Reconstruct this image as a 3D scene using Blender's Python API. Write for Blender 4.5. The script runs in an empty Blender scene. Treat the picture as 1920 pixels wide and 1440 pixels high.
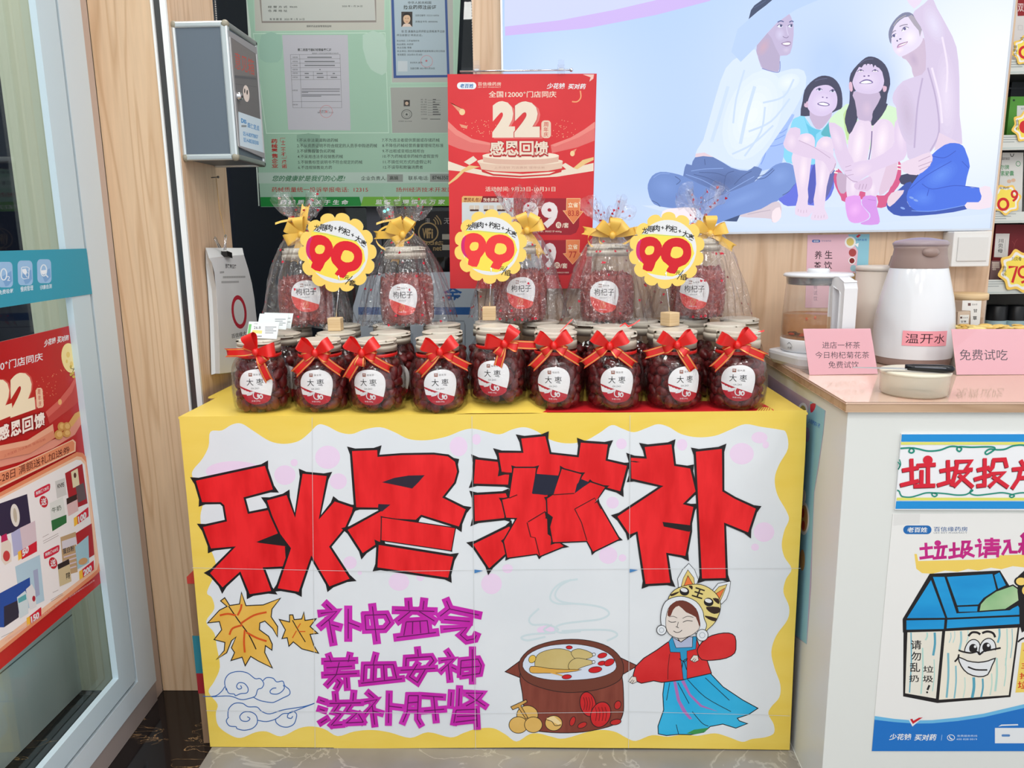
import bpy, bmesh, math, random
from math import sin, cos, pi, radians, sqrt, atan2, hypot
from mathutils import Vector, Matrix, noise, geometry
random.seed(7)
SC = bpy.context.scene
COL = SC.collection
# ------------------------------------------------------------------ camera
FPX, CAMZ = 1430.0, 1.11
_p, _w, _r = radians(10.95), radians(-1.72), radians(.785)
FWD = Vector((sin(_w) * cos(_p), cos(_w) * cos(_p), -sin(_p)))
_rt = Vector((cos(_w), -sin(_w), 0))
_dn = FWD.cross(_rt)
RT = cos(_r) * _rt + sin(_r) * _dn
DN = cos(_r) * _dn - sin(_r) * _rt
EYE = Vector((0, 0, CAMZ))
cam = bpy.data.cameras.new('camera')
cam.sensor_width = 36
cam.lens = FPX / 1920 * 36
cam.clip_start = .02
co = bpy.data.objects.new('camera', cam)
COL.objects.link(co)
m = Matrix((RT, -DN, -FWD)).transposed().to_4x4()
m.translation = EYE
co.matrix_world = m
SC.camera = co
# ------------------------------------------------------------------ light and exposure
SC.view_settings.view_transform = 'Standard'
SC.view_settings.look = 'None'
SC.view_settings.exposure = 0.25
SC.view_settings.gamma = 1
SC.view_settings.use_curve_mapping = False
SC.cycles.transparent_max_bounces = 32
SC.cycles.max_bounces = 10
SC.cycles.sample_clamp_indirect = 4
wd = bpy.data.worlds.new('shop_ambient')
SC.world = wd
wd.use_nodes = True
wd.node_tree.nodes['Background'].inputs[0].default_value = (.93, .96, 1, 1)
wd.node_tree.nodes['Background'].inputs[1].default_value = 1.0
for lx, ly, pw in ((-.55, .3, 9), (.55, .3, 9), (-.55, -.8, 11), (.55, -.8, 11), (1.6, -.2, 11), (0, 1.25, 3.5), (1.3, 1.2, 3.5), (0, -2.0, 12), (-.5, 2.1, 8), (-1.3, .9, 12)):  # last two are added fills: one brightens the notice board, one the porch
    ld = bpy.data.lights.new('ceiling_and_fill_light', 'AREA')
    ld.shape = 'SQUARE'
    ld.size = .42
    ld.energy = pw
    ld.color = (1, .97, .94)
    lo = bpy.data.objects.new('ceiling_and_fill_light', ld)
    lo.location = (lx, ly, 2.66)
    COL.objects.link(lo)


# ------------------------------------------------------------------ helpers
def ray(x, y):
    return FWD + RT * ((x - 960) / FPX) + DN * ((y - 720) / FPX)


def on(x, y, p0, n):
    d = ray(x, y)
    return EYE + d * ((Vector(p0) - EYE).dot(n) / d.dot(n))


def at(x, y, ax, v):
    d = ray(x, y)
    k = 'xyz'.index(ax)
    return EYE + d * ((v - EYE[k]) / d[k])


def lin(c):
    c /= 255
    return c / 12.92 if c <= .04045 else ((c + .055) / 1.055) ** 2.4


def rgb(c):
    return (lin(c[0]), lin(c[1]), lin(c[2]), 1)


MATS = {}


def M(c, rough=.55, metal=0, emit=0, spec=.4, name=None):
    """plain colour material, c in 0-255"""
    if isinstance(c, bpy.types.Material):
        return c
    k = (tuple(c), rough, metal, emit, spec)
    if k in MATS:
        return MATS[k]
    mt = bpy.data.materials.new(name or 'colour_%d_%d_%d' % tuple(c))
    mt.use_nodes = True
    b = mt.node_tree.nodes['Principled BSDF']
    b.inputs['Base Color'].default_value = rgb(c) if not emit else (.02, .02, .02, 1)
    b.inputs['Roughness'].default_value = rough
    b.inputs['Metallic'].default_value = metal
    b.inputs['Specular IOR Level'].default_value = spec
    if emit:
        b.inputs['Emission Color'].default_value = rgb(c)
        b.inputs['Emission Strength'].default_value = emit
    MATS[k] = mt
    return mt


def nodes(mt):
    nt = mt.node_tree
    return nt.nodes, nt.links, nt.nodes['Principled BSDF']


def wood(name, c1, c2, sc=(9, 9, .55), rough=.42):
    mt = M(c1, rough, name=name)
    MATS.pop((tuple(c1), rough, 0, 0, .4), None)
    n, l, b = nodes(mt)
    tc = n.new('ShaderNodeTexCoord')
    mp = n.new('ShaderNodeMapping')
    mp.inputs['Scale'].default_value = sc
    l.new(tc.outputs['Object'], mp.inputs[0])
    nz = n.new('ShaderNodeTexNoise')
    nz.inputs['Scale'].default_value = 1.3
    nz.inputs['Detail'].default_value = 2
    nz.inputs['Distortion'].default_value = .4
    l.new(mp.outputs[0], nz.inputs[0])
    mu = n.new('ShaderNodeMath')
    mu.operation = 'MULTIPLY'
    mu.inputs[1].default_value = 9.0
    l.new(nz.outputs[0], mu.inputs[0])
    fr = n.new('ShaderNodeMath')
    fr.operation = 'PINGPONG'
    fr.inputs[1].default_value = .5
    l.new(mu.outputs[0], fr.inputs[0])
    rp = n.new('ShaderNodeValToRGB')
    rp.color_ramp.elements[0].position = .0
    rp.color_ramp.elements[0].color = rgb(c2)
    rp.color_ramp.elements[1].position = .22
    rp.color_ramp.elements[1].color = rgb(c1)
    l.new(fr.outputs[0], rp.inputs[0])
    n2 = n.new('ShaderNodeTexNoise')
    n2.inputs['Scale'].default_value = 14
    n2.inputs['Detail'].default_value = 5
    l.new(mp.outputs[0], n2.inputs[0])
    mx = n.new('ShaderNodeMixRGB')
    mx.blend_type = 'MULTIPLY'
    mx.inputs[0].default_value = .22
    l.new(rp.outputs[0], mx.inputs[1])
    l.new(n2.outputs[0], mx.inputs[2])
    l.new(mx.outputs[0], b.inputs['Base Color'])
    return mt


def mottled(name, c1, c2, scale=6, rough=.5, stretch=(1, 1, 1), lo=.35, hi=.65, detail=4, metal=0, emit=0, bump=0):
    mt = M(c1, rough, metal, name=name)
    MATS.pop((tuple(c1), rough, metal, 0, .4), None)
    n, l, b = nodes(mt)
    tc = n.new('ShaderNodeTexCoord')
    mp = n.new('ShaderNodeMapping')
    mp.inputs['Scale'].default_value = stretch
    l.new(tc.outputs['Object'], mp.inputs[0])
    nz = n.new('ShaderNodeTexNoise')
    nz.inputs['Scale'].default_value = scale
    nz.inputs['Detail'].default_value = detail
    l.new(mp.outputs[0], nz.inputs[0])
    rp = n.new('ShaderNodeValToRGB')
    rp.color_ramp.elements[0].position = lo
    rp.color_ramp.elements[0].color = rgb(c1)
    rp.color_ramp.elements[1].position = hi
    rp.color_ramp.elements[1].color = rgb(c2)
    l.new(nz.outputs[0], rp.inputs[0])
    l.new(rp.outputs[0], b.inputs['Base Color'])
    if emit:
        b.inputs['Base Color'].default_value = (.02, .02, .02, 1)
        l.remove(b.inputs['Base Color'].links[0])
        l.new(rp.outputs[0], b.inputs['Emission Color'])
        b.inputs['Emission Strength'].default_value = emit
    if bump:
        bp = n.new('ShaderNodeBump')
        bp.inputs['Strength'].default_value = bump
        bp.inputs['Distance'].default_value = .004
        l.new(nz.outputs[0], bp.inputs['Height'])
        l.new(bp.outputs[0], b.inputs['Normal'])
    return mt


def clear(name, tint=(1, 1, 1), ior=1.45, rough=.03, base=0.0, bump=0, bscale=40, haze=0.0, hcol=(1, 1, 1)):
    """thin clear film or plastic: transparency plus a fresnel gloss"""
    mt = bpy.data.materials.new(name)
    mt.use_nodes = True
    nt = mt.node_tree
    n, l = nt.nodes, nt.links
    n.clear()
    out = n.new('ShaderNodeOutputMaterial')
    tr = n.new('ShaderNodeBsdfTransparent')
    tr.inputs[0].default_value = (*tint, 1)
    gl = n.new('ShaderNodeBsdfGlossy')
    gl.inputs['Roughness'].default_value = rough
    lw = n.new('ShaderNodeLayerWeight')
    lw.inputs[0].default_value = .5
    pw = n.new('ShaderNodeMath')
    pw.operation = 'POWER'
    pw.inputs[1].default_value = 4.0
    l.new(lw.outputs['Facing'], pw.inputs[0])
    f0 = ((ior - 1) / (ior + 1)) ** 2
    ad = n.new('ShaderNodeMath')
    ad.operation = 'MULTIPLY_ADD'
    ad.use_clamp = True
    ad.inputs[1].default_value = .75
    ad.inputs[2].default_value = f0 + base
    l.new(pw.outputs[0], ad.inputs[0])
    mx = n.new('ShaderNodeMixShader')
    l.new(ad.outputs[0], mx.inputs[0])
    src = tr
    if haze:
        df = n.new('ShaderNodeBsdfDiffuse')
        df.inputs[0].default_value = (*hcol, 1)
        hz = n.new('ShaderNodeMixShader')
        hz.inputs[0].default_value = haze
        l.new(tr.outputs[0], hz.inputs[1])
        l.new(df.outputs[0], hz.inputs[2])
        src = hz
    l.new(src.outputs[0], mx.inputs[1])
    l.new(gl.outputs[0], mx.inputs[2])
    l.new(mx.outputs[0], out.inputs[0])
    if bump:
        tc = n.new('ShaderNodeTexCoord')
        nz = n.new('ShaderNodeTexNoise')
        nz.inputs['Scale'].default_value = bscale
        nz.inputs['Detail'].default_value = 3
        nz.inputs['Distortion'].default_value = 1.5
        l.new(tc.outputs['Object'], nz.inputs[0])
        bp = n.new('ShaderNodeBump')
        bp.inputs['Strength'].default_value = bump
        bp.inputs['Distance'].default_value = .01
        l.new(nz.outputs[0], bp.inputs['Height'])
        l.new(bp.outputs[0], gl.inputs['Normal'])
        l.new(bp.outputs[0], lw.inputs['Normal'])
    return mt


def tag(o, label=None, cat=None, group=None, kind=None):
    if label: o['label'] = label
    if cat: o['category'] = cat
    if group: o['group'] = group
    if kind: o['kind'] = kind
    return o


def thing(name, label, cat, loc=(0, 0, 0), rz=0, group=None):
    o = bpy.data.objects.new(name, None)
    o.empty_display_size = .03
    o.location = loc
    o.rotation_euler = (0, 0, rz)
    COL.objects.link(o)
    return tag(o, label, cat, group)


class MB:
    """collects shapes of ONE mesh"""

    def __init__(s):
        s.v, s.f, s.m, s.sm, s.mats = [], [], [], [], []

    def mi(s, mat):
        mat = M(mat) if not isinstance(mat, bpy.types.Material) else mat
        if mat not in s.mats: s.mats.append(mat)
        return s.mats.index(mat)

    def add(s, vs, fs, mat, smooth=False, T=None):
        b = len(s.v)
        s.v += [(T @ Vector(p)) if T else Vector(p) for p in vs]
        i = s.mi(mat)
        for f in fs:
            s.f.append([k + b for k in f])
            s.m.append(i)
            s.sm.append(smooth)
        return s

    def box(s, a, b, mat, T=None):
        x0, y0, z0 = [min(p, q) for p, q in zip(a, b)]
        x1, y1, z1 = [max(p, q) for p, q in zip(a, b)]
        vs = [(x, y, z) for z in (z0, z1) for y in (y0, y1) for x in (x0, x1)]
        return s.add(vs, [(0, 2, 3, 1), (4, 5, 7, 6), (0, 1, 5, 4), (2, 6, 7, 3), (0, 4, 6, 2), (1, 3, 7, 5)], mat, False, T)

    def prism(s, pts, dv, mat, T=None):
        """polygon of 3-D points extruded by dv"""
        n = len(pts)
        dv = Vector(dv)
        vs = [Vector(p) for p in pts] + [Vector(p) + dv for p in pts]
        tri = geometry.tessellate_polygon([vs[:n]])
        fs = [tuple(t) for t in tri] + [tuple(k + n for k in reversed(t)) for t in tri]
        fs += [(i, (i + 1) % n, n + (i + 1) % n, n + i) for i in range(n)]
        return s.add(vs, fs, mat, False, T)

    def lathe(s, prof, mat, n=40, c=(0, 0, 0), smooth=True, fn=None, T=None, arc=None):
        vs, fs = [], []
        a0, a1 = arc or (0, 2 * pi)
        cnt = n if not arc else n + 1
        for r, z in prof:
            for i in range(cnt):
                a = a0 + (a1 - a0) * i / n
                p = (r * cos(a), r * sin(a), z)
                if fn: p = fn(a, r, z)
                vs.append((p[0] + c[0], p[1] + c[1], p[2] + c[2]))
        for j in range(len(prof) - 1):
            for i in range(n):
                k = (i + 1) % cnt
                fs.append((j * cnt + i, j * cnt + k, (j + 1) * cnt + k, (j + 1) * cnt + i))
        return s.add(vs, fs, mat, smooth, T)

    def tube(s, pts, r, mat, n=8, T=None):
        pts = [Vector(p) for p in pts]
        vs, fs = [], []
        up = Vector((.13, .31, .94))
        for i, p in enumerate(pts):
            d = (pts[min(i + 1, len(pts) - 1)] - pts[max(i - 1, 0)]).normalized()
            u = d.cross(up)
            if u.length < .05: u = d.cross(Vector((1, 0, 0)))
            u.normalize()
            w = d.cross(u)
            rr = r[i] if isinstance(r, (list, tuple)) else r
            for k in range(n):
                a = 2 * pi * k / n
                vs.append(p + u * (rr * cos(a)) + w * (rr * sin(a)))
        for i in range(len(pts) - 1):
            for k in range(n):
                q = (k + 1) % n
                fs.append((i * n + k, i * n + q, (i + 1) * n + q, (i + 1) * n + k))
        fs.append(tuple(range(n - 1, -1, -1)))
        fs.append(tuple((len(pts) - 1) * n + k for k in range(n)))
        return s.add(vs, fs, mat, True, T)

    def ball(s, c, rad, mat, n=10, k=6, fn=None, T=None):
        prof = [(max(1e-4, sin(pi * j / k)), -cos(pi * j / k)) for j in range(k + 1)]
        r3 = rad if isinstance(rad, (tuple, list)) else (rad,) * 3
        f = lambda a, r, z: (r * cos(a) * r3[0] + c[0], r * sin(a) * r3[1] + c[1], z * r3[2] + c[2])
        return s.lathe(prof, mat, n, fn=fn or f, T=T)

    def strip(s, cen, wid, mat, smooth=True, T=None, cols=(-.5, .5), matc=None):
        """ribbon: centre points and width vectors"""
        nc = len(cols)
        vs = [Vector(p) + Vector(w) * c for p, w in zip(cen, wid) for c in cols]
        for j in range(nc - 1):
            fs = [(i * nc + j, i * nc + j + 1, (i + 1) * nc + j + 1, (i + 1) * nc + j) for i in range(len(cen) - 1)]
            b = len(s.v)
            s.add(vs, fs, matc[j] if matc else mat, smooth, T)
        return s

    def build(s, name, parent=None, world=True, bevel=0, seg=2, weld=False):
        me = bpy.data.meshes.new(name)
        off = Vector(parent.location) if (parent and world) else Vector((0, 0, 0))
        me.from_pydata([tuple(p - off) for p in s.v], [], s.f)
        for mt in s.mats: me.materials.append(mt)
        me.polygons.foreach_set('material_index', s.m)
        me.polygons.foreach_set('use_smooth', s.sm)
        me.update()
        o = bpy.data.objects.new(name, me)
        COL.objects.link(o)
        if parent: o.parent = parent
        if bevel:
            bv = o.modifiers.new('edge', 'BEVEL')
            bv.width = bevel
            bv.segments = seg
            bv.limit_method = 'ANGLE'
        return o


_TX = {}


def glyphs(txt, bold=0, res=3):
    """flat outline of a word from the built-in typeface, scaled to a unit box"""
    k = (txt, bold, res)
    if k in _TX: return _TX[k]
    cu = bpy.data.curves.new('t', 'FONT')
    cu.body = txt
    cu.offset = bold
    cu.resolution_u = res
    o = bpy.data.objects.new('t', cu)
    COL.objects.link(o)
    bpy.context.view_layer.update()
    me = bpy.data.meshes.new_from_object(o.evaluated_get(bpy.context.evaluated_depsgraph_get()))
    vs = [(v.co.x, v.co.y) for v in me.vertices]
    fs = [tuple(p.vertices) for p in me.polygons]
    bpy.data.objects.remove(o)
    bpy.data.curves.remove(cu)
    bpy.data.meshes.remove(me)
    if vs:
        x0, x1 = min(v[0] for v in vs), max(v[0] for v in vs)
        y0, y1 = min(v[1] for v in vs), max(v[1] for v in vs)
        vs = [((x - x0) / max(1e-6, x1 - x0), (y - y0) / max(1e-6, y1 - y0)) for x, y in vs]
    _TX[k] = (vs, fs)
    return _TX[k]


def smooth_pts(pts, n=4, closed=True):
    out = []
    N = len(pts)
    for i in range(N if closed else N - 1):
        g = lambda k: pts[k % N] if closed else pts[max(0, min(N - 1, k))]
        a, b, c, d = g(i - 1), g(i), g(i + 1), g(i + 2)
        for j in range(n):
            t = j / n
            out.append(tuple(.5 * (2 * b[q] + (c[q] - a[q]) * t + (2 * a[q] - 5 * b[q] + 4 * c[q] - d[q]) * t * t + (3 * b[q] - a[q] - 3 * c[q] + d[q]) * t ** 3) for q in (0, 1)))
    if not closed: out.append(tuple(pts[-1]))
    return out


class Print:
    """a printed sheet: shapes laid down one after another in design coordinates, then put on their surface"""

    def __init__(s, pmap, eps=3e-5):
        s.pm, s.eps, s.h = pmap, eps, 0.0
        s.o, s.k = (0, 0), 1.0
        s.seen = []
        s.bm = bmesh.new()
        s.mats = []

    def org(s, x, y, sc):
        s.o, s.k = (x, y), 1.0 / sc
        return s

    def P(s, p):
        return (s.o[0] + p[0] * s.k, s.o[1] + p[1] * s.k)

    def mi(s, c):
        mt = M(c)
        if mt not in s.mats: s.mats.append(mt)
        return s.mats.index(mt)

    def raw(s, vs, fs, c, h=None):
        if h is None:
            b0, b1, b2, b3 = min(p[0] for p in vs), max(p[0] for p in vs), min(p[1] for p in vs), max(p[1] for p in vs)
            lv = 1 + max([q[4] for q in s.seen if q[0] < b1 and q[1] > b0 and q[2] < b3 and q[3] > b2], default=0)
            s.seen.append((b0, b1, b2, b3, lv))
            h = s.h + lv * s.eps
        bv = [s.bm.verts.new((p[0], p[1], h)) for p in vs]
        i = s.mi(c)
        for f in fs:
            if len(set(f)) < 3: continue
            try:
                q = s.bm.faces.new([bv[k] for k in f])
                q.material_index = i
            except ValueError:
                pass
        return s

    def poly(s, pts, c, sm=0, h=None):
        if sm: pts = smooth_pts(pts, sm)
        q = [s.P(p) for p in pts]
        tri = geometry.tessellate_polygon([[Vector((a, b, 0)) for a, b in q]])
        return s.raw(q, tri, c, h)

    def rect(s, x0, y0, x1, y1, c):
        return s.poly([(x0, y0), (x1, y0), (x1, y1), (x0, y1)], c)

    def rrect(s, x0, y0, x1, y1, r, c):
        pts = []
        for cx, cy, a in ((x1 - r, y0 + r, -90), (x1 - r, y1 - r, 0), (x0 + r, y1 - r, 90), (x0 + r, y0 + r, 180)):
            for k in range(6):
                t = radians(a + 18 * k)
                pts.append((cx + r * cos(t), cy + r * sin(t)))
        return s.poly(pts, c)

    def ell(s, cx, cy, rx, ry, c, rot=0, n=28):
        ca, sa = cos(radians(rot)), sin(radians(rot))
        return s.poly([(cx + rx * cos(2 * pi * k / n) * ca - ry * sin(2 * pi * k / n) * sa, cy + rx * cos(2 * pi * k / n) * sa + ry * sin(2 * pi * k / n) * ca) for k in range(n)], c)

    def line(s, pts, w, c, sm=4, closed=False):
        if sm and len(pts) > 2: pts = smooth_pts(pts, sm, closed)
        q = [s.P(p) for p in pts]
        w = w * s.k / 2
        if closed: q.append(q[0])
        vs, fs = [], []
        n = len(q)
        for i in range(n):
            a = q[i - 1] if i else (q[-2] if closed else q[0])
            b = q[i + 1] if i < n - 1 else (q[1] if closed else q[-1])
            dx, dy = b[0] - a[0], b[1] - a[1]
            L = hypot(dx, dy) or 1
            vs += [(q[i][0] - dy / L * w, q[i][1] + dx / L * w), (q[i][0] + dy / L * w, q[i][1] - dx / L * w)]
        fs = [(2 * i, 2 * i + 1, 2 * i + 3, 2 * i + 2) for i in range(n - 1)]
        return s.raw(vs, fs, c)

    def brush(s, pts, w, c, ext=0.0):
        """a square ended marker stroke, run on a little past both ends"""
        p = [Vector(q) for q in pts]
        if ext:
            p[0] = p[0] + (p[0] - p[1]).normalized() * ext
            p[-1] = p[-1] + (p[-1] - p[-2]).normalized() * ext
        L_, R_ = [], []
        for i, q in enumerate(p):
            e1 = (q - p[i - 1]).normalized() if i else (p[1] - p[0]).normalized()
            e2 = (p[i + 1] - q).normalized() if i < len(p) - 1 else e1
            n = Vector((-e1.y, e1.x)) + Vector((-e2.y, e2.x))
            n = n.normalized() if n.length > .1 else Vector((-e1.y, e1.x))
            k = min(1.6, 1 / max(.4, n.dot(Vector((-e1.y, e1.x)))))
            L_.append(q + n * (w / 2 * k))
            R_.append(q - n * (w / 2 * k))
        vs = [s.P(q) for q in L_ + R_]
        m_ = len(p)
        return s.raw(vs, [(i, i + 1, m_ + i + 1, m_ + i) for i in range(m_ - 1)], c)

    def ring(s, cx, cy, rx, ry, w, c, n=30):
        return s.line([(cx + rx * cos(2 * pi * k / n), cy + ry * sin(2 * pi * k / n)) for k in range(n)], w, c, 0, True)

    def inked(s, pts, d, ink, fill, spike=2.3, sm=0):
        """outlined shape: an ink polygon pushed outwards, corners flared, with the fill above"""
        if sm: pts = smooth_pts(pts, sm)
        ar = sum(pts[i - 1][0] * pts[i][1] - pts[i][0] * pts[i - 1][1] for i in range(len(pts)))
        sg = 1 if ar > 0 else -1
        out = []
        n = len(pts)
        for i in range(n):
            a, b, c = Vector(pts[i - 1]), Vector(pts[i]), Vector(pts[(i + 1) % n])
            e1, e2 = (b - a).normalized(), (c - b).normalized()
            n1, n2 = Vector((e1.y, -e1.x)) * sg, Vector((e2.y, -e2.x)) * sg
            bi = n1 + n2
            if bi.length < .2:
                out.append(tuple(b + (e1 - e2).normalized() * d * 2))
                continue
            bi.normalize()
            k = min(2.5, 1 / max(.35, bi.dot(n1)))
            cr = (e1.x * e2.y - e1.y * e2.x) * sg
            if cr > .55 and spike > 1:
                w = d * 1.6
                out.append(tuple(b - e1 * w + n1 * d * 1.15))
                out.append(tuple(b + bi * d * k * spike))
                out.append(tuple(b + e2 * w + n2 * d * 1.15))
            else:
                out.append(tuple(b + bi * d * k))
        s.poly(out, ink)
        if fill is not None: s.poly(pts, fill)
        return s

    def text(s, t, q, c, bold=0, res=3, slant=0):
        """q: x0,y0,x1,y1 or four corners TL TR BR BL of the inked box"""
        if len(q) == 4 and not isinstance(q[0], (tuple, list)):
            x0, y0, x1, y1 = q
            k = slant * abs(y1 - y0)
            q = [(x0 + k, y0), (x1, y0), (x1 - k, y1), (x0, y1)]
        if bold > .02 and max(ord(ch) for ch in t) > 0x2E80:
            hgt = hypot(q[3][0] - q[0][0], q[3][1] - q[0][1])
            d = (bold - .012) * .55 * hgt
            for dx, dy in ((-d, -d), (d, -d), (-d, d), (d, d), (0, 0)):
                s.text(t, [(p[0] + dx, p[1] + dy) for p in q], c, .014, res)
            return s
        vs, fs = glyphs(t, bold, res)
        q = [s.P(p) for p in q]
        out = []
        for u, v in vs:
            a = [q[0][i] + (q[1][i] - q[0][i]) * u for i in (0, 1)]
            b = [q[3][i] + (q[2][i] - q[3][i]) * u for i in (0, 1)]
            out.append((b[0] + (a[0] - b[0]) * v, b[1] + (a[1] - b[1]) * v))
        return s.raw(out, fs, c)

    def column(s, t, x0, y0, x1, y1, c, bold=0, gap=.12, dx=0):
        n = len(t)
        hh = (y1 - y0) / (n - gap)
        for i, ch in enumerate(t):
            s.text(ch, (x0 + dx * i, y0 + i * hh, x1 + dx * i, y0 + i * hh + hh * (1 - gap)), c, bold)
        return s

    def slab(s, pts, c, t, back=None):
        """the sheet itself, thickness t"""
        q = [s.P(p) for p in pts]
        n = len(q)
        tri = geometry.tessellate_polygon([[Vector((a, b, 0)) for a, b in q]])
        s.raw(q, tri, c, 0.0)
        s.raw(q, [tuple(reversed(f)) for f in tri], back or c, -t)
        vs = [s.bm.verts.new((a, b, h)) for h in (0, -t) for a, b in q]
        i = s.mi(back or c)
        for k in range(n):
            f = s.bm.faces.new((vs[k], vs[(k + 1) % n], vs[n + (k + 1) % n], vs[n + k]))
            f.material_index = i
        return s

    def cuts(s, xs=(), ys=()):
        for x in xs:
            bmesh.ops.bisect_plane(s.bm, geom=s.bm.verts[:] + s.bm.edges[:] + s.bm.faces[:], plane_co=(x, 0, 0), plane_no=(1, 0, 0))
        for y in ys:
            bmesh.ops.bisect_plane(s.bm, geom=s.bm.verts[:] + s.bm.edges[:] + s.bm.faces[:], plane_co=(0, y, 0), plane_no=(0, 1, 0))
        return s

    def build(s, name, parent=None, world=True, smooth=False):
        off = Vector(parent.location) if (parent and world) else Vector((0, 0, 0))
        for v in s.bm.verts:
            v.co = Vector(s.pm(*v.co)) - off
        me = bpy.data.meshes.new(name)
        s.bm.to_mesh(me)
        s.bm.free()
        for mt in s.mats: me.materials.append(mt)
        if smooth: me.polygons.foreach_set('use_smooth', [True] * len(me.polygons))
        o = bpy.data.objects.new(name, me)
        COL.objects.link(o)
        if parent: o.parent = parent
        return o


def facing(p0, n):
    """maps photo coordinates onto the real upright plane through p0 with normal n"""
    n = Vector(n).normalized()
    p0 = Vector(p0)
    return lambda x, y, h: on(x, y, p0, n) + n * h


WHITE, BLACK = (226, 229, 232), (22, 20, 22)
# ------------------------------------------------------------------ materials of the room
WOODL = wood('oak_panel', (232, 200, 164), (214, 178, 140))
WOODP = wood('oak_pillar', (236, 202, 170), (220, 182, 148))
WOODB = wood('oak_wall_panel', (226, 196, 166), (208, 174, 142))
WOODC = wood('oak_counter_top', (205, 172, 142), (184, 150, 120), (.8, 9, 9), rough=.3)
ALU = M((196, 216, 226), .35, 0, name='painted_aluminium')
ALUB = M((208, 222, 230), .35, 0, name='painted_aluminium_light')
STEEL = M((205, 208, 208), .28, .9, name='brushed_steel')
DARKMETAL = M((92, 92, 92), .3, .8, name='dark_metal')
CHROME = M((225, 225, 228), .12, 1, name='chrome')
NIGHT = M((9, 17, 38), .6, name='night_dark')
GLASS = clear('window_glass', (.93, .97, .96), 1.35, .01)
PET = clear('clear_plastic_jar', (.95, .955, .955), 1.4, .05, .015)
FILM = clear('cellophane_film', (.975, .975, .985), 1.42, .10, .06, .8, 40, .02, (.95, .95, .97))
WRAP = clear('tight_cellophane', (.985, .985, .985), 1.4, .07, .02, .6, 40)
ACRYL = clear('acrylic', (.96, .96, .97), 1.4, .02, .02)
KETTLEGLASS = clear('kettle_glass', (.96, .955, .95), 1.4, .02, .01, .0, 20, .05)
TEA = clear('tea_liquid', (.90, .72, .52), 1.2, .05, 0, 0, 20, .10, (.80, .52, .28))
LID = M((202, 194, 179), .45, name='beige_lid')
LIDTOP = M((210, 204, 191), .3, name='beige_lid_top')
GOLDRIB = M((238, 192, 84), .35, .0, spec=.6, name='gold_ribbon')
REDRIB = M((222, 30, 26), .33, spec=.6, name='red_ribbon')
GOLDEDGE = M((240, 190, 100), .25, .5, name='gold_edge')
DATE = mottled('jujube_skin', (76, 13, 20), (128, 36, 36), 60, .33, (1, 1, 1), .3, .7, 5, bump=.5)
GOJI = mottled('goji_skin', (128, 34, 36), (178, 72, 62), 90, .5, (1, 1, 1), .3, .7)
PINE = mottled('pine_block', (226, 200, 158), (208, 176, 130), 8, .6, (1, 1, 30))
CARTON = mottled('corrugated_carton', (150, 122, 96), (138, 110, 84), 10, .8)

# grey tile with veins
TILE = mottled('grey_marble_tile', (128, 124, 118), (160, 156, 148), 3.2, .22, (1, 1, 1), .3, .7, 8)
n, l, b = nodes(TILE)
tc = n.new('ShaderNodeTexCoord')
nz = n.new('ShaderNodeTexNoise')
nz.inputs['Scale'].default_value = 5
nz.inputs['Detail'].default_value = 6
nz.inputs['Distortion'].default_value = 1.2
l.new(tc.outputs['Object'], nz.inputs[0])
rp = n.new('ShaderNodeValToRGB')
rp.color_ramp.elements.new(.5)
for k_, (ps, v) in enumerate(((.49, 0), (.503, .5), (.516, 0))):
    rp.color_ramp.elements[k_].position = ps
    rp.color_ramp.elements[k_].color = (v, v, v, 1)
l.new(nz.outputs[0], rp.inputs[0])
mx = n.new('ShaderNodeMixRGB')
l.new(rp.outputs[0], mx.inputs[0])
l.new(b.inputs['Base Color'].links[0].from_socket, mx.inputs[1])
mx.inputs[2].default_value = rgb((196, 192, 182))
l.new(mx.outputs[0], b.inputs['Base Color'])
# black marble with gold veins
BMARB = mottled('black_gold_marble', (20, 17, 18), (34, 28, 28), 3, .08, (1, 1, 1), .3, .7)
n, l, b = nodes(BMARB)
tc = n.new('ShaderNodeTexCoord')
mp = n.new('ShaderNodeMapping')
mp.inputs['Rotation'].default_value = (0, 0, .5)
mp.inputs['Scale'].default_value = (3.5, 9, 5)
l.new(tc.outputs['Object'], mp.inputs[0])
nz = n.new('ShaderNodeTexNoise')
nz.inputs['Scale'].default_value = 2.2
nz.inputs['Detail'].default_value = 7
nz.inputs['Distortion'].default_value = 1.0
l.new(mp.outputs[0], nz.inputs[0])
rp = n.new('ShaderNodeValToRGB')
rp.color_ramp.elements.new(.5)
for k_, (ps, v) in enumerate(((.494, 0), (.5, 1), (.506, 0))):
    rp.color_ramp.elements[k_].position = ps
    rp.color_ramp.elements[k_].color = (v, v, v, 1)
l.new(nz.outputs[0], rp.inputs[0])
n2 = n.new('ShaderNodeTexNoise')
n2.inputs['Scale'].default_value = 7
l.new(tc.outputs['Object'], n2.inputs[0])
r2 = n.new('ShaderNodeValToRGB')
r2.color_ramp.elements[0].position = .52
r2.color_ramp.elements[1].position = .60
l.new(n2.outputs[0], r2.inputs[0])
mu = n.new('ShaderNodeMath')
mu.operation = 'MULTIPLY'
l.new(rp.outputs[0], mu.inputs[0])
l.new(r2.outputs[0], mu.inputs[1])
mx = n.new('ShaderNodeMixRGB')
l.new(mu.outputs[0], mx.inputs[0])
l.new(b.inputs['Base Color'].links[0].from_socket, mx.inputs[1])
mx.inputs[2].default_value = rgb((190, 150, 105))
l.new(mx.outputs[0], b.inputs['Base Color'])


def struct(mb, name, parent=None, **k):
    o = mb.build(name, parent, **k)
    if not parent: o['kind'] = 'structure'
    return o


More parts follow.
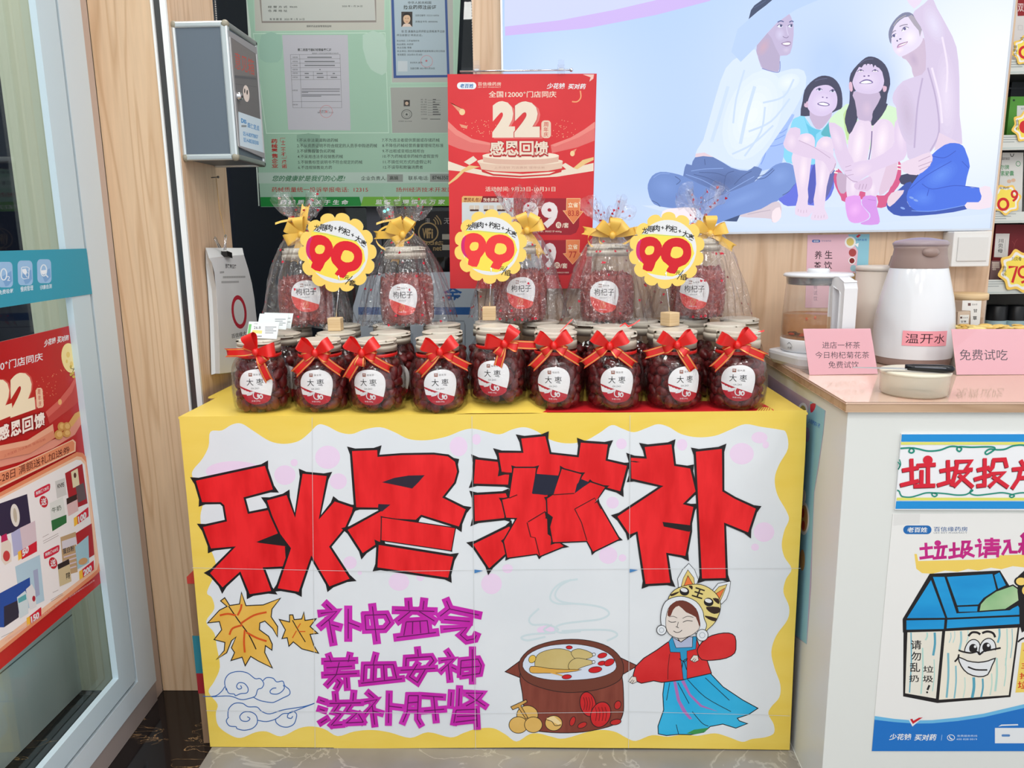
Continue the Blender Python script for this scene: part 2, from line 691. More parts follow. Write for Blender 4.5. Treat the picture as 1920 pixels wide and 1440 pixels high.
# ------------------------------------------------------------------ the setting
XF = -.726
fl = MB().box((XF, -3, -.06), (3.2, 2.75, 0), TILE)
struct(fl, 'floor')
struct(MB().box((-1.7, -3, -.06), (XF, 2.75, -.001), BMARB), 'trim_1')
struct(MB().box((-1.7, -3, 2.74), (3.2, 3.1, 2.8), (235, 235, 232)), 'ceiling')
YW, YL = 1.905, 1.885
wx0, wx1 = at(890, 300, 'y', YL).x, at(1850, 560, 'y', YW).x
struct(MB().box((wx0, YW, 0), (wx1, YW + .09, 2.73), WOODB), 'wall_back')
# pillar with the steel channel
XP = at(310, 10, 'y', 1.715).x
yfar = at(417, 230, 'x', XP).y
struct(MB().box((XP - .12, 1.716, 0), (XP, yfar, 2.73), WOODP), 'wall_left')
xc = at(282.5, 0, 'y', 1.713).x
struct(MB().box((-.94, 1.713, 0), (xc, 1.80, 2.73), WOODL), 'trim_2')
ch = MB()
w = XP - xc
ch.box((xc, 1.709, .0), (xc + w * .16, 1.716, 2.73), (238, 240, 240))
ch.box((xc + w * .68, 1.709, .0), (XP + .003, 1.716, 2.73), (238, 240, 240))
ch.box((xc + w * .16, 1.7145, .0), (xc + w * .68, 1.7155, 2.73), DARKMETAL)
struct(ch, 'trim_3')
xb = at(322, 5, 'y', 1.716).x
struct(MB().box((XP, 1.7165, 0), (XP + .0035, 1.735, 2.73), WOODP), 'trim_4')
# night window at the back with dark sheets standing in for the night beyond
wn = thing('window_1', None, None, (-.6, 2.45, 0))
wn['kind'] = 'structure'
fr = MB()
fr.box((-1.2, 2.44, .0), (.3, 2.47, .06), DARKMETAL)
fr.box((-1.2, 2.44, 2.4), (.3, 2.47, 2.5), DARKMETAL)
x = at(705, 480, 'y', 2.45).x
fr.box((x - .022, 2.44, .06), (x + .022, 2.47, 1.21), M((70, 74, 86), .4))
fr.box((.1, 2.44, .06), (.14, 2.47, 2.4), DARKMETAL)
fr.build('window_frame', wn)
MB().box((-1.2, 2.455, .06), (.3, 2.459, 2.4), GLASS).build('pane', wn)
struct(MB().box((-2.6, 3.0, -.06), (1.05, 3.05, 2.8), NIGHT), 'night_sheet_back')  # dark sheet added to shut the bright world out of the window
struct(MB().box((-2.62, -3, -.06), (-2.58, 3.0, 2.8), NIGHT), 'night_sheet_side')  # added dark sheet closing off the world on the glass door side
struct(MB().box((-2.6, -3, -.08), (-1.7, 3.0, -.06), M((30, 30, 34), .5)), 'floor_outside')
struct(MB().box((.98, 2.68, 0), (3.2, 2.74, 2.73), (226, 224, 220)), 'wall_far')
# cream column and low grey wall beyond the glass door
xk = at(100, 900, 'y', 1.71).x
struct(MB().box((xk, 1.712, 0), (-.945, 1.95, 2.73), M((206, 208, 184), .5)).box((xk + .002, 1.7113, .29), (-.96, 1.712, .293), (120, 122, 112)), 'wall_porch')
struct(MB().box((xk - .3, .2, 0), (xk, 1.712, .74), M((226, 234, 234), .4)).box((xk, .2, .205), (xk + .0005, 1.712, .208), (110, 116, 116)), 'wall_low')
lit = thing('billboard', 'blue lit board outside in the dark beyond the glass door', 'sign', (-2.3, 1.9, .9))
MB().box((-2.5, 2.42, 1.05), (-2.1, 2.46, 1.35), M((26, 60, 140), .5, 0, .7)).build('panel', lit)
MB().box((-2.32, 2.425, -.05), (-2.28, 2.455, 1.05), DARKMETAL).build('post', lit)

# ------------------------------------------------------------------ glass door on the entrance side
DN0, DP0 = Vector((1, .048, 0)).normalized(), Vector((-.933, 1.674, 0))
DD = Vector((-.048, 1, 0)).normalized()


def dpt(t, z, h=0):
    """t metres along the door towards the back, from its far lower corner"""
    return DP0 + DD * t + Vector((0, 0, z)) + DN0 * h


def dbox(mb, t0, t1, z0, z1, h0, h1, mat):
    return mb.prism([dpt(t0, z0, h0), dpt(t1, z0, h0), dpt(t1, z1, h0), dpt(t0, z1, h0)], DN0 * (h1 - h0), mat)


door = thing('door_1', None, None, tuple(dpt(0, 0)))
door['kind'] = 'structure'
T0 = -2.6
a = MB()  # outer frame: stile and sill
dbox(a, -.001, .038, 0, 2.7, -.05, -.006, M((196, 178, 168), .35))  # pinkish tone is the wood's reflection put into the frame colour
dbox(a, T0, -.001, 0, .052, -.05, -.002, M((158, 146, 142), .35))
a.build('door_frame', door)
a = MB()
dbox(a, -.087, 0, .052, 2.7, -.012, 0, ALUB)
dbox(a, T0, -.087, .052, .104, -.012, 0, ALUB)
dbox(a, -.097, -.087, .06, 2.7, -.012, -.007, M((98, 118, 124), .4))
dbox(a, T0, -.097, .104, .114, -.012, -.007, M((98, 118, 124), .4))
a.build('door_stile', door)
a = MB()
dbox(a, -.167, -.097, .114, 2.7, -.0125, .0005, ALU)
dbox(a, T0, -.167, .114, .162, -.0125, .0005, ALU)
a.build('door_rail', door)
a = MB()
dbox(a, T0, -.10, .118, 2.7, -.022, -.014, GLASS)
a.build('pane', door)
TILTDOOR = facing(dpt(0, 0, .0012), DN0)
GLASSPL = facing(dpt(0, 0, -.0125), DN0)

# ------------------------------------------------------------------ display table of stacked cartons
X0, X1, YF, ZT = -.727, .545, 1.5, .757
ct = thing('cardboard_carton', 'brown carton with teal and red bands under the poster table, beside the pillar', 'box', (-.55, 1.56, 0))
XK = at(350, 1075, 'y', 1.512).x
ZK = at(356, 1051, 'y', 1.512).z
kz = lambda y: at(370, y, 'y', 1.512).z
MB().box((XK, 1.512, 0), (-.37, 1.698, .40), CARTON).build('body', ct)
MB().box((XK - .0012, 1.511, kz(1262)), (X0 + .05, 1.56, kz(1192)), M((40, 120, 136), .5)).build('teal_band', ct)
MB().box((XK - .0009, 1.5112, kz(1300)), (X0 + .05, 1.56, kz(1262)), M((150, 30, 40), .5)).build('red_band', ct)
MB().box((XK - .0006, 1.5112, .385), (X0 + .05, 1.55, .4006), M((190, 60, 50), .5)).build('red_lid_edge', ct)
ct = thing('cardboard_carton', 'plain brown carton under the poster table, beside the counter', 'box', (.2, 1.56, 0))
MB().box((-.36, 1.512, 0), (X1 - .006, 1.86, .40), CARTON).build('body', ct)
tb = thing('display_board', 'brown carton slab laid over the cartons to carry the rows of jars', 'board', (0, 1.6, .4))
MB().box((X0 + .006, 1.506, .401), (X1 - .006, 1.69, .752), CARTON).box((XP + .03, 1.69, .401), (X1 - .006, 1.878, .752), CARTON).build('slab', tb)
# ------------------------------------------------------------------ hand drawn poster on the table
YEL = mottled('yellow_marker_paper', (238, 206, 84), (243, 215, 102), 5, .42, (1, 1, 4), .3, .7)
RED = mottled('red_marker', (218, 14, 22), (240, 34, 40), 7, .4, (4, 1, 1), .35, .6)
INK = M((24, 20, 24), .45)
MAG = mottled('magenta_marker', (192, 24, 164), (206, 44, 184), 9, .45)
MAGD = M((98, 10, 88), .5)
PAPER = mottled('white_poster_paper', (222, 228, 234), (229, 234, 239), 4, .5)


def wavy(x, y, h):
    p = on(x, y, (0, YF, 0), (0, -1, 0))
    a = .0012 * noise.noise(Vector((p.x * 3.2, p.z * 3.6, 0)))
    edge = max(0, min(1, (.757 - p.z) / .10))
    p.y -= (a + .0016) * edge + h + .001
    return p


K = Print(wavy, 6e-5)
K.slab([(336, 781), (640, 778), (930, 776), (1200, 773), (1512, 769), (1510, 830), (1500, 1000), (1489, 1200), (1480, 1405), (1200, 1401), (1000, 1400), (885, 1401), (628, 1402), (626, 1400), (395, 1399), (371, 1150), (353, 950)], YEL, .0006, YEL)
K.org(0, 0, 1)
c4 = lambda *q: [(320 + x / 3, 740 + y / 3) for x, y in q]
c5 = lambda *q: [(860 + x / 3, 740 + y / 3) for x, y in q]
s6 = 1920 / 580
c6 = lambda *q: [(380 + x / s6, 1080 + y / s6) for x, y in q]
c7 = lambda *q: [(920 + x / s6, 1040 + y / s6) for x, y in q]
edge = c4((225, 208), (290, 200), (345, 168), (400, 162), (470, 205), (560, 260), (640, 275), (720, 260), (780, 215), (830, 168), (880, 175), (950, 210), (1020, 220), (1090, 195), (1180, 182), (1260, 210), (1340, 248), (1440, 255), (1550, 235), (1640, 200), (1700, 190), (1770, 205))
edge += c5((230, 222), (300, 195), (370, 182), (440, 205), (510, 250), (600, 272), (700, 262), (790, 215), (860, 170), (920, 190), (985, 210), (1060, 185), (1120, 165), (1180, 180), (1250, 220), (1340, 238), (1440, 230), (1530, 195), (1610, 165), (1700, 180), (1800, 195), (1840, 212), (1850, 300), (1800, 390), (1775, 470), (1790, 560), (1840, 650), (1855, 700), (1830, 760), (1815, 840), (1830, 910))
edge += c7((1865, 85), (1830, 150), (1815, 230), (1850, 320), (1840, 400), (1770, 500), (1740, 600), (1760, 700), (1795, 800), (1790, 880), (1740, 940), (1722, 985), (1755, 1050), (1755, 1105), (1700, 1130), (1620, 1140), (1560, 1158), (1480, 1130), (1390, 1105), (1280, 1120), (1200, 1110), (1100, 1125), (1000, 1115), (900, 1150), (840, 1130), (760, 1090), (640, 1085), (460, 1135), (380, 1125), (300, 1105), (240, 1110), (160, 1155), (90, 1110))
edge += c6((1800, 940), (1700, 945), (1620, 970), (1540, 998), (1400, 965), (1290, 1000), (1160, 965), (1050, 950), (940, 960), (840, 988), (760, 945), (680, 928), (600, 940), (490, 990), (400, 960), (330, 965), (240, 1000), (170, 980), (100, 925), (85, 850), (95, 790), (40, 715), (75, 650), (110, 560), (90, 430), (75, 350), (25, 280), (75, 200), (60, 130), (30, 95))
edge += c4((255, 1000), (255, 940), (225, 860), (180, 760), (170, 680), (185, 600), (165, 540), (125, 460), (130, 420), (180, 360), (215, 290))
K.poly(edge, PAPER, 4)
PINK = (236, 214, 240)
K.org(320, 740, 3)
for e in ((885, 350, 70, 65), (645, 450, 60, 55), (697, 380, 20, 20), (945, 485, 48, 45), (1620, 290, 50, 55), (1720, 250, 25, 30), (360, 430, 160, 58), (1010, 942, 38, 36), (1285, 1050, 58, 50), (1405, 1025, 22, 20), (1065, 1000, 12, 12), (1805, 1060, 58, 58)):
    K.ell(*e, PINK)
K.org(860, 740, 3)
for e in ((275, 975, 30, 25), (915, 275, 30, 30), (1255, 280, 30, 32), (1590, 330, 68, 60), (1690, 240, 45, 32), (1725, 280, 18, 20), (865, 605, 35, 33), (1715, 770, 58, 55), (1665, 855, 22, 20), (840, 900, 52, 48), (920, 915, 22, 20), (500, 1320, 60, 25)):
    K.ell(*e, PINK)
# big title
K.org(320, 740, 3)
D = 11.5
K.inked([(145, 482), (533, 398), (578, 530), (412, 575), (437, 668), (560, 645), (640, 780), (680, 960), (520, 968), (568, 1100), (448, 1118), (395, 990), (295, 1080), (225, 1000), (370, 850), (230, 862), (185, 742), (320, 710), (305, 620), (285, 602), (180, 602)], D, INK, RED)
K.poly([(485, 825), (610, 775), (660, 840), (655, 850), (500, 830)], INK)
K.poly([(645, 850), (685, 850), (665, 970), (652, 960)], INK)
K.inked([(545, 592), (655, 562), (703, 690), (745, 442), (880, 455), (835, 700), (925, 598), (1032, 634), (985, 740), (893, 852), (1008, 1032), (895, 1075), (793, 900), (722, 1105), (605, 1085), (680, 860), (620, 780), (575, 680)], D, INK, RED)
K.inked([(1022, 315), (1163, 310), (1165, 348), (1300, 338), (1480, 335), (1560, 345), (1600, 375), (1612, 430), (1595, 490), (1528, 575), (1660, 642), (1622, 738), (1410, 672), (1380, 700), (1185, 690), (1183, 820), (1082, 888), (998, 757), (1190, 650), (1172, 632), (1046, 630)], D, INK, RED)
K.inked([(1190, 688), (1600, 748), (1578, 872), (1187, 815)], 5, INK, RED, 1.6)
K.inked([(1172, 842), (1590, 908), (1562, 1025), (1165, 968)], D, INK, RED)
K.poly([(1190, 490), (1260, 465), (1340, 452), (1430, 450), (1395, 490), (1360, 525), (1290, 510)], M((40, 30, 48)))
K.poly([(1170, 612), (1238, 615), (1190, 655), (1168, 635)], M((40, 30, 48)))
K.org(860, 740, 3)
K.poly([(330, 440), (760, 480), (760, 600), (650, 780), (520, 845), (350, 860), (300, 640)], INK)
K.inked([(95, 362), (240, 378), (285, 440), (278, 503), (86, 497)], D, INK, RED)
K.inked([(88, 562), (265, 552), (300, 640), (275, 688), (92, 708)], D, INK, RED)
K.inked([(82, 838), (285, 738), (310, 790), (275, 880), (172, 972)], D, INK, RED)
K.inked([(225, 325), (365, 325), (352, 245), (487, 232), (512, 332), (675, 350), (687, 268), (838, 278), (825, 368), (945, 397), (908, 540), (690, 480), (300, 436), (243, 432)], D, INK, RED)
K.inked([(310, 410), (435, 410), (415, 555), (500, 560), (495, 640), (500, 780), (590, 848), (455, 903), (440, 890), (275, 912), (255, 820), (330, 690), (268, 688), (245, 588), (285, 578)], 7, INK, RED)
K.inked([(580, 415), (690, 445), (652, 548), (740, 490), (822, 517), (762, 610), (780, 600), (900, 808), (755, 878), (722, 818), (530, 825), (515, 740), (530, 685), (502, 680), (497, 582), (532, 560)], 7, INK, RED)
K.poly([(432, 442), (562, 452), (535, 555), (490, 562), (412, 552)], M((26, 30, 52)))
K.poly([(690, 472), (735, 490), (652, 552), (665, 500)], M((26, 30, 52)))
K.poly([(483, 650), (530, 685), (513, 712), (490, 690)], INK)
for q in ([(390, 712), (485, 655)], [(385, 715), (405, 795), (430, 800), (455, 900)], [(652, 640), (765, 578), (800, 640)], [(652, 640), (690, 715), (720, 815)], [(532, 560), (650, 552)], [(245, 432), (285, 440)], [(285, 578), (330, 560)]):
    K.line(q, 6, M((90, 10, 14)), 0)
K.inked([(1045, 292), (1195, 277), (1210, 397), (1300, 412), (1330, 540), (1258, 612), (1318, 628), (1300, 720), (1300, 765), (1273, 903), (1165, 885), (1188, 1053), (1050, 1060), (1005, 765), (960, 783), (892, 682), (1150, 510), (970, 468), (968, 352), (1057, 357)], D, INK, RED)
K.poly([(1145, 712), (1312, 732), (1297, 768), (1152, 738)], INK)
K.inked([(1332, 318), (1478, 302), (1480, 540), (1550, 582), (1668, 637), (1625, 770), (1490, 715), (1500, 1027), (1367, 1030), (1350, 700)], D, INK, RED)
# maple leaves
LEAF = mottled('leaf_marker', (226, 174, 66), (236, 190, 88), 12, .5)
VEIN, VEIN2 = (214, 84, 24), INK
K.org(380, 1080, s6)
K.inked([(120, 150), (140, 135), (170, 182), (235, 172), (245, 105), (270, 183), (380, 178), (480, 138), (430, 200), (425, 250), (465, 310), (465, 365), (440, 320), (390, 272), (355, 285), (352, 330), (410, 372), (432, 420), (430, 450), (390, 422), (385, 470), (430, 560), (350, 520), (300, 490), (268, 545), (250, 495), (185, 515), (205, 470), (185, 440), (215, 368), (180, 395), (150, 470), (95, 508), (140, 460), (145, 405), (80, 388), (125, 330), (110, 275), (42, 283), (110, 210), (160, 185)], 6, INK, LEAF, 1)
K.line([(165, 182), (225, 270), (290, 360), (335, 450)], 7, VEIN2)
for q in ([(240, 290), (320, 240), (400, 220)], [(250, 300), (190, 320), (170, 360)], [(275, 345), (340, 380), (400, 400)], [(265, 330), (260, 400), (265, 470)], [(210, 240), (160, 230), (110, 240)], [(220, 240), (240, 200), (245, 170)]):
    K.line(q, 12, VEIN)
K.inked([(545, 240), (560, 240), (568, 270), (620, 265), (630, 228), (635, 275), (700, 265), (665, 310), (710, 350), (665, 355), (690, 430), (715, 470), (620, 445), (565, 400), (540, 425), (530, 375), (500, 380), (520, 330), (485, 270), (545, 285)], 6, INK, LEAF, 1)
K.line([(560, 270), (600, 340), (640, 405)], 6, VEIN2)
for q in ([(590, 320), (610, 290)], [(600, 340), (640, 340)], [(585, 335), (560, 380)]):
    K.line(q, 6, VEIN)
# clouds
BLUE = M((40, 100, 176))
for q in ([(5, 742), (80, 740), (120, 712), (140, 682)],
          [(150, 705), (140, 650), (165, 605), (220, 588), (280, 597), (328, 632), (360, 632), (382, 662), (370, 690), (345, 700), (330, 740), (290, 755), (240, 762), (170, 740), (60, 745)],
          [(150, 690), (165, 722), (200, 728), (207, 738), (240, 725), (278, 720), (285, 692), (262, 662), (228, 658), (214, 680), (226, 697), (245, 690), (238, 674)],
          [(378, 645), (400, 626), (440, 630), (462, 652), (500, 648), (512, 676), (540, 700), (542, 730), (500, 752), (460, 772), (430, 780), (360, 768), (315, 745)],
          [(460, 690), (440, 692), (422, 708), (428, 724), (462, 728), (492, 714), (510, 690), (503, 672)],
          [(160, 870), (165, 820), (200, 786), (250, 785), (285, 806), (340, 808), (370, 835), (420, 850), (500, 826), (600, 810), (650, 800), (698, 784), (590, 826), (540, 846), (500, 850), (460, 880), (400, 898), (345, 890)],
          [(165, 870), (150, 895), (170, 925), (210, 930), (217, 942), (260, 952), (312, 940), (342, 905), (335, 860), (300, 838), (258, 840), (234, 866), (246, 892), (280, 896), (297, 880), (280, 868)],
          [(455, 880), (460, 905), (490, 927), (530, 932), (567, 915), (582, 882), (585, 850), (560, 834), (535, 850), (530, 872), (552, 878), (562, 864)]):
    K.line(q, 5.5, BLUE)
# purple lines of characters
STROKES = """768 172 806 208/735 228 835 215 790 262 735 308/786 265 812 410/800 298 850 312/905 200 905 385/905 285 975 312
1008 240 1140 235 1165 285 1130 325 1015 330 1008 240/1055 185 1082 400
1278 150 1282 205/1375 150 1368 205/1195 208 1440 215/1290 215 1215 275/1345 215 1440 275/1265 280 1250 365/1265 280 1395 272 1405 350/1305 280 1303 355/1350 278 1355 350/1205 376 1450 345
1515 150 1535 198 1475 245/1535 200 1715 238/1500 265 1660 278/1495 325 1640 315 1600 360 1640 395 1690 385 1700 362
785 490 800 530/915 485 905 530/755 525 950 520/770 565 930 555/755 610 960 600/850 530 830 610 775 670/835 635 855 655 835 690/895 625 900 690
1075 485 1060 545/1005 548 1000 650/1005 548 1185 545 1205 630/1065 550 1060 645/1125 548 1130 640/985 660 1240 632
1335 450 1340 495/1262 555 1265 505 1420 495 1435 520 1405 555/1230 580 1445 568/1335 540 1285 620 1335 655 1385 570
1520 465 1540 495/1480 520 1560 510 1480 585/1525 545 1535 640/1545 560 1575 575/1605 520 1600 610/1605 520 1710 510 1730 550 1720 600 1610 615/1605 565 1720 555/1675 450 1675 650
730 765 760 775/728 820 760 830/735 905 775 880/825 725 830 775/940 718 935 770/790 785 985 780/850 790 815 840 860 850 800 920/810 920 870 915/925 790 895 835 960 845 895 905/890 905 1000 900/970 850 1000 900
1030 720 1065 750/1005 775 1085 760 1010 850/1055 800 1070 915/1060 830 1110 845/1160 722 1155 905/1155 800 1240 810
1280 735 1270 840 1245 900/1280 735 1340 735 1335 880 1355 915/1278 780 1335 775/1275 825 1335 825/1360 735 1495 745/1375 830 1500 820/1435 740 1450 890
1545 715 1540 800/1595 690 1590 800/1635 720 1740 720 1700 765 1635 800/1650 730 1755 800/1575 825 1560 905/1575 825 1700 820 1705 930/1578 865 1700 860/1570 900 1700 885"""


def strokes(txt):
    return [[[(v[i], v[i + 1]) for i in range(0, len(v), 2)] for v in ([float(x) for x in q.split()] for q in row.split('/'))] for row in txt.split('\n')]


for i, row in enumerate(strokes(STROKES)):
    for q in row: K.brush(q, 51 if i < 4 else 44, MAG, 20 if i < 4 else 18)
for i, row in enumerate(strokes(STROKES)):
    for q in row: K.brush(q, 6, MAGD)
# steaming pot
K.org(920, 1040, s6)
STEAM = (206, 222, 228)
for q in ([(540, 148), (450, 165), (390, 210), (370, 270), (420, 300), (540, 300), (680, 320), (735, 360), (680, 395), (560, 410), (450, 425), (400, 450), (430, 480), (560, 470)], [(500, 150), (430, 190), (400, 250), (450, 290), (600, 305)], [(300, 330), (240, 390), (260, 430), (350, 430), (420, 460), (370, 480), (330, 460), (380, 430)], [(400, 480), (250, 490), (190, 510), (230, 528), (340, 505)], [(440, 470), (600, 462), (740, 465), (785, 495), (720, 530)]):
    K.line(q, 12, STEAM)
BRN = mottled('brown_marker', (122, 56, 44), (136, 68, 54), 10, .5, (6, 1, 1))
K.inked([(180, 660), (95, 722), (185, 758), (200, 720)], 5, INK, BRN, 1)
K.inked([(810, 640), (905, 685), (815, 738), (790, 690)], 5, INK, BRN, 1)
K.inked([(185, 740), (200, 860), (215, 1000), (240, 1070), (330, 1092), (480, 1098), (620, 1085), (770, 1045), (815, 990), (822, 900), (810, 740), (760, 640), (500, 560), (240, 640)], 5, INK, BRN, 1, 3)
K.inked([(178, 700), (190, 640), (260, 575), (380, 535), (500, 522), (620, 532), (730, 568), (800, 630), (822, 700), (800, 770), (700, 820), (560, 845), (430, 845), (300, 815), (210, 770)], 4, INK, M((112, 58, 44)), 1, 3)
K.inked([(200, 690), (230, 620), (330, 570), (450, 552), (560, 555), (670, 580), (750, 625), (778, 690), (740, 730), (640, 760), (500, 772), (370, 770), (260, 745)], 3, INK, (214, 224, 240), 1, 3)
CHK = mottled('chicken_marker', (196, 172, 104), (206, 186, 124), 12, .5)
K.inked([(275, 680), (290, 620), (350, 590), (430, 580), (500, 600), (530, 650), (510, 700), (400, 708), (300, 712)], 3, INK, CHK, 1, 3)
K.inked([(500, 600), (540, 580), (590, 590), (630, 610), (625, 630), (570, 645), (525, 640)], 3, INK, CHK, 1, 3)
K.inked([(485, 700), (490, 665), (530, 638), (590, 645), (630, 655), (630, 670), (570, 690), (520, 712)], 3, INK, CHK, 1, 3)
for x, y in ((640, 613), (638, 660)): K.ell(x, y, 11, 11, INK).ell(x, y, 8, 8, WHITE)
K.inked([(243, 715), (250, 690), (300, 692), (360, 702), (460, 708), (560, 708), (480, 722), (400, 728), (330, 728), (260, 728)], 3, INK, (222, 170, 76), 1, 2)
K.line([(370, 725), (410, 735), (445, 745)], 8, (222, 170, 76))
for x, y, rx, ry, r in ((487, 570, 18, 9, 0), (692, 620, 28, 14, -15), (690, 668, 24, 12, -10), (735, 663, 32, 18, -25), (648, 708, 40, 17, -8), (472, 752, 28, 12, -5)):
    K.ell(x, y, rx + 3, ry + 3, INK, r).ell(x, y, rx, ry, (206, 26, 34), r)
K.ell(258, 643, 22, 27, INK, 35).ell(258, 643, 19, 24, (226, 188, 80), 35)
REDD = mottled('red_date_marker', (190, 24, 30), (214, 40, 44), 30, .5)
for x, y, rx, ry, r in ((603, 922, 46, 74, -12), (682, 986, 58, 78, 20)):
    K.ell(x, y, rx + 5, ry + 5, INK, r).ell(x, y, rx, ry, REDD, r)
    for k in (-.5, -.15, .2, .55):
        K.line([(x + rx * k - 5, y - ry * .6), (x + rx * k + 4, y - ry * .1), (x + rx * k - 3, y + ry * .5)], 4, M((110, 14, 20)))
for x, y, rx, ry, r in ((787, 928, 18, 25, 20), (508, 1028, 14, 28, 20), (568, 1052, 28, 14, -25), (775, 1032, 32, 15, -12)):
    K.ell(x, y, rx + 4, ry + 4, INK, r).ell(x, y, rx, ry, (196, 40, 38), r)
LON = mottled('longan_marker', (216, 172, 88), (228, 188, 108), 10, .5)
for x, y, r in ((228, 990, 64), (172, 1052, 56), (265, 1050, 53), (391, 1040, 51)):
    K.ell(x, y, r + 4, r * .88 + 4, INK).ell(x, y, r, r * .88, LON)
K.poly([(345, 1010), (391, 996), (440, 1040), (420, 1050), (380, 1030)], (238, 214, 160))
K.line([(350, 1020), (380, 1030), (400, 1055), (436, 1050)], 4, INK)
K.inked([(128, 940), (220, 897), (224, 908), (185, 932), (228, 1005), (218, 1010), (172, 940), (138, 955)], 4, INK, (206, 160, 84), 1)
# child in a cap with ears
SKIN = (226, 216, 208)
K.inked([(1080, 780), (1070, 860), (1075, 960), (1040, 1060), (1042, 1105), (1090, 1115), (1160, 1108), (1240, 1110), (1320, 1095), (1360, 1060), (1440, 1045), (1520, 1070), (1585, 1045), (1540, 1030), (1525, 1010), (1600, 985), (1652, 950), (1560, 900), (1440, 820), (1360, 735)], 5.5, INK, mottled('blue_marker', (30, 172, 226), (56, 186, 234), 8, .5), 1)
K.poly([(1215, 1105), (1260, 1082), (1350, 1070), (1330, 1095), (1270, 1110)], (60, 150, 80))
K.poly([(1132, 782), (1150, 782), (1175, 900), (1215, 970), (1250, 1015), (1232, 1018), (1190, 970), (1155, 900)], (176, 112, 186))
K.poly([(1180, 780), (1200, 775), (1240, 860), (1310, 930), (1410, 970), (1300, 940), (1230, 870)], (176, 112, 186))
for q in ([(1110, 790), (1090, 900)], [(1220, 770), (1330, 880), (1490, 970)], [(1160, 790), (1230, 920)], [(1330, 760), (1480, 900)], [(1250, 970), (1310, 1040), (1350, 1060)], [(1150, 1050), (1165, 1110)]):
    K.line(q, 4, INK)
RJ = mottled('red_jacket_marker', (206, 30, 34), (222, 50, 52), 9, .5)
K.inked([(1100, 540), (1030, 590), (950, 640), (900, 690), (885, 745), (900, 775), (935, 790), (1010, 775), (1060, 785), (1190, 770), (1220, 762), (1365, 730), (1340, 655), (1330, 645), (1290, 560), (1270, 510)], 5.5, INK, RJ, 1)
K.inked([(1290, 570), (1340, 515), (1410, 490), (1475, 485), (1512, 505), (1518, 560), (1510, 605), (1460, 635), (1380, 648), (1310, 645), (1285, 605)], 5.5, INK, RJ, 1, 2)
K.inked([(1105, 535), (1125, 508), (1145, 570), (1250, 572), (1255, 505), (1275, 505), (1270, 580), (1215, 592), (1215, 765), (1195, 768), (1175, 600), (1115, 598)], 3, INK, (40, 150, 200), 1)
K.inked([(1128, 510), (1180, 540), (1230, 505), (1250, 508), (1248, 568), (1150, 572)], 3, INK, (176, 186, 216), 1)
K.inked([(1150, 500), (1178, 535), (1235, 495)], 3, INK, SKIN, 1)
K.line([(1170, 640), (1200, 660), (1220, 640), (1195, 655), (1185, 700)], 5, INK)
K.line([(1200, 660), (1215, 710)], 5, INK)
for x, y in ((885, 772), (1268, 640)):
    K.inked([(x - 30, y + 8), (x - 10, y - 20), (x + 14, y - 18), (x + 20, y + 10), (x - 5, y + 22)], 3, INK, SKIN, 1)
    K.line([(x - 20, y + 15), (x - 5, y - 2)], 3, INK).line([(x - 8, y + 20), (x + 4, y + 2)], 3, INK)
K.line([(1110, 610), (1100, 690), (1098, 770)], 3, INK)
# head: ears, cap, fur rim, face
FUR = (226, 232, 238)
K.inked([(1165, 195), (1160, 145), (1190, 90), (1228, 52), (1262, 90), (1285, 150), (1270, 190)], 3, INK, FUR, 1)
K.inked([(1182, 190), (1195, 140), (1222, 92), (1258, 140), (1262, 182)], 3, INK, (224, 200, 120), 1)
K.inked([(1200, 186), (1222, 128), (1252, 180)], 3, INK, (236, 120, 60), 1)
K.inked([(1370, 225), (1410, 175), (1485, 162), (1478, 220), (1460, 270), (1430, 300)], 3, INK, FUR, 1)
K.inked([(1382, 232), (1415, 195), (1462, 182), (1440, 240), (1418, 290)], 3, INK, (224, 200, 120), 1)
K.inked([(1392, 240), (1448, 205), (1415, 270)], 3, INK, (236, 120, 60), 1)
CAP = mottled('cap_marker', (222, 202, 118), (230, 214, 140), 10, .5)
K.inked([(1100, 275), (1140, 215), (1220, 185), (1300, 182), (1370, 215), (1415, 270), (1420, 340), (1390, 410), (1345, 455), (1310, 480), (1240, 400), (1130, 330)], 4, INK, CAP, 1, 3)
for q in ([(1225, 188), (1250, 188), (1248, 212)], [(1115, 240), (1170, 222), (1150, 240), (1120, 252)], [(1335, 318), (1415, 320), (1420, 350), (1385, 362), (1350, 345)], [(1325, 372), (1400, 388), (1390, 408), (1350, 395)], [(1375, 265), (1412, 268), (1416, 300), (1395, 290)]):
    K.poly(q, M((50, 32, 24)), 2)
K.text('王', [(1268, 195), (1330, 215), (1308, 270), (1245, 250)], M((40, 28, 22)), .03)
for x, y in ((1200, 222), (1350, 288)):
    K.ell(x, y, 30, 26, INK, 15).ell(x - 2, y - 8, 22, 12, WHITE, 15)
K.inked([(1055, 400), (1060, 340), (1085, 285), (1140, 258), (1200, 256), (1270, 285), (1310, 340), (1320, 390), (1335, 430), (1320, 470), (1290, 480), (1100, 460), (1065, 440)], 4, INK, FUR, 1, 3)
K.inked([(1085, 420), (1100, 330), (1150, 285), (1210, 285), (1270, 330), (1292, 400), (1290, 450), (1240, 492), (1170, 510), (1105, 482)], 3, INK, SKIN, 1, 3)
K.poly([(1095, 370), (1105, 320), (1150, 280), (1215, 285), (1270, 325), (1295, 400), (1292, 440), (1270, 380), (1210, 350), (1165, 310), (1130, 335), (1115, 372)], M((110, 52, 40)), 2)
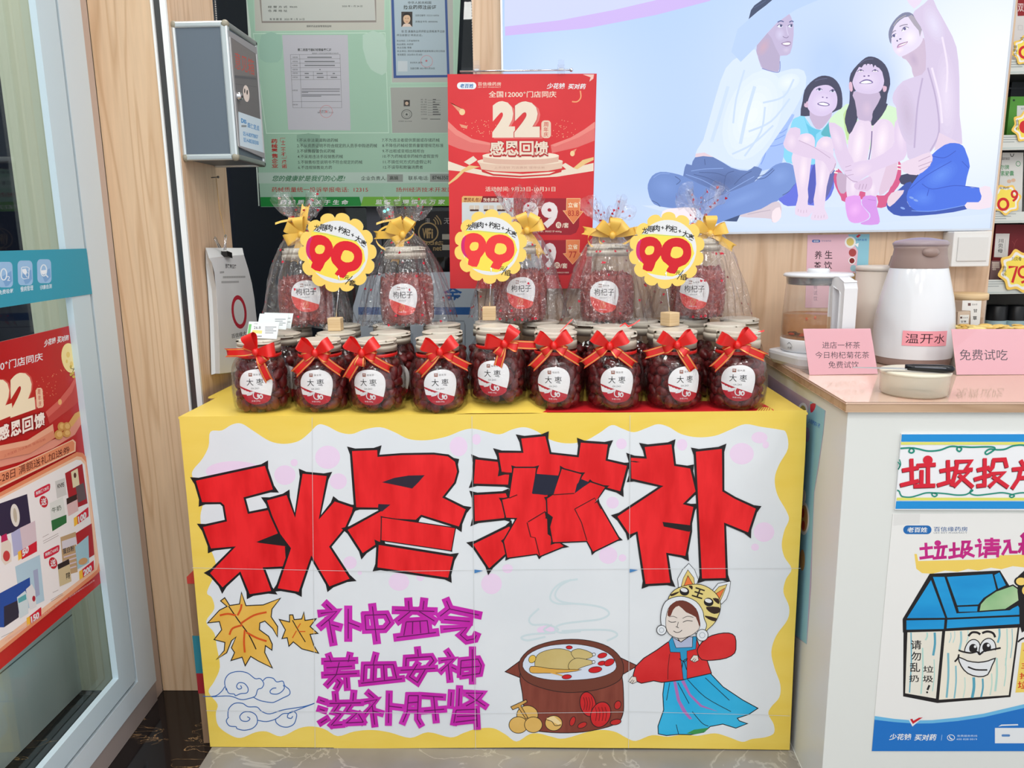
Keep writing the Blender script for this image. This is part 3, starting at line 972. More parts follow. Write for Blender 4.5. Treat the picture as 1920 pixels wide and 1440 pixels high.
for q, w in (([(1100, 402), (1120, 412), (1148, 408)], 4), ([(1190, 412), (1215, 402), (1250, 405)], 4), ([(1105, 378), (1130, 375), (1155, 385)], 3), ([(1188, 388), (1220, 375), (1255, 382)], 3), ([(1162, 410), (1155, 440), (1165, 446), (1145, 438)], 3), ([(1132, 465), (1150, 475), (1170, 472), (1185, 460)], 4)):
    K.line(q, w, INK)
for x, y, r in ((1058, 460, 28), (1310, 492, 34)):
    K.ell(x, y, r + 4, r + 4, INK).ell(x, y, r, r, FUR).ring(x, y, r * .5, r * .5, 3, (150, 160, 172))
# sheet joints
K.org(0, 0, 1)
for q in ([(362, 1063), (700, 1070), (1000, 1066), (1500, 1064)], [(388, 1330), (900, 1336), (1190, 1332), (1480, 1340)], [(586, 782), (592, 1400)], [(885, 780), (892, 1400)], [(1181, 778), (1178, 1400)]):
    K.line(q, .7, M((212, 216, 218)), 0)
for x, y in ((890, 1069), (1180, 1068)):
    K.poly([(x, y - 3), (x + 16, y - 1), (x, y + 4)], (70, 130, 190))
K.cuts([360.37 + 38.1 * k for k in range(31)], [800.41 + 24.13 * k for k in range(25)])
ps = thing('handmade_poster', 'large hand drawn white and yellow paper poster covering the front of the jar table', 'poster', (0, YF, 0))
K.build('poster_sheet', ps, smooth=True)
# yellow paper over the table top, with a folded lip
MB().box((X0 - .002, YF - .0006, .7525), (X1, 1.700, ZT - .0006), YEL).box((XP + .022, 1.70, .7525), (X1, 1.878, ZT - .0006), YEL).build('top_cover', ps)
hb = MB()
vs, fs = [], []
for i in range(13):
    for j in range(7):
        u, v = i / 12, j / 6
        vs.append((-.165 + .19 * u, 1.505 + .16 * v, ZT + .0145 * min(1, 7 * u, 7 * (1 - u)) * min(1, 2.2 * v + .12) * (1 if 0 < u < 1 else 0)))
for i in range(12):
    for j in range(6): fs.append((i * 7 + j, i * 7 + 7 + j, i * 7 + 8 + j, i * 7 + j + 1))
hb.add(vs, fs, YEL, True)
hb.build('folded_hump', ps)
# ------------------------------------------------------------------ jars
JP = [(.0, .0012), (.048, .0012), (.0535, .004), (.0563, .010), (.0576, .02), (.0586, .04), (.0586, .064), (.0574, .080), (.0543, .094), (.0490, .105), (.0435, .112), (.0415, .118), (.0412, .126)]
GP = [(.0, .0012), (.050, .0012), (.0575, .004), (.0615, .012), (.0635, .03), (.064, .06), (.0632, .085), (.0605, .105), (.056, .123), (.051, .137), (.0475, .146), (.0455, .154)]


def prad(P, z):
    for (r0, z0), (r1, z1) in zip(P[1:], P[2:]):
        if z0 <= z <= z1: return r0 + (r1 - r0) * (z - z0) / max(1e-6, z1 - z0)
    return P[-1][0]


def mesh_of(o):
    me = o.data
    bpy.data.objects.remove(o)
    return me


def put(name, me, parent, loc=(0, 0, 0), rot=(0, 0, 0), sc=(1, 1, 1)):
    o = bpy.data.objects.new(name, me)
    COL.objects.link(o)
    o.parent = parent
    o.location, o.rotation_euler, o.scale = loc, rot, sc
    return o


def lid_mesh(R):
    """screw lid, height 1, so that its height can follow each jar: skirt, ring and disc"""
    k = R / .044
    b = MB()
    b.lathe([(.0425 * k, 0), (.0445 * k, .02), (.0448 * k, .40), (.0440 * k, .44), (.0428 * k, .46), (.0428 * k, .50)], LID, 44)
    b.lathe([(.0425 * k, .50), (.0436 * k, .52), (.0436 * k, .74), (.0428 * k, .78), (.0402 * k, .79), (.0400 * k, .79)], LID, 44)
    b.lathe([(.0396 * k, .78), (.0396 * k, .95), (.0385 * k, .985), (.034 * k, 1.0), (.0325 * k, .985), (0.0001, .985)], LIDTOP, 44)
    return b


def handle_mesh(R):
    k = R / .044
    b = MB()
    b.lathe([(.0398 * k, .79), (.0442 * k, .79), (.0448 * k, .82), (.0448 * k, .90), (.0440 * k, .93), (.0398 * k, .93)], LID, 30, arc=(radians(-65), radians(195)))
    b.lathe([(.0437 * k, .60), (.0452 * k, .60), (.0452 * k, .80), (.0437 * k, .80)], LIDTOP, 8, arc=(radians(-92), radians(-40)))
    return b


ME = {}
ME['body'] = mesh_of(MB().lathe(JP, PET, 48).build('body'))
ME['gbody'] = mesh_of(MB().lathe(GP, PET, 48).build('body'))
ME['lid'] = mesh_of(lid_mesh(.044).build('lid'))
ME['glid'] = mesh_of(lid_mesh(.0475).build('lid'))
ME['handle'] = mesh_of(handle_mesh(.044).build('handle'))
ME['ghandle'] = mesh_of(handle_mesh(.0475).build('handle'))


def label_mesh(P, zc, sc, words, latin, red, icon, ox=1698, oy=862):
    def pm(u, v, h):
        z = zc - v
        r = prad(P, z) + .0007 + h
        a = u / (prad(P, zc))
        return Vector((r * sin(a), -r * cos(a), z))
    L = Print(pm, 2e-5)
    L.o, L.k = (-ox * sc, -oy * sc), sc
    white = [(1537, 852), (1540, 800), (1570, 740), (1620, 703), (1690, 688), (1760, 692), (1820, 722), (1852, 770), (1860, 830), (1850, 900), (1835, 957)]
    low = [(1830, 985), (1790, 1020), (1700, 1035), (1630, 1020), (1580, 980), (1548, 920)]
    L.slab(smooth_pts(white, 3, False) + smooth_pts(low, 3, False), (240, 240, 242), .0002)
    L.poly([white[0], white[-1]] + smooth_pts(low, 3, False), red)
    L.rect(1640, 722, 1675, 755, (150, 90, 70))
    L.rect(1647, 729, 1668, 733, WHITE).rect(1647, 737, 1668, 741, WHITE)
    L.text('御本草', (1685, 729, 1755, 748), (90, 80, 80))
    n = len(words)
    if n == 2:
        L.text(words[0], (1615, 776, 1682, 845), BLACK, .005).text(words[1], (1708, 778, 1776, 846), BLACK, .005)
    else:
        L.text(words, (1590, 772, 1810, 846), BLACK, .005)
    L.text('·' + latin + '·', (1652, 864, 1735, 880), (70, 70, 74))
    if icon:
        L.poly([(1605, 945), (1622, 918), (1650, 906), (1682, 902), (1668, 922), (1650, 938)], WHITE, 2)
        L.line([(1684, 905), (1672, 935), (1680, 965), (1705, 976), (1722, 965)], 9, WHITE)
        L.ell(1742, 955, 19, 24, WHITE).ell(1742, 958, 7, 12, red).ell(1716, 945, 9, 18, WHITE)
    else:
        L.ring(1690, 950, 26, 34, 5, (214, 150, 90)).line([(1670, 985), (1712, 915)], 4, (214, 150, 90))
    L.text('净重:500g', (1648, 990, 1732, 1007), WHITE)
    L.cuts([(-.036 + .006 * k) for k in range(13)])
    return mesh_of(L.build('label', smooth=True))


ME['label'] = label_mesh(JP, .047, .000212, '大枣', 'DA ZAO', (188, 26, 46), True)
ME['glabel'] = label_mesh(GP, .062, .000208, '枸杞子', 'GOU QI ZI', (232, 66, 58), False)


def crumple(P, off, seed, top):
    rnd = random.Random(seed)
    ph = [rnd.uniform(0, 6.28) for _ in range(6)]
    b = MB()
    prof = [(r + off, z) for r, z in P[2:-1]] + top

    def fn(a, r, z):
        amp = .0006 + .0022 * max(0, (z - .06) / .06)
        w = sum(abs(sin(k * a / 2 + ph[i] + z * (30 + 17 * i))) for i, k in enumerate((5, 9, 14, 21))) / 4 - .5
        rr = r + 2 * amp * w
        return (rr * cos(a), rr * sin(a), z)
    b.lathe(prof, WRAP, 72, fn=fn)
    return mesh_of(b.build('cellophane_wrap'))


ME['wrap0'] = crumple(JP, .0018, 3, [(.0455, .121)])
ME['wrap1'] = crumple(JP, .0018, 9, [(.0455, .121)])


def loop(b, ang, L, w, bulge, mat, edge=None, y0=0, tilt=0):
    d = Vector((cos(radians(ang)), 0, sin(radians(ang))))
    pr = Vector((-d.z, tilt, d.x))
    cen, wid = [], []
    for k in range(19):
        t = k / 18
        s_ = sin(pi * t)
        cen.append(d * (L * s_ ** .85) + Vector((0, -y0 - bulge * sin(2 * pi * t) - bulge * .5, 0)))
        wid.append(pr * (w * (.42 + .58 * min(1, s_ * 1.35))))
    cols = (-.5, -.44, -.36, .36, .44, .5)
    b.strip(cen, wid, mat, True, cols=cols, matc=[mat, edge or mat, mat, edge or mat, mat])


def tail(b, ang, L, w, mat, edge=None, y0=.004, droop=.004):
    d = Vector((cos(radians(ang)), 0, sin(radians(ang))))
    pr = Vector((-d.z, 0, d.x))
    cols = (-.5, -.42, -.32, 0, .32, .42, .5)
    mc = [mat, edge or mat, mat, mat, edge or mat, mat]
    vs, fs = [], []
    N = 12
    for k in range(N + 1):
        t = k / N
        c = d * (L * t) + Vector((0, -y0 - .006 * sin(pi * t * .9) + droop * t * t, 0))
        for q in cols:
            p = c + pr * (q * w * (.55 + .45 * min(1, t * 3)))
            if k == N: p += d * (.011 * (abs(q) * 2 - 1))
            vs.append(p)
    n = len(cols)
    for j in range(n - 1):
        b.add(vs, [(i * n + j, i * n + j + 1, (i + 1) * n + j + 1, (i + 1) * n + j) for i in range(N)], mc[j], True)


def bow(parent, loops, tails, small, S=1.0, mat=None, edge=None, w=.0235):
    """a pulled bow: loops and knot in one mesh, every tail a mesh under it"""
    b = MB()
    mat = mat or REDRIB
    for a in small: loop(b, a, .028 * S, w * .85 * S, .0095 * S, mat, edge, .003, .25)
    for a in loops: loop(b, a, .039 * S, w * 1.08 * S, .0145 * S, mat, None, .004, .2)
    b.ball((0, -.014 * S, 0), (.0075 * S, .007 * S, .0085 * S), mat, 10, 6)
    o = b.build('ribbon_bow', parent, world=False)
    for a in tails:
        t_ = MB()
        tail(t_, a, .068 * S, w * .75 * S, mat, edge)
        t_.build('ribbon_tail', o, world=False)
    return o


def date_mesh(seed, rough=1.0):
    rnd = random.Random(seed)
    o = Vector((rnd.random() * 50, 0, 0))
    b = MB()

    def fn(a, r, z):
        p = Vector((r * cos(a) * .0112, r * sin(a) * .0112, z * .0168))
        q = 1 + .10 * noise.noise(p * 260 + o) - .07 * abs(noise.noise(Vector((a * 1.6, z * .8, seed))))
        return tuple(p * q)
    b.ball((0, 0, 0), 1, DATE, 12, 8, fn=fn)
    return b


DV = [date_mesh(k) for k in range(4)]
DM = [mesh_of(d.build('jujube')) for d in DV]
HEAP = MB()
rnd = random.Random(11)


def drot():
    return Matrix.Rotation(rnd.uniform(0, 6.28), 4, 'Z') @ Matrix.Rotation(rnd.choice((1.57, 1.3, 1.1, .3)) + rnd.uniform(-.25, .25), 4, 'X') @ Matrix.Rotation(rnd.uniform(0, 6), 4, 'Z')


def heap(c, rings, ztop, back=None):
    for rr, step in rings:
        z = .014
        row = 0
        while z < ztop:
            R = min(rr, prad(JP, z) - .0135)
            n = max(1, int(2 * pi * max(R, .004) / step))
            for k in range(n):
                a = 2 * pi * (k + .5 * (row % 2)) / n
                if back and abs(((a + pi / 2 - back + pi) % (2 * pi)) - pi) < 1.75: continue
                d = DV[rnd.randrange(4)]
                T = Matrix.Translation((c[0] + R * cos(a), c[1] + R * sin(a), c[2] + z)) @ drot()
                HEAP.add(d.v, d.f, DATE, True, T)
            z += .0195
            row += 1


ORD = ['first', 'second', 'third', 'fourth', 'fifth', 'sixth', 'seventh', 'eighth', 'ninth']
TWIST = ['bow tail over the bag', 'tails spread wide', 'label towards pillar', 'tails pointing down', 'raised on paper', 'loops standing up', 'tails touching both neighbours', 'label turned away', 'beside the counter']
# bottom px, raise, lid height, bow centre px, loops, tails, small, label px
JARS = [((492, 775), 0, .026, (482, 659), (112, 8), (182, 288), (140, 305)),
        ((604.5, 775), 0, .025, (593, 661), (146, 34), (222, -40), (200, -22)),
        ((708, 775), 0, .025, (680, 661), (140, 36), (236, -32), (255, -18)),
        ((823, 776), 0, .028, (826, 659), (152, 38), (226, -30), (208, -20)),
        ((934, 761), .0145, .034, (946, 644), (168, 56), (-4, 253), (-14, 236)),
        ((1042, 770), 0, .036, (1038, 647), (150, 34), (226, -33), (214, -28)),
        ((1152, 771), 0, .036, (1142, 648), (146, 32), (216, -38), (212, -40)),
        ((1263, 770), 0, .037, (1268, 646), (152, 32), (198, -56), (198, -42)),
        ((1380, 771), 0, .036, (1380, 646), (156, 42), (228, -24), (214, -18))]
LABELPX = [(480, 726), (593, 727), (692, 727), (826, 727), (924, 710), (1038, 722), (1157, 722), (1284, 721), (1384, 719)]
LROT = [0, 0, 0, -8, 4, 1, 1, 1, -7]
ROW1 = []
for i, (bp, up, lh, bc, lo_, ta, sm_) in enumerate(JARS):
    a0 = at(*bp, 'z', ZT + up)
    X, Y = a0.x, max(YF + .058, a0.y + .05)
    X *= (Y) / (a0.y + .0)
    if i == 4: Y = 1.575
    X = at(bp[0], bp[1] - 40, 'y', Y).x
    z0 = ZT + up
    j = thing('jujube_jar', 'red bowed jujube jar, %s from the pillar, %s' % (ORD[i], TWIST[i]), 'jar', (X, Y, z0), 0, 'jujube jars in the front row')
    put('body', ME['body'], j)
    lo = put('lid', ME['lid'], j, (0, 0, .124), (0, 0, 0), (1, 1, lh))
    put('lid_handle', ME['handle'], lo, (0, 0, 0), (0, 0, rnd.uniform(-.5, .9)))
    lp = at(*LABELPX[i], 'y', Y - .057)
    off = max(-.9, min(.9, (lp.x - X * (Y - .057) / Y) / .0575))
    ang = math.asin(off) + atan2(-X, Y)
    put('label', ME['label'], j, (0, 0, lp.z - z0 - .047), (0, radians(LROT[i]) * .0, ang))
    bp3 = at(*bc, 'y', Y - .055)
    bo = bow(j, lo_, ta, sm_, 1.0, REDRIB, GOLDEDGE)
    bo.location = (bp3.x - X, bp3.y - Y + .004, bp3.z - z0)
    put('cellophane_wrap', ME['wrap%d' % (i % 2)], j, rot=(0, 0, i * 1.3))
    nb = MB().lathe([(.0438, .113), (.0452, .114), (.0452, .119), (.0438, .120)], REDRIB, 36)
    nb.build('neck_ribbon', j, world=False)
    if i in (5, 6, 8):  # a thin end of ribbon springing up behind the lid
        cp = {5: [(1050, 622), (1060, 612), (1073, 599)], 6: [(1162, 612), (1172, 606), (1178, 612), (1188, 608), (1200, 600)], 8: [(1398, 630), (1414, 625), (1433, 620)]}[i]
        cp = [at(x, y, 'y', Y - .028 + .004 * k) - j.location for k, (x, y) in enumerate(cp)]
        MB().strip(cp, [Vector((.0006, .002, .0032))] * len(cp), REDRIB).build('ribbon_curl', bo, world=False).location = -bo.location
    ROW1.append((X, Y, z0, lh))
    # the jujubes seen through the front of the jar
    va = atan2(-X, Y)
    z = .0185
    row = 0
    while z < .106:
        R = prad(JP, z) - .0142
        st = .0295 / R
        n = int(3.3 / st) + 1
        for k in range(n):
            aa = va + (k - (n - 1) / 2 + .5 * (row % 2) - .25) * st
            d = bpy.data.objects.new('jujube', DM[rnd.randrange(4)])
            COL.objects.link(d)
            d.matrix_world = Matrix.Translation((X + R * sin(aa), Y - R * cos(aa), z0 + z + rnd.uniform(-.002, .002))) @ Matrix.Rotation(aa, 4, 'Z') @ Matrix.Rotation(rnd.choice((1.57, 1.2, .5, 1.9, 0)) + rnd.uniform(-.3, .3), 4, 'Y') @ Matrix.Rotation(rnd.uniform(0, 6), 4, 'Z') @ Matrix.Scale(rnd.uniform(.94, 1.05), 4)
            tag(d, 'dark red wrinkled jujube inside the %s front row jar counted from the wooden pillar' % ORD[i], 'jujube', 'jujubes in the %s front jar' % ORD[i])
        z += .0198
        row += 1
    heap((X, Y, z0), ((.012, .03), (.035, .03)), .10)
    heap((X, Y, z0), ((.045, .03),), .10, back=va)

# rows behind, standing on the table cover
R2 = [(524, .026), (628, .026), (731, .026), (829, .027), (936, .032), (1040, .034), (1146, .034), (1252, .034), (1358, .036)]
R3 = [(548, .030), (640, .030), (734, .030), (828, .030), (922, .034), (1014, .034), (1108, .034), (1202, .034), (1294, .036), (1386, .036)]
for rw, (lst, Y, nm) in enumerate(((R2, 1.678, 'middle'), (R3, 1.795, 'back'))):
    for i, (px, lh) in enumerate(lst):
        X = at(px, 612 - 8 * rw, 'y', Y).x
        if X - .058 < XP + .03 and Y > 1.66: X = XP + .095
        j = thing('jujube_jar', 'bowless jujube jar, %s of the %s row counted from the pillar' % ((ORD + ['tenth'])[i], nm), 'jar', (X, Y, ZT), 0, 'jujube jars in the rows behind')
        put('body', ME['body'], j)
        lo = put('lid', ME['lid'], j, (0, 0, .124), (0, 0, 0), (1, 1, lh))
        put('lid_handle', ME['handle'], lo, (0, 0, 0), (0, 0, rnd.uniform(-.8, .9)))
        if rw == 0:
            put('label', ME['label'], j, (0, 0, 0), (0, 0, rnd.uniform(-.4, .4)))
        heap((X, Y, ZT), ((.022, .03), (.045, .03)), .10)
ho = HEAP.build('jujube_heap')
tag(ho, 'dark red jujubes filling the jars of the rows behind and the hearts of the front jars', 'jujubes', kind='stuff')

# ------------------------------------------------------------------ goji jars in cellophane, standing on the lids
gb = MB()
g1 = MB().ball((0, 0, 0), (.0029, .0029, .0072), GOJI, 6, 4)
gb.lathe([(0.0001, .004), (.055, .005), (.0595, .02), (.0605, .06), (.0585, .095), (.05, .108), (.0001, .112)], GOJI, 40)
rg = random.Random(5)
for k in range(1500):
    z = rg.uniform(.004, .104)
    a = rg.uniform(0, 2 * pi)
    R = prad(GP, z) - .0035 - rg.uniform(0, .002)
    if k > 1320: z, R = .108 + rg.uniform(-.002, .006), rg.uniform(0, .05)
    T = Matrix.Translation((R * cos(a), R * sin(a), z)) @ Matrix.Rotation(a, 4, 'Z') @ Matrix.Rotation(rg.uniform(0, 3.14), 4, 'X') @ Matrix.Rotation(rg.uniform(-.3, .3), 4, 'Y')
    gb.add(g1.v, g1.f, GOJI, True, T)
ME['goji'] = mesh_of(gb.build('goji_berries'))
HEART = M((196, 24, 52), .5)


def gift_bag(seed, H):
    r_ = random.Random(seed)
    ph = [r_.uniform(0, 6.28) for _ in range(8)]
    prof = [(.110, .003), (.107, .015), (.101, .04), (.094, .07), (.085, .10), (.075, .13), (.064, .155), (.050, .18), (.034, .20), (.018, .215), (.0125, .222), (.020, .232), (.034, .246), (.046, .258), (.052, .268), (.056, .278)]
    b = MB()

    def fn(a, r, z):
        if z < .215:
            k = 1 - z / .215
            w = abs(sin(3.5 * a + ph[0])) * .5 + abs(sin(6.5 * a + ph[1] + z * 14)) * .3 + abs(sin(11 * a + ph[2] - z * 22)) * .25
            rr = r * (.84 + .24 * w + .10 * sin(2 * a + ph[3]))
        else:
            w = sin(5 * a + ph[4]) * .4 + sin(9 * a + ph[5] + z * 40) * .3 + sin(15 * a + ph[6]) * .15
            rr = r * (.85 + .6 * w)
        zz = z * H / .278 + (.014 * sin(4 * a + ph[7]) + .008 * sin(11 * a) if z > .25 else (.003 * sin(7 * a + ph[6]) if z < .004 else 0))
        x, y = rr * cos(a), rr * sin(a)
        lim = .060
        if z < .21 and H:
            core = prad(GP, min(.15, zz)) + .003 if zz < .185 else .0
            if core:
                rad = hypot(x, y)
                if rad < core: x, y = x / rad * core, y / rad * core
        if y > lim: y = lim + (y - lim) * .12
        return (x, y, zz)
    jit = [r_.uniform(-1, 1) for _ in range(111)]
    fn0 = fn

    def fn(a, r, z):
        x, y, zz = fn0(a, r, z)
        k = 1 + .018 * jit[int(round(a / (2 * pi) * 110)) % 110] * (1 if z > .02 else .3)
        return (x * k, y * k, zz)
    b.lathe(prof, FILM, 110, fn=fn, smooth=False)
    # little printed hearts
    base = list(b.f)
    hp = [(0, -1), (.55, -.4), (.9, .2), (.75, .7), (.4, .8), (0, .45), (-.4, .8), (-.75, .7), (-.9, .2), (-.55, -.4)]
    for _ in range(85):
        f = base[r_.randrange(len(base))]
        p = [Vector(b.v[k]) for k in f]
        c = sum(p, Vector()) / 4
        nn = (p[2] - p[0]).cross(p[3] - p[1])
        if nn.length < 1e-9: continue
        nn.normalize()
        u = Vector((0, 0, 1)).cross(nn)
        if u.length < .1: continue
        u.normalize()
        v = nn.cross(u)
        q = r_.uniform(0, 6.28)
        s_ = .0034
        n0 = [c + nn * .0007 + (u * cos(q) + v * sin(q)) * (x * s_) + (v * cos(q) - u * sin(q)) * (y * s_) for x, y in hp]
        b.add(n0, [tuple(range(10))], HEART)
    return b


GIFT = [((573, 613), 'nearest the wooden pillar, behind a price flower', (566, 440), (200, 150, 95), (80, 250, 160), .29, (574, 556)),
        ((763, 612), 'in front of the dark window', (756, 440), (150, 110, 60), (180, 250, 215), .275, (755, 562)),
        ((975, 602), 'in front of the hanging red poster', (988, 432), (110, 20, 60), (270, 300, 200), .285, (977, 550)),
        ((1138, 607), 'before the wood wall, just past the red poster', (1148, 441), (80, 40, 140), (10, 170, 100), .27, (1132, 557)),
        ((1308, 598), 'nearest the counter, behind a price flower', (1330, 438), (150, 20, 90), (210, -30, 340), .285, (1301, 551))]
YG = 1.797
for i, (bp, where, bc, lo_, ta, H, lpx) in enumerate(GIFT):
    z0 = at(*bp, 'y', YG - .055).z
    X = at(bp[0], bp[1] - 60, 'y', YG).x
    z0 = max(z0, ZT + .124 + .0305)
    g = thing('goji_jar', 'gold bowed goji jar in cellophane, ' + where, 'jar', (X, YG, z0), 0, 'goji gift jars on top of the jujube jars')
    put('body', ME['gbody'], g)
    lo = put('lid', ME['glid'], g, (0, 0, .151), (0, 0, 0), (1, 1, .028))
    put('lid_handle', ME['ghandle'], lo, (0, 0, 0), (0, 0, rnd.uniform(-.4, .8)))
    lp = at(*lpx, 'y', YG - .064)
    ang = math.asin(max(-.8, min(.8, (lp.x - X * (YG - .064) / YG) / .064))) + atan2(-X, YG)
    put('label', ME['glabel'], g, (0, 0, lp.z - z0 - .062), (0, 0, ang))
    gift_bag(21 + i, H).build('cellophane_bag', g, world=False)
    bo_ = bow(g, lo_, ta[:2], ta[2:], 1.02, GOLDRIB, None, .023)
    bo = MB()
    r2 = random.Random(i)
    for k in range(2):  # thin curled ribbon ends
        a0 = r2.uniform(0, 6.28)
        pts = [Vector((.02 * cos(a0 + t * .5) * (1 + t * .35) - .01, -.008 - .004 * sin(t), .016 * sin(a0 + t * .5) * (1 + .2 * t))) for t in [q * .45 for q in range(16)]]
        bo.strip(pts, [Vector((.0, .0015, .005))] * 16, GOLDRIB)
    bo.build('ribbon_curl', bo_, world=False)
    bq = at(*bc, 'y', YG - .03)
    bo_.location = (bq.x - X, -.022, bq.z - z0)
    s_ = put('goji_berries', ME['goji'], None, (X, YG, z0), (0, 0, i * 1.1))
    tag(s_, 'dried orange red goji berries inside the wrapped jar ' + where.split(',')[0], 'goji berries', 'goji berries in the gift jars', 'stuff')

# ------------------------------------------------------------------ price flowers
FLW = M((246, 210, 106), .5)


def flower(cx, cy, Rpx, cube, zl, yy, tilt, tail_txt, lab, hue):
    pos = at(*cube, 'z', zl)
    Y = pos.y + .014
    c = at(cx, cy, 'y', Y)
    R = Rpx / FPX * ((Vector(c) - EYE).dot(FWD))
    t = thing('price_sign', lab, 'price sign', (pos.x, Y, zl), 0, 'price flowers on wooden blocks')
    sc = R / 408

    def pm(x, y, h):
        q = Vector((x, 0, -y))
        ca, sa = cos(radians(tilt)), sin(radians(tilt))
        q = Vector((q.x * ca + q.z * sa, -h, -q.x * sa + q.z * ca))
        return c + q
    L = Print(pm, 3e-5)
    L.o, L.k = (-1442 * sc, -497 * sc), sc
    pet = []
    for k in range(14 * 8):
        a = 2 * pi * k / (14 * 8)
        q = abs(sin(7 * a))
        r = 408 * (.865 + .135 * sqrt(q))
        pet.append((1442 + r * cos(a), 497 + r * sin(a)))
    L.slab(pet, FLW, .0018, (230, 220, 190))
    L.ell(1442, 490, 318, 318, WHITE, n=44)
    L.poly([(1150, 330), (1300, 322), (1620, 345), (1706, 420), (1740, 520), (1690, 640), (1590, 745), (1520, 772), (1360, 760), (1230, 735), (1160, 640), (1140, 480)], (246, 222, 84))
    L.line([(1155, 330), (1640, 342)], 5, (150, 210, 120), 0)
    nine = [[(1113, 480), (1128, 415), (1180, 370), (1250, 352), (1330, 372), (1388, 445), (1384, 545), (1332, 622), (1295, 722), (1195, 700), (1202, 645), (1150, 600), (1120, 548)],
            [(1395, 445), (1450, 382), (1530, 358), (1610, 370), (1682, 420), (1706, 500), (1700, 575), (1652, 640), (1582, 672), (1545, 742), (1448, 716), (1476, 662), (1412, 612), (1382, 550)]]
    hole = [[(1208, 505), (1236, 456), (1296, 454), (1308, 490), (1290, 535), (1232, 546)], [(1490, 505), (1512, 456), (1588, 460), (1620, 502), (1604, 555), (1540, 577), (1490, 555)]]
    for a, h in zip(nine, hole):
        L.poly(a, hue, 2)
    L.poly([(1113, 480), (1128, 420), (1165, 385), (1150, 470), (1160, 560), (1195, 630), (1150, 600), (1120, 548)], M((208, 30, 110)), 2)
    for h in hole: L.poly(h, (246, 216, 92), 2)
    arc = '龙眼肉+枸杞+大枣'
    for k, chh in enumerate(arc):
        u = (k + .5) / len(arc)
        x = 1168 + 560 * u
        y = 300 - 70 * sin(pi * u * .86) + 95 * u * u
        w = 33 if chh != '+' else 16
        L.text(chh, [(x - w, y - w + u * -6), (x + w, y - w + 14 * u), (x + w - 6 * u, y + w + 14 * u), (x - w - 6 * u, y + w)], BLACK, .019)
    L.text('元', (1552, 708, 1604, 752), BLACK, .018).line([(1572, 800), (1634, 702)], 8, BLACK, 0).text(tail_txt, (1606, 740, 1676, 806), BLACK, .018)
    L.build('flower_card', t)
    wb = MB()
    foot = Vector((pos.x, Y, zl + .026))
    top = c + Vector((0, .003, -R * .80))
    wb.tube([foot - Vector((0, 0, .01)), foot + (top - foot) * .5, top], .0011, CHROME, 8)
    wb.tube([top, top + Vector((.0, -.002, .02))], .0022, CHROME, 8)
    wb.ball(tuple(foot + (top - foot) * .72), .0024, CHROME, 8, 6)
    wb.build('wire_clip', t)
    MB().box((pos.x - .0145, Y - .0145, zl + .0003), (pos.x + .0145, Y + .0145, zl + .029), PINE, Matrix.Translation((pos.x, Y, 0)) @ Matrix.Rotation(radians(yy), 4, 'Z') @ Matrix.Translation((-pos.x, -Y, 0))).build('wood_block', t, bevel=.0012)


flower(632.5, 474, 74, (627, 621), ZT + .124 + .026, 0, 12, '套', 'yellow flower price sign reading 99, tilted, nearest the wooden pillar', (220, 20, 40))
flower(920, 463, 69, (917, 601), ZT + .0145 + .124 + .034, 0, 3, '组', 'yellow flower price sign reading 99 in front of the hanging red poster', (232, 54, 58))
flower(1250, 470, 71, (1258, 612), ZT + .124 + .037, 35, 2, '组', 'yellow flower price sign reading 99 on the jar next to the last one', (206, 16, 36))

# price tags on the first lid
zl = ZT + .124 + .026
for i, (tl, w_, h_, lab) in enumerate((((466, 592), 57, 33, 'white price tag reading 26.8 with a green edge, foremost on the first jar lid'), ((487, 588), 54, 30, 'white price tag standing second behind the 26.8 tag'), ((496, 586), 54, 30, 'white price tag standing last behind the other two tags'))):
    Yt = 1.552 + .028 * i
    pm = lambda x, y, h, Yt=Yt: on(x, y, (0, Yt, zl), (0, -cos(.25), sin(.25))) + Vector((0, -cos(.25), sin(.25))) * h
    L = Print(pm)
    q = [(tl[0], tl[1]), (tl[0] + w_, tl[1] + 1.5), (tl[0] + w_ - 5, tl[1] + h_), (tl[0] - 5, tl[1] + h_ - 3)]
    zb = min(pm(*p, 0).z for p in q[2:])
    dz = zl + .0008 - zb if i == 0 else max(0, ZT + .124 + .0005 - zb)
    L.pm = lambda x, y, h, pm=pm, dz=dz: pm(x, y, h) + Vector((0, 0, dz))
    L.slab(q, (232, 240, 242), .0012, (214, 222, 224))
    x0, y0 = tl
    if i == 0:
        L.poly([(x0, y0 + 5), (x0 + 5, y0 + 5), (x0 + 2, y0 + h_ - 8), (x0 - 3, y0 + h_ - 8)], (120, 200, 120))
        L.text('26.8', (x0 + 9, y0 + 9, x0 + 22, y0 + 14), (40, 40, 40))
        L.poly([(x0 + 7, y0 + 16), (x0 + 25, y0 + 17), (x0 + 24, y0 + 23), (x0 + 5, y0 + 22)], (244, 230, 140))
        L.text('江苏省', (x0 + 9, y0 + 3, x0 + 16, y0 + 5.5), (110, 110, 110))
    for k in range(4):
        L.rect(x0 + w_ * .53, y0 + 10 + 3.6 * k, x0 + w_ * (.9 - .1 * (k % 2)), y0 + 11.2 + 3.6 * k, (120, 126, 130))
    L.rect(x0 + 1, y0 + h_ - 6, x0 + 24, y0 + h_ - 4.6, (70, 74, 80))
    o = L.build('price_tag')
    tag(o, lab, 'price tag', 'white price tags on the first jar lid')

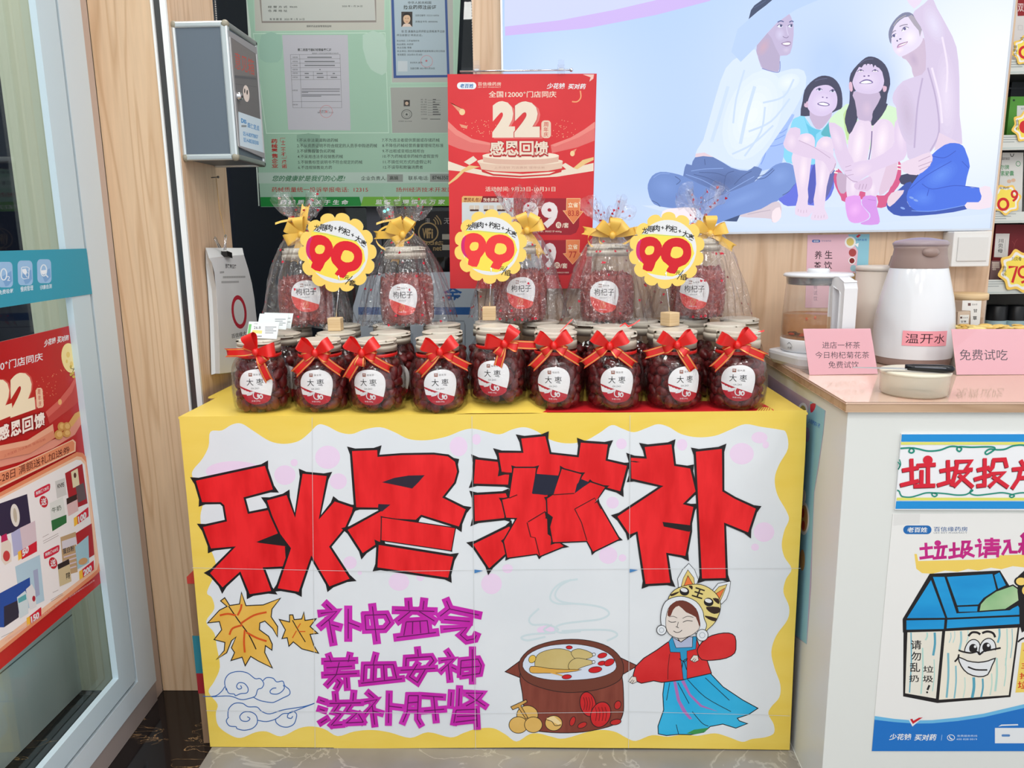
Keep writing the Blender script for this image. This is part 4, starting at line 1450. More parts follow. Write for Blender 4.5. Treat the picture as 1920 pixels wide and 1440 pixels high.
# red festive paper lying under the jars
L = Print(lambda x, y, h: at(x, y, 'z', ZT + .0006 + h), 2e-5)
L.slab([(905, 773), (918, 766), (1000, 758), (1050, 752), (1330, 752), (1425, 753), (1450, 768), (1452, 772)], (212, 30, 40), .0004)
L.ell(992, 764, 22, 6, WHITE).ell(1000, 764, 18, 4.5, (90, 110, 160)).ell(1012, 763, 8, 3, (170, 190, 220))
L.poly([(1418, 771), (1424, 763), (1444, 764), (1450, 771)], (240, 214, 90))
for k in range(5): L.line([(1421 + 5 * k, 771), (1428 + 4 * k, 764)], 1.2, (190, 30, 30), 0)
o = L.build('festive_sheet')
tag(o, 'red festive printed sheet lying under the front row jars near the counter', 'paper')
# ------------------------------------------------------------------ notice board in the window
GRN = mottled('pale_green_board', (150, 190, 170), (166, 204, 184), 1.6, .35)
nb = thing('notice_board', 'pale green licence board with paper certificates and twelve promises hung in the dark window', 'notice board', tuple(at(650, 388, 'y', 2.40)))
L = Print(facing((0, 2.40, 0), (0, -1, 0)))
L.slab([(459, -60), (489, 388), (846, 386), (866, -60)], GRN, .012, (90, 120, 105))
L.org(440, 0, 4)
GREY, FR = (176, 180, 176), (170, 208, 188)
INKG = M((52, 60, 58))
L.poly([(88, -40), (120, 225), (186, 1545), (178, 1545), (84, -40)], (200, 220, 210))
# upper certificate
L.poly([(135, -120), (1130, -120), (1130, 232), (150, 240)], FR)
L.poly([(143, -120), (1124, -120), (1122, 224), (155, 233)], (186, 190, 182))
L.line([(185, -100), (205, 165), (1060, 160), (1052, -100)], 16, (140, 136, 132), 0)
L.poly([(194, -100), (213, 158), (1052, 153), (1044, -100)], (186, 194, 190))
for t, q in (('经 营 方 式', (250, 43, 395, 61)), ('零售(连锁)', (412, 46, 470, 60)), ('仓 库 地 址', (250, 72, 395, 90)), ('2020 年 1 月 24 日', (805, 39, 957, 54)), ('有 效 期 至   2025 年 1 月 14 日', (262, 136, 523, 152)), ('国家药品监督管理局监制', (540, 189, 725, 204))):
    L.text(t, q, INKG, .01)
# big pocket with an A4 sheet
L.poly([(135, 255), (1130, 247), (1156, 995), (235, 1002)], (158, 198, 178))
L.line([(140, 252), (1128, 246), (1155, 996), (238, 1000)], 7, (196, 226, 210), 0, True)
L.poly([(200, 262), (345, 262), (350, 440), (280, 470), (190, 440)], (150, 190, 174), 2)
L.poly([(960, 262), (1120, 258), (1140, 540), (1060, 545), (990, 470)], (178, 210, 196), 2)
L.poly([(356, 262), (848, 262), (870, 978), (402, 974)], (186, 190, 200))
L.text('第二类医疗器械经营备案凭证', (472, 363, 725, 384), INKG, .02)
L.text('备案编号: 苏扬食药监械经营备20190026号', (580, 395, 778, 405), INKG)
tb_ = [(418, 410), (790, 408), (803, 808), (437, 808)]
L.line(tb_, 2.2, INKG, 0, True)
for y in (442, 475, 508, 538, 567, 597, 763):
    u = (y - 410) / 398
    L.line([(418 + 19 * u, y), (790 + 13 * u, y - 2)], 1.6, INKG, 0)
L.line([(487, 410), (503, 808)], 1.6, INKG, 0)
for x in (590, 692): L.line([(x, 538), (x + 2, 596)], 1.6, INKG, 0)
for y, a, b in ((430, 545, 728), (461, 525, 750), (491, 525, 752), (522, 635, 645), (551, 525, 556), (580, 528, 558), (551, 615, 662), (580, 617, 668), (551, 735, 752), (580, 720, 768)):
    L.rect(a, y - 4, b, y + 4, (110, 116, 122))
for y in (430, 461, 491, 522, 549, 580, 678, 785):
    L.text('经营范围', (434, y - 5, 472, y + 5), INKG)
for y, b in ((668, 790), (684, 788), (694, 552), (711, 792), (721, 650)):
    L.rect(503, y - 3, b, y + 3, (120, 124, 132))
L.text('备案日期: 2019 年 5 月 22 日', (622, 838, 740, 850), INKG).text('备案部门', (635, 826, 702, 836), INKG)
SEAL = M((200, 130, 134))
L.ring(687, 836, 46, 46, 3, SEAL).text('★', (675, 824, 700, 848), SEAL)
# blue bordered certificate
L.poly([(1158, -120), (1645, -120), (1655, 625), (1172, 628)], FR)
L.poly([(1166, -120), (1636, -120), (1640, 616), (1180, 618)], (176, 182, 178))
L.poly([(1170, -120), (1590, -120), (1612, 580), (1192, 586)], (52, 84, 146))
L.poly([(1190, -120), (1572, -120), (1594, 562), (1212, 566)], (166, 188, 200))
L.text('中华人民共和国', (1300, 10, 1474, 30), INKG, .01).text('执业药师注册证', (1266, 38, 1512, 70), INKG, .02)
L.rect(1250, 88, 1333, 201, (54, 50, 48)).ell(1291, 140, 27, 38, (210, 180, 150)).poly([(1262, 140), (1265, 108), (1291, 94), (1318, 108), (1322, 145), (1312, 118), (1291, 112), (1270, 120)], BLACK, 2).poly([(1255, 201), (1268, 180), (1291, 176), (1314, 180), (1330, 201)], (214, 200, 190))
L.line([(1278, 137), (1287, 138)], 3, BLACK, 0).line([(1296, 138), (1305, 137)], 3, BLACK, 0).line([(1284, 160), (1291, 163), (1299, 160)], 3, (170, 80, 70))
for t, q in (('注册证编号: 322221160026', (1353, 108, 1533, 123)), ('资格证书号: 00000596', (1355, 155, 1522, 170)), ('佳 您 具备执业药师职业资格准予注册', (1250, 226, 1575, 245)), ('师注册登记 特发此证。', (1216, 256, 1408, 272)), ('执业地区: 江苏省扬州市', (1216, 299, 1385, 313)), ('执业类别: 中药学', (1216, 325, 1340, 340)), ('执业范围: 零售', (1218, 350, 1326, 365)), ('执业单位: 扬州百信缘医药连锁有限公司江阳店', (1218, 376, 1577, 391)), ('有效期至: 2026年01月18日', (1220, 402, 1405, 418)), ('发证机关 (盖章)', (1315, 463, 1410, 478)), ('注册日期: 2021年01月20日', (1316, 505, 1500, 521))):
    L.text(t, q, INKG, .006)
L.rect(1224, 458, 1296, 536, (190, 204, 212))
L.ring(1440, 460, 44, 44, 3, (196, 120, 130)).text('★', (1426, 444, 1450, 466), (190, 90, 100))
# small grey certificate
L.poly([(1160, 650), (1650, 645), (1655, 1000), (1176, 1002)], FR)
L.poly([(1168, 657), (1645, 652), (1648, 995), (1182, 997)], (160, 166, 162))
L.rect(1268, 750, 1314, 797, (60, 58, 58)).ell(1291, 772, 13, 17, (190, 170, 150)).poly([(1276, 775), (1279, 758), (1291, 752), (1304, 758), (1306, 776), (1298, 763), (1284, 763)], BLACK, 2)
L.ring(1290, 857, 38, 34, 4, INKG).text('★', (1278, 846, 1302, 868), INKG).ring(1290, 857, 26, 23, 1.5, INKG)
L.text('证书编号: 2021010008', (1228, 905, 1328, 914), INKG)
for k, (t, b) in enumerate((('姓  名', 1510), ('性  别', 1505), ('出生年月', 1535), ('政治面貌', 1517), ('毕业学校', 1525), ('所学专业', 1530), ('工作年限', 1545))):
    y = 747 + 18.5 * k
    L.text(t, (1396, y - 5, 1440, y + 5), INKG).line([(1448, y + 5), (1545, y + 5)], 1.6, INKG, 0).rect(1486, y - 4, b, y + 3, (80, 84, 86))
L.text('有效期限', (1400, 886, 1446, 896), INKG).line([(1466, 893), (1543, 893)], 4, INKG, 0)
# twelve promises
L.poly([(466, 1012), (640, 1012), (600, 1150), (500, 1090)], (134, 172, 154), 2)
RC = M((176, 44, 44))
L.column('药械零售企业', 274, 1042, 320, 1258, RC, .03, .1, 1)
L.column('十二个不', 345, 1052, 380, 1172, RC, .02, .12, 1)
L.line([(342, 1060), (342, 1036), (380, 1036)], 3, RC, 0).line([(352, 1186), (388, 1186), (388, 1168)], 3, RC, 0)
L.column('承诺', 352, 1200, 392, 1262, RC, .02, .1)
for t, q in (('1.不从非法渠道购进药械', (468, 1038, 775, 1065)), ('2.不从资质证明不符合规定的人员手中购进药械', (468, 1078, 1068, 1107)), ('3.不销售假冒伪劣药械', (470, 1119, 752, 1147)), ('4.不采用违法手段销售药械', (472, 1160, 812, 1188)), ('5.不销售标签说明书不符合规定的药械', (475, 1202, 958, 1230)), ('6.不违规销售处方药', (476, 1242, 730, 1269)),
             ('7.不为违法者提供票据或存储药械', (1105, 1037, 1537, 1065)), ('8.不降低药械经营质量管理规范标准', (1107, 1077, 1566, 1105)), ('9.不出租或变相出租柜台', (1108, 1119, 1422, 1146)), ('10.不为药械或非药械作虚假宣传', (1110, 1158, 1528, 1185)), ('11.不搞任何方式的虚假让利', (1113, 1200, 1472, 1228)), ('12.不误导和欺骗消费者', (1114, 1240, 1412, 1267))):
    L.text(t, q, (62, 74, 70), .004)
L.poly([(176, 1294), (1640, 1290), (1640, 1372), (182, 1376)], (176, 202, 192))
L.text('您的健康就是我们的心愿!', (278, 1316, 832, 1360), (28, 110, 70), .012, 3, .25)
L.text('企业负责人:', (948, 1321, 1138, 1353), INKG, .006)
L.rect(1143, 1308, 1262, 1363, (140, 150, 146)).text('高娟', (1162, 1320, 1225, 1350), INKG, .012)
L.text('联系电话:', (1302, 1320, 1455, 1352), INKG, .006).rect(1465, 1304, 1640, 1363, (140, 150, 146)).text('87463502', (1482, 1318, 1618, 1347), INKG, .015)
L.text('药械质量统一投诉举报电话:  12315', (278, 1403, 1000, 1441), (168, 44, 44), .006)
L.text('扬州经济技术开发区', (1210, 1405, 1640, 1440), (168, 44, 44), .006)
L.poly([(192, 1478), (935, 1476), (955, 1546), (196, 1550)], (22, 136, 60))
L.poly([(965, 1476), (1645, 1474), (1630, 1544), (945, 1546)], (110, 176, 60))
L.text('药 械 质 量 关 于 生 命', (338, 1498, 855, 1535), WHITE, .02, 3, .15)
L.text('监 督 管 理 情 系 万 家', (1055, 1496, 1580, 1533), WHITE, .02, 3, .15)
L.build('printed_board', nb)

# signs by the window
ws = thing('notice_plaque', 'black plaque with gold wireless network lettering hung in the dark window', 'sign', tuple(at(820, 480, 'y', 2.41)))
L = Print(facing((0, 2.41, 0), (0, -1, 0)))
L.slab([(778, 396), (885, 396), (885, 482), (779, 482)], (14, 16, 22), .006)
GD = M((150, 128, 86))
L.text('Wi', (792, 428, 806, 447), GD, .03).text('Fi', (800, 428, 812, 447), GD, .03).ring(803, 436, 18, 18, 2.5, GD)
for r in (10, 15, 20): L.line([(807 + r * .55, 412 - r * .1 + 6 - r * .6), (807 + r * .9, 412 + 6 - r * .25), (807 + r, 412 + 9)], 2, GD)
L.text('无线网', (832, 408, 872, 420), (150, 150, 150)).text('已覆盖', (798, 409, 806, 418), (150, 150, 150)).text('网络', (798, 452, 832, 460), GD, .02).text('net', (812, 462, 828, 470), GD, .02)
L.rect(829, 439, 850, 449, (150, 150, 140)).rect(829, 459, 850, 469, (150, 150, 140))
L.build('plaque', ws)
ws = thing('sign_board', 'white arched board with a blue stripe standing behind the first two goji jars', 'sign', tuple(at(785, 690, 'y', 2.3)))
L = Print(facing((0, 2.3, 0), (0, -1, 0)))
pts = [(660, 760), (662, 575)] + [(664 + 6 + 34 - 34 * cos(radians(a)), 548 - 34 * sin(radians(a))) for a in (0, 30, 60)] + [(720, 513), (850, 510)] + [(852 + 42 * sin(radians(a)), 552 - 42 * cos(radians(a))) for a in (20, 50, 80)] + [(896, 575), (898, 760)]
L.slab(pts, (176, 190, 204), .02, (120, 130, 142))
L.rect(672, 576, 882, 590, (38, 92, 160))
L.text('金', (832, 537, 866, 566), (38, 92, 160), .03)
L.line([(678, 610), (678, 602), (870, 602), (872, 610), (872, 700)], 2, (130, 142, 156), 0)
L.text('查询', (690, 602, 716, 614), (60, 66, 74), .01).text('金融', (836, 606, 862, 620), (60, 66, 74), .01)
for x in (745, 820): L.poly([(x, 625), (x + 30, 625), (x + 30, 648), (x, 648)], (150, 164, 180))
L.build('board', ws)
for x in (690, 862):
    p = at(x, 755, 'y', 2.305)
    MB().box((p.x - .012, 2.321, 0), (p.x + .012, 2.345, p.z + .1), DARKMETAL).build('leg', ws)
cb = thing('network_cabinet', 'dark cabinet with two tiny turquoise lamps standing in the dark behind the window', 'cabinet', tuple(Vector((at(724, 395, 'y', 2.72).x, 2.8, -.0))))
pc = at(724, 395, 'y', 2.72)
MB().box((pc.x - .2, 2.72, 0), (pc.x + .2, 2.95, pc.z + .06), M((10, 12, 18), .5)).build('body', cb)
for i, (x, y) in enumerate(((721, 396), (727, 393))):
    MB().ball(tuple(at(x, y, 'y', 2.719)), .005, M((90, 240, 220), .5, 0, 3), 10, 6).build('indicator_light', cb)


def chain(name, pts, r, step, lab):
    b = MB()
    d = (Vector(pts[1]) - Vector(pts[0]))
    n = int(d.length / step)
    for k in range(n + 1): b.ball(tuple(Vector(pts[0]) + d * (k / n)), r, M((206, 204, 200), .4), 6, 4)
    return tag(b.build(name), lab, 'chain', kind='thing')


chain('blind_chain', (at(401, -30, 'y', 2.02), at(406, 42, 'y', 2.02)), .0021, .0052, 'white bead blind chain hanging beside the suggestion box')
chain('blind_chain', (at(884, -30, 'y', 2.3), at(889, 125, 'y', 2.3)), .0032, .0075, 'white bead blind chain hanging beside the hanging red poster')

# ------------------------------------------------------------------ backlit picture
xl, xr = at(946, 300, 'y', YL).x, at(1856, 430, 'y', YL).x
zb = at(1500, 433, 'y', YL).z
lb = thing('lightbox', 'large backlit picture of a family in pale clothes sitting on the floor', 'lightbox', ((xl + xr) / 2, YL + .01, zb))
fb = MB()
SILV = M((206, 212, 220), .3, .6)
fb.box((xl - .004, YL - .002, zb - .005), (xr + .004, YW - .0005, zb), SILV).box((xl - .004, YL - .002, zb), (xl, YW - .0005, 1.80), SILV).box((xr, YL - .002, zb), (xr + .004, YW - .0005, 1.80), SILV).box((xl - .004, YL - .002, 1.80), (xr + .004, YW - .0005, 1.804), SILV)
fb.build('frame', lb)


def E_(c, k=1.0):
    return M(c, .4, 0, k * .85)


# lit background print: cool blue on one side, nearly white on the other
BG = E_((200, 220, 254), 1.0)
BG = BG.copy()
BG.name = 'backlit_print'
n, l, b = nodes(BG)
tc = n.new('ShaderNodeTexCoord')


def spot(cx, cz, rx, rz):
    mp = n.new('ShaderNodeMapping')
    mp.inputs['Location'].default_value = (-cx / rx, 0, -cz / rz)
    mp.inputs['Scale'].default_value = (1 / rx, 0, 1 / rz)
    l.new(tc.outputs['Object'], mp.inputs[0])
    g = n.new('ShaderNodeTexGradient')
    g.gradient_type = 'QUADRATIC_SPHERE'
    l.new(mp.outputs[0], g.inputs[0])
    return g.outputs[1]


base = None
col = rgb((176, 206, 254))
prev = None
for (cx, cz, rx, rz, c, k) in ((-.42, .26, .34, .42, (216, 232, 255), .9), (.34, .30, .75, .6, (240, 246, 255), 1.0), (.56, .35, .5, .7, (246, 250, 255), 1), (0.05, .04, .75, .13, (226, 236, 255), .8), (.17, .38, .30, .36, (186, 210, 255), .95), (.28, .33, .12, .14, (158, 190, 255), .8)):
    mx = n.new('ShaderNodeMixRGB')
    mu = n.new('ShaderNodeMath')
    mu.operation = 'MULTIPLY'
    mu.inputs[1].default_value = k * 1.25
    mu.use_clamp = True
    l.new(spot(cx, cz, rx, rz), mu.inputs[0])
    l.new(mu.outputs[0], mx.inputs[0])
    if prev: l.new(prev, mx.inputs[1])
    else: mx.inputs[1].default_value = col
    mx.inputs[2].default_value = rgb(c)
    prev = mx.outputs[0]
l.new(prev, b.inputs['Emission Color'])
L = Print(facing((0, YL, 0), (0, -1, 0)), 2e-5)
c0 = [(xl, 1.80), (xr, 1.80), (xr, zb), (xl, zb)]


def pix(X, Z):
    v = Vector((X, YL, Z)) - EYE
    z = v.dot(FWD)
    return (960 + FPX * v.dot(RT) / z, 720 + FPX * v.dot(DN) / z)


L.slab([pix(*q) for q in c0], BG, .018, (230, 230, 235))
sf = 1920 / 740
L.poly([(946, -80), (1330, -80), (1240, 0), (1150, 20), (1050, 38), (946, 50)], E_((206, 214, 254)), 0)
L.poly([(947, 50), (1050, 38), (1150, 19), (1240, -2), (1340, -40), (1400, -40), (1330, 2), (1230, 28), (1100, 53), (947, 67)], E_((206, 182, 244)))
def mixc(a, b_, t): return tuple(round(p + (q - p) * t) for p, q in zip(a, b_))


def tone(c):
    """the print is paler and warmer than a plain mix of its inks"""
    r, g, b_ = c
    if min(c) > 100 and r > g - 4 and b_ > r: return E_((min(252, r + 28), min(246, g + 19), min(248, b_ - 4)))
    if g > r and b_ > 235 and r > 140: return E_((min(255, r + 13), min(255, g + 10), 255))
    return E_(c)


def shape(pts, c, sm=2): return L.poly(pts, tone(c), sm)


def soft(cx, cy, rx, ry, c0, c1, rot=0, n=6):
    """a rounded tone of the printed photograph, from c0 at its rim to c1 in its middle"""
    for k in range(n):
        f_ = 1 - k / n
        L.ell(cx, cy, rx * f_, ry * f_, tone(mixc(c0, c1, (k + 1) / n)), rot, 20)


def ink(pts, w, c): return L.line(pts, w, tone(c))


HG, SKA, SKB, SKC = (54, 56, 88), (206, 196, 242), (190, 180, 234), (172, 162, 216)
DKL, TEE = (116, 96, 160), (240, 244, 255)
# floor tone and shade behind the sitters
L.org(1180, 0, sf)
shape([(60, 1000), (330, 1000), (760, 1010), (1760, 1000), (1760, 1040), (1200, 1085), (400, 1095), (200, 1040)], (200, 218, 253), 0)
# man
L.org(1200, 220, 3.969)
shape([(870, 380), (900, 330), (940, 190), (1030, 70), (1060, -20), (1150, -20), (1110, 60), (1075, 180), (1058, 335), (905, 400)], (150, 182, 246))
for q in ([(945, 190), (930, 280), (900, 350)], [(960, 170), (1010, 165), (1080, 130)], [(950, 215), (1010, 210), (1070, 190)], [(1000, 120), (1050, 115), (1095, 85)]): ink(q, 6, (128, 160, 234))
L.org(1180, 0, sf)
shape([(612, 240), (640, 310), (690, 350), (735, 350), (790, 335), (850, 345), (858, 420), (800, 540), (720, 660), (650, 760), (610, 815), (560, 822), (500, 812), (420, 770), (322, 748), (360, 680), (420, 470), (470, 330), (540, 270)], (204, 222, 255))
soft(600, 560, 130, 230, (208, 225, 255), (226, 237, 255), 22)
soft(770, 400, 60, 40, (208, 225, 255), (224, 236, 255), -20)
for q in ([(800, 385), (750, 470), (650, 500)], [(780, 480), (690, 590), (580, 640)], [(700, 610), (600, 700), (500, 750)], [(560, 340), (520, 480), (505, 600)], [(660, 520), (640, 640), (560, 760)]): ink(q, 9, (190, 212, 252))
for q in ([(480, 420), (440, 560), (400, 690)], [(610, 420), (570, 560), (540, 700)]): ink(q, 16, (192, 214, 254))
L.org(1380, 0, 6.8)
shape([(-60, 660), (20, 372), (165, 246), (330, 122), (460, 0), (480, -80), (1300, -80), (1050, 0), (900, 62), (760, 125), (680, 175), (520, 290), (400, 412), (260, 580), (210, 640), (60, 790)], (172, 200, 255), 0)
shape([(160, 246), (190, 130), (235, 68), (330, 0), (400, -50), (520, -50), (460, 2), (380, 70), (280, 145)], (42, 62, 100), 0)
ink([(230, 100), (300, 60), (380, 10)], 6, (80, 98, 140))
shape([(680, 178), (702, 215), (725, 280), (735, 330), (735, 440), (728, 500), (715, 600), (690, 680), (650, 706), (562, 712), (555, 800), (553, 880), (535, 918), (440, 905), (350, 885), (318, 850), (288, 760), (257, 650), (264, 580), (400, 420), (520, 292)], (168, 164, 222), 0)
shape([(264, 582), (400, 420), (450, 480), (510, 620), (560, 712), (553, 880), (535, 916), (350, 884), (290, 760)], (156, 152, 208), 0)
soft(350, 600, 70, 130, (158, 152, 208), (176, 152, 196), 30)
soft(560, 440, 60, 80, (170, 167, 224), (184, 186, 242))
soft(640, 640, 50, 40, (168, 164, 222), (182, 178, 232))
ink([(530, 284), (570, 266), (608, 278)], 15, (88, 96, 150))
ink([(680, 286), (706, 268), (734, 278)], 14, (80, 90, 142))
shape([(528, 338), (555, 316), (590, 324), (588, 346), (550, 352)], (222, 228, 252))
shape([(664, 338), (690, 316), (722, 318), (716, 346), (690, 352)], (214, 222, 250))
L.ell(574, 328, 14, 17, E_((48, 58, 108))).ell(706, 328, 13, 17, E_((48, 58, 108)))
ink([(522, 332), (555, 310), (596, 322)], 7, (70, 76, 130))
ink([(660, 332), (690, 310), (724, 314)], 7, (70, 76, 130))
ink([(640, 330), (652, 400), (668, 450)], 12, (184, 184, 238))
ink([(596, 462), (618, 478), (650, 482), (670, 464)], 9, (116, 110, 170))
shape([(572, 556), (620, 536), (660, 524), (700, 536), (692, 574), (650, 592), (610, 582)], (128, 112, 176))
shape([(592, 556), (640, 543), (690, 546), (680, 568), (640, 573), (610, 568)], TEE)
ink([(330, 872), (430, 904), (540, 922), (562, 860), (560, 780)], 9, (128, 136, 200))
L.org(1200, 220, 3.969)
shape([(410, 296), (415, 270), (480, 262), (550, 298)], (204, 190, 224), 0)
TRA, TRB, TRC = (108, 140, 206), (82, 106, 164), (136, 166, 228)
shape([(326, 408), (345, 346), (385, 356), (410, 298), (545, 296), (680, 375), (800, 398), (850, 364), (898, 380), (905, 398), (850, 480), (700, 560), (600, 600), (430, 560), (330, 470)], (96, 124, 186))
soft(610, 470, 190, 85, (96, 124, 186), TRB)
shape([(62, 560), (58, 500), (90, 436), (150, 406), (240, 414), (330, 440), (430, 490), (605, 576), (500, 628), (410, 672), (300, 680), (140, 662), (85, 622)], TRA)
soft(190, 520, 110, 80, TRA, (120, 152, 218), 20)
shape([(500, 626), (640, 566), (850, 480), (960, 390), (1010, 352), (1080, 336), (1146, 362), (1172, 430), (1160, 505), (1040, 612), (900, 682), (750, 726), (620, 772), (552, 796), (490, 760), (440, 692), (410, 670)], (114, 146, 214))
soft(1040, 440, 90, 70, (114, 146, 214), (128, 160, 226), -30)
soft(760, 610, 190, 45, (114, 146, 214), (126, 158, 224), -22)
for q in ([(400, 425), (500, 450), (600, 500)], [(440, 410), (560, 415), (640, 440)], [(830, 400), (760, 440), (700, 500)], [(700, 400), (640, 430), (620, 560)], [(260, 440), (300, 470), (270, 500)], [(860, 460), (930, 450), (1000, 390)], [(880, 440), (940, 420), (990, 380)], [(620, 570), (560, 590), (470, 640)], [(90, 620), (130, 640), (150, 665)], [(1060, 580), (1110, 550), (1150, 500)], [(480, 310), (485, 355)]): ink(q, 5, (66, 90, 146))
for q in ([(380, 400), (480, 385), (620, 380)], [(340, 425), (470, 470), (590, 540)], [(640, 560), (760, 490), (850, 440)], [(100, 450), (150, 420), (220, 420)]): ink(q, 5, TRC)
shape([(620, 772), (745, 726), (720, 776)], (48, 74, 122), 0)
shape([(748, 726), (900, 682), (980, 636), (1030, 628), (1052, 670), (1046, 742), (1010, 782), (980, 776), (974, 756), (880, 748), (760, 742)], (190, 184, 218))
shape([(985, 700), (1038, 668), (1050, 740), (1012, 782), (984, 772)], (222, 212, 242))
ink([(800, 722), (880, 706), (970, 690)], 6, (164, 158, 196))
shape([(168, 700), (250, 676), (400, 672), (418, 720), (380, 770), (180, 760)], (228, 218, 248))
# small girl, body
L.org(1460, 200, 4.1375)
shape([(0, 712), (80, 660), (250, 440), (300, 420), (430, 560), (405, 690), (360, 735), (340, 772), (220, 762), (70, 772), (20, 742)], (96, 112, 226))
shape([(225, 600), (262, 470), (285, 450), (285, 600), (270, 740), (225, 740)], (74, 86, 190))
shape([(300, 560), (430, 470), (420, 600), (360, 720), (365, 620)], (96, 100, 170))
shape([(48, 300), (90, 165), (110, 100), (150, 80), (195, 70), (250, 150), (330, 182), (385, 120), (400, 110), (430, 200), (440, 330), (270, 450), (60, 432), (40, 350)], (134, 216, 246))
shape([(195, 72), (215, 130), (270, 170), (330, 184), (290, 215), (280, 300), (240, 230)], (96, 198, 232))
shape([(385, 128), (400, 120), (412, 230), (345, 228), (330, 200)], (84, 180, 196))
shape([(100, 390), (150, 240), (190, 210), (240, 210), (275, 240), (280, 300), (255, 400), (236, 560), (225, 640), (230, 700), (225, 760), (265, 768), (272, 800), (240, 842), (210, 856), (128, 836), (135, 760), (150, 690), (130, 560), (110, 450)], SKA)
soft(190, 500, 34, 150, SKA, (224, 216, 250), 4)
soft(212, 250, 40, 34, SKA, (222, 212, 248))
shape([(288, 310), (310, 260), (350, 232), (400, 240), (420, 280), (426, 350), (402, 500), (372, 620), (360, 740), (355, 790), (382, 850), (370, 876), (260, 880), (250, 850), (275, 780), (270, 720), (290, 600), (282, 450)], SKA)
soft(335, 560, 30, 160, SKA, (222, 216, 252), 5)
soft(360, 285, 42, 38, SKA, (222, 212, 248))
for x, y in ((150, 815), (170, 822), (192, 826), (214, 822), (280, 862), (304, 866), (328, 866), (350, 860)): ink([(x, y), (x + 2, y - 22)], 4, (176, 160, 206))
shape([(38, 300), (40, 270), (90, 166), (165, 172), (162, 232), (150, 262), (300, 320), (400, 360), (440, 410), (446, 450), (405, 522), (380, 482), (340, 422), (200, 392), (70, 342)], (200, 188, 238))
soft(100, 270, 40, 60, (200, 188, 238), (214, 204, 246))
ink([(155, 262), (280, 320), (400, 400)], 5, (168, 152, 206))
ink([(400, 515), (428, 480), (440, 440)], 5, (150, 130, 180))
# bigger girl, body
shape([(425, 545), (460, 480), (520, 560), (530, 660), (640, 656), (780, 690), (850, 660), (920, 480), (925, 430), (945, 440), (945, 580), (900, 650), (850, 740), (830, 776), (760, 782), (760, 700), (520, 742), (480, 700), (440, 622)], (216, 84, 136))
shape([(455, 510), (525, 540), (525, 655), (480, 672), (450, 600)], (170, 154, 204))
shape([(800, 480), (920, 430), (905, 560), (850, 645), (780, 690), (780, 600)], (198, 180, 226))
for x, y in ((430, 485), (428, 510), (918, 455), (918, 482)): ink([(x, y), (x + 28, y + 4)], 10, (236, 230, 244))
shape([(388, 120), (430, 60), (500, 0), (545, -20), (600, 100), (760, 110), (800, 20), (830, -10), (900, 5), (962, 60), (900, 122), (860, 330), (540, 300), (520, 240), (490, 162)], (214, 242, 206))
shape([(500, 60), (545, 30), (560, 200), (530, 260)], (196, 226, 160))
shape([(580, -20), (790, -20), (770, 60), (720, 120), (640, 110), (605, 60)], SKC)
shape([(512, 95), (545, -20), (612, -20), (615, 60), (590, 132), (545, 212), (522, 150)], HG)
shape([(716, 112), (760, 40), (790, -20), (845, -20), (800, 70), (735, 142)], HG)
ink([(730, 100), (770, 40)], 5, (130, 130, 170))
shape([(535, 330), (545, 220), (590, 132), (640, 98), (690, 104), (720, 140), (722, 205), (700, 330), (680, 432), (640, 562), (620, 692), (530, 702), (525, 562), (540, 440)], SKA)
soft(620, 290, 48, 170, SKA, (226, 220, 254), 8)
soft(575, 620, 26, 70, SKA, (218, 212, 250))
shape([(724, 190), (740, 130), (790, 97), (850, 105), (890, 150), (900, 232), (880, 330), (830, 472), (790, 602), (755, 697), (670, 692), (690, 562), (710, 432), (720, 300)], SKA)
soft(800, 260, 52, 150, SKA, (226, 220, 254), 8)
soft(725, 640, 26, 60, SKA, (218, 212, 250))
ink([(722, 190), (716, 300), (698, 412)], 8, (116, 96, 150))
shape([(386, 122), (490, 165), (520, 262), (540, 350), (582, 432), (520, 472), (512, 522), (450, 412), (420, 292)], (198, 186, 238))
soft(450, 250, 36, 100, (198, 186, 238), (212, 202, 246), -20)
shape([(585, 602), (640, 572), (710, 540), (726, 600), (690, 655), (600, 642)], (196, 178, 232))
for x in (620, 645, 670): ink([(x, 640), (x + 12, 600)], 4, (150, 130, 184))
shape([(900, 122), (962, 62), (990, 150), (990, 372), (920, 432), (740, 502), (600, 592), (560, 572), (508, 520), (520, 462), (620, 424), (740, 402), (880, 312), (895, 232)], (200, 188, 240))
soft(945, 230, 36, 120, (200, 188, 240), (214, 204, 248), -4)
soft(640, 490, 90, 50, (200, 188, 240), (212, 200, 244), -25)
ink([(510, 522), (560, 570), (610, 585)], 5, (156, 138, 190))
for q in ([(515, 470), (560, 455)], [(515, 500), (565, 492)], [(530, 535), (580, 525)]): ink(q, 4, (160, 142, 196))
shape([(514, 732), (540, 696), (630, 692), (640, 760), (700, 832), (690, 872), (620, 902), (560, 896), (530, 850)], (200, 142, 242))
soft(590, 800, 50, 60, (200, 142, 242), (214, 160, 250), 30)
shape([(645, 722), (670, 692), (755, 697), (758, 772), (780, 862), (770, 912), (660, 916), (634, 902), (696, 876), (708, 832), (650, 770)], (188, 132, 238))
ink([(690, 720), (750, 728)], 5, (164, 108, 216))
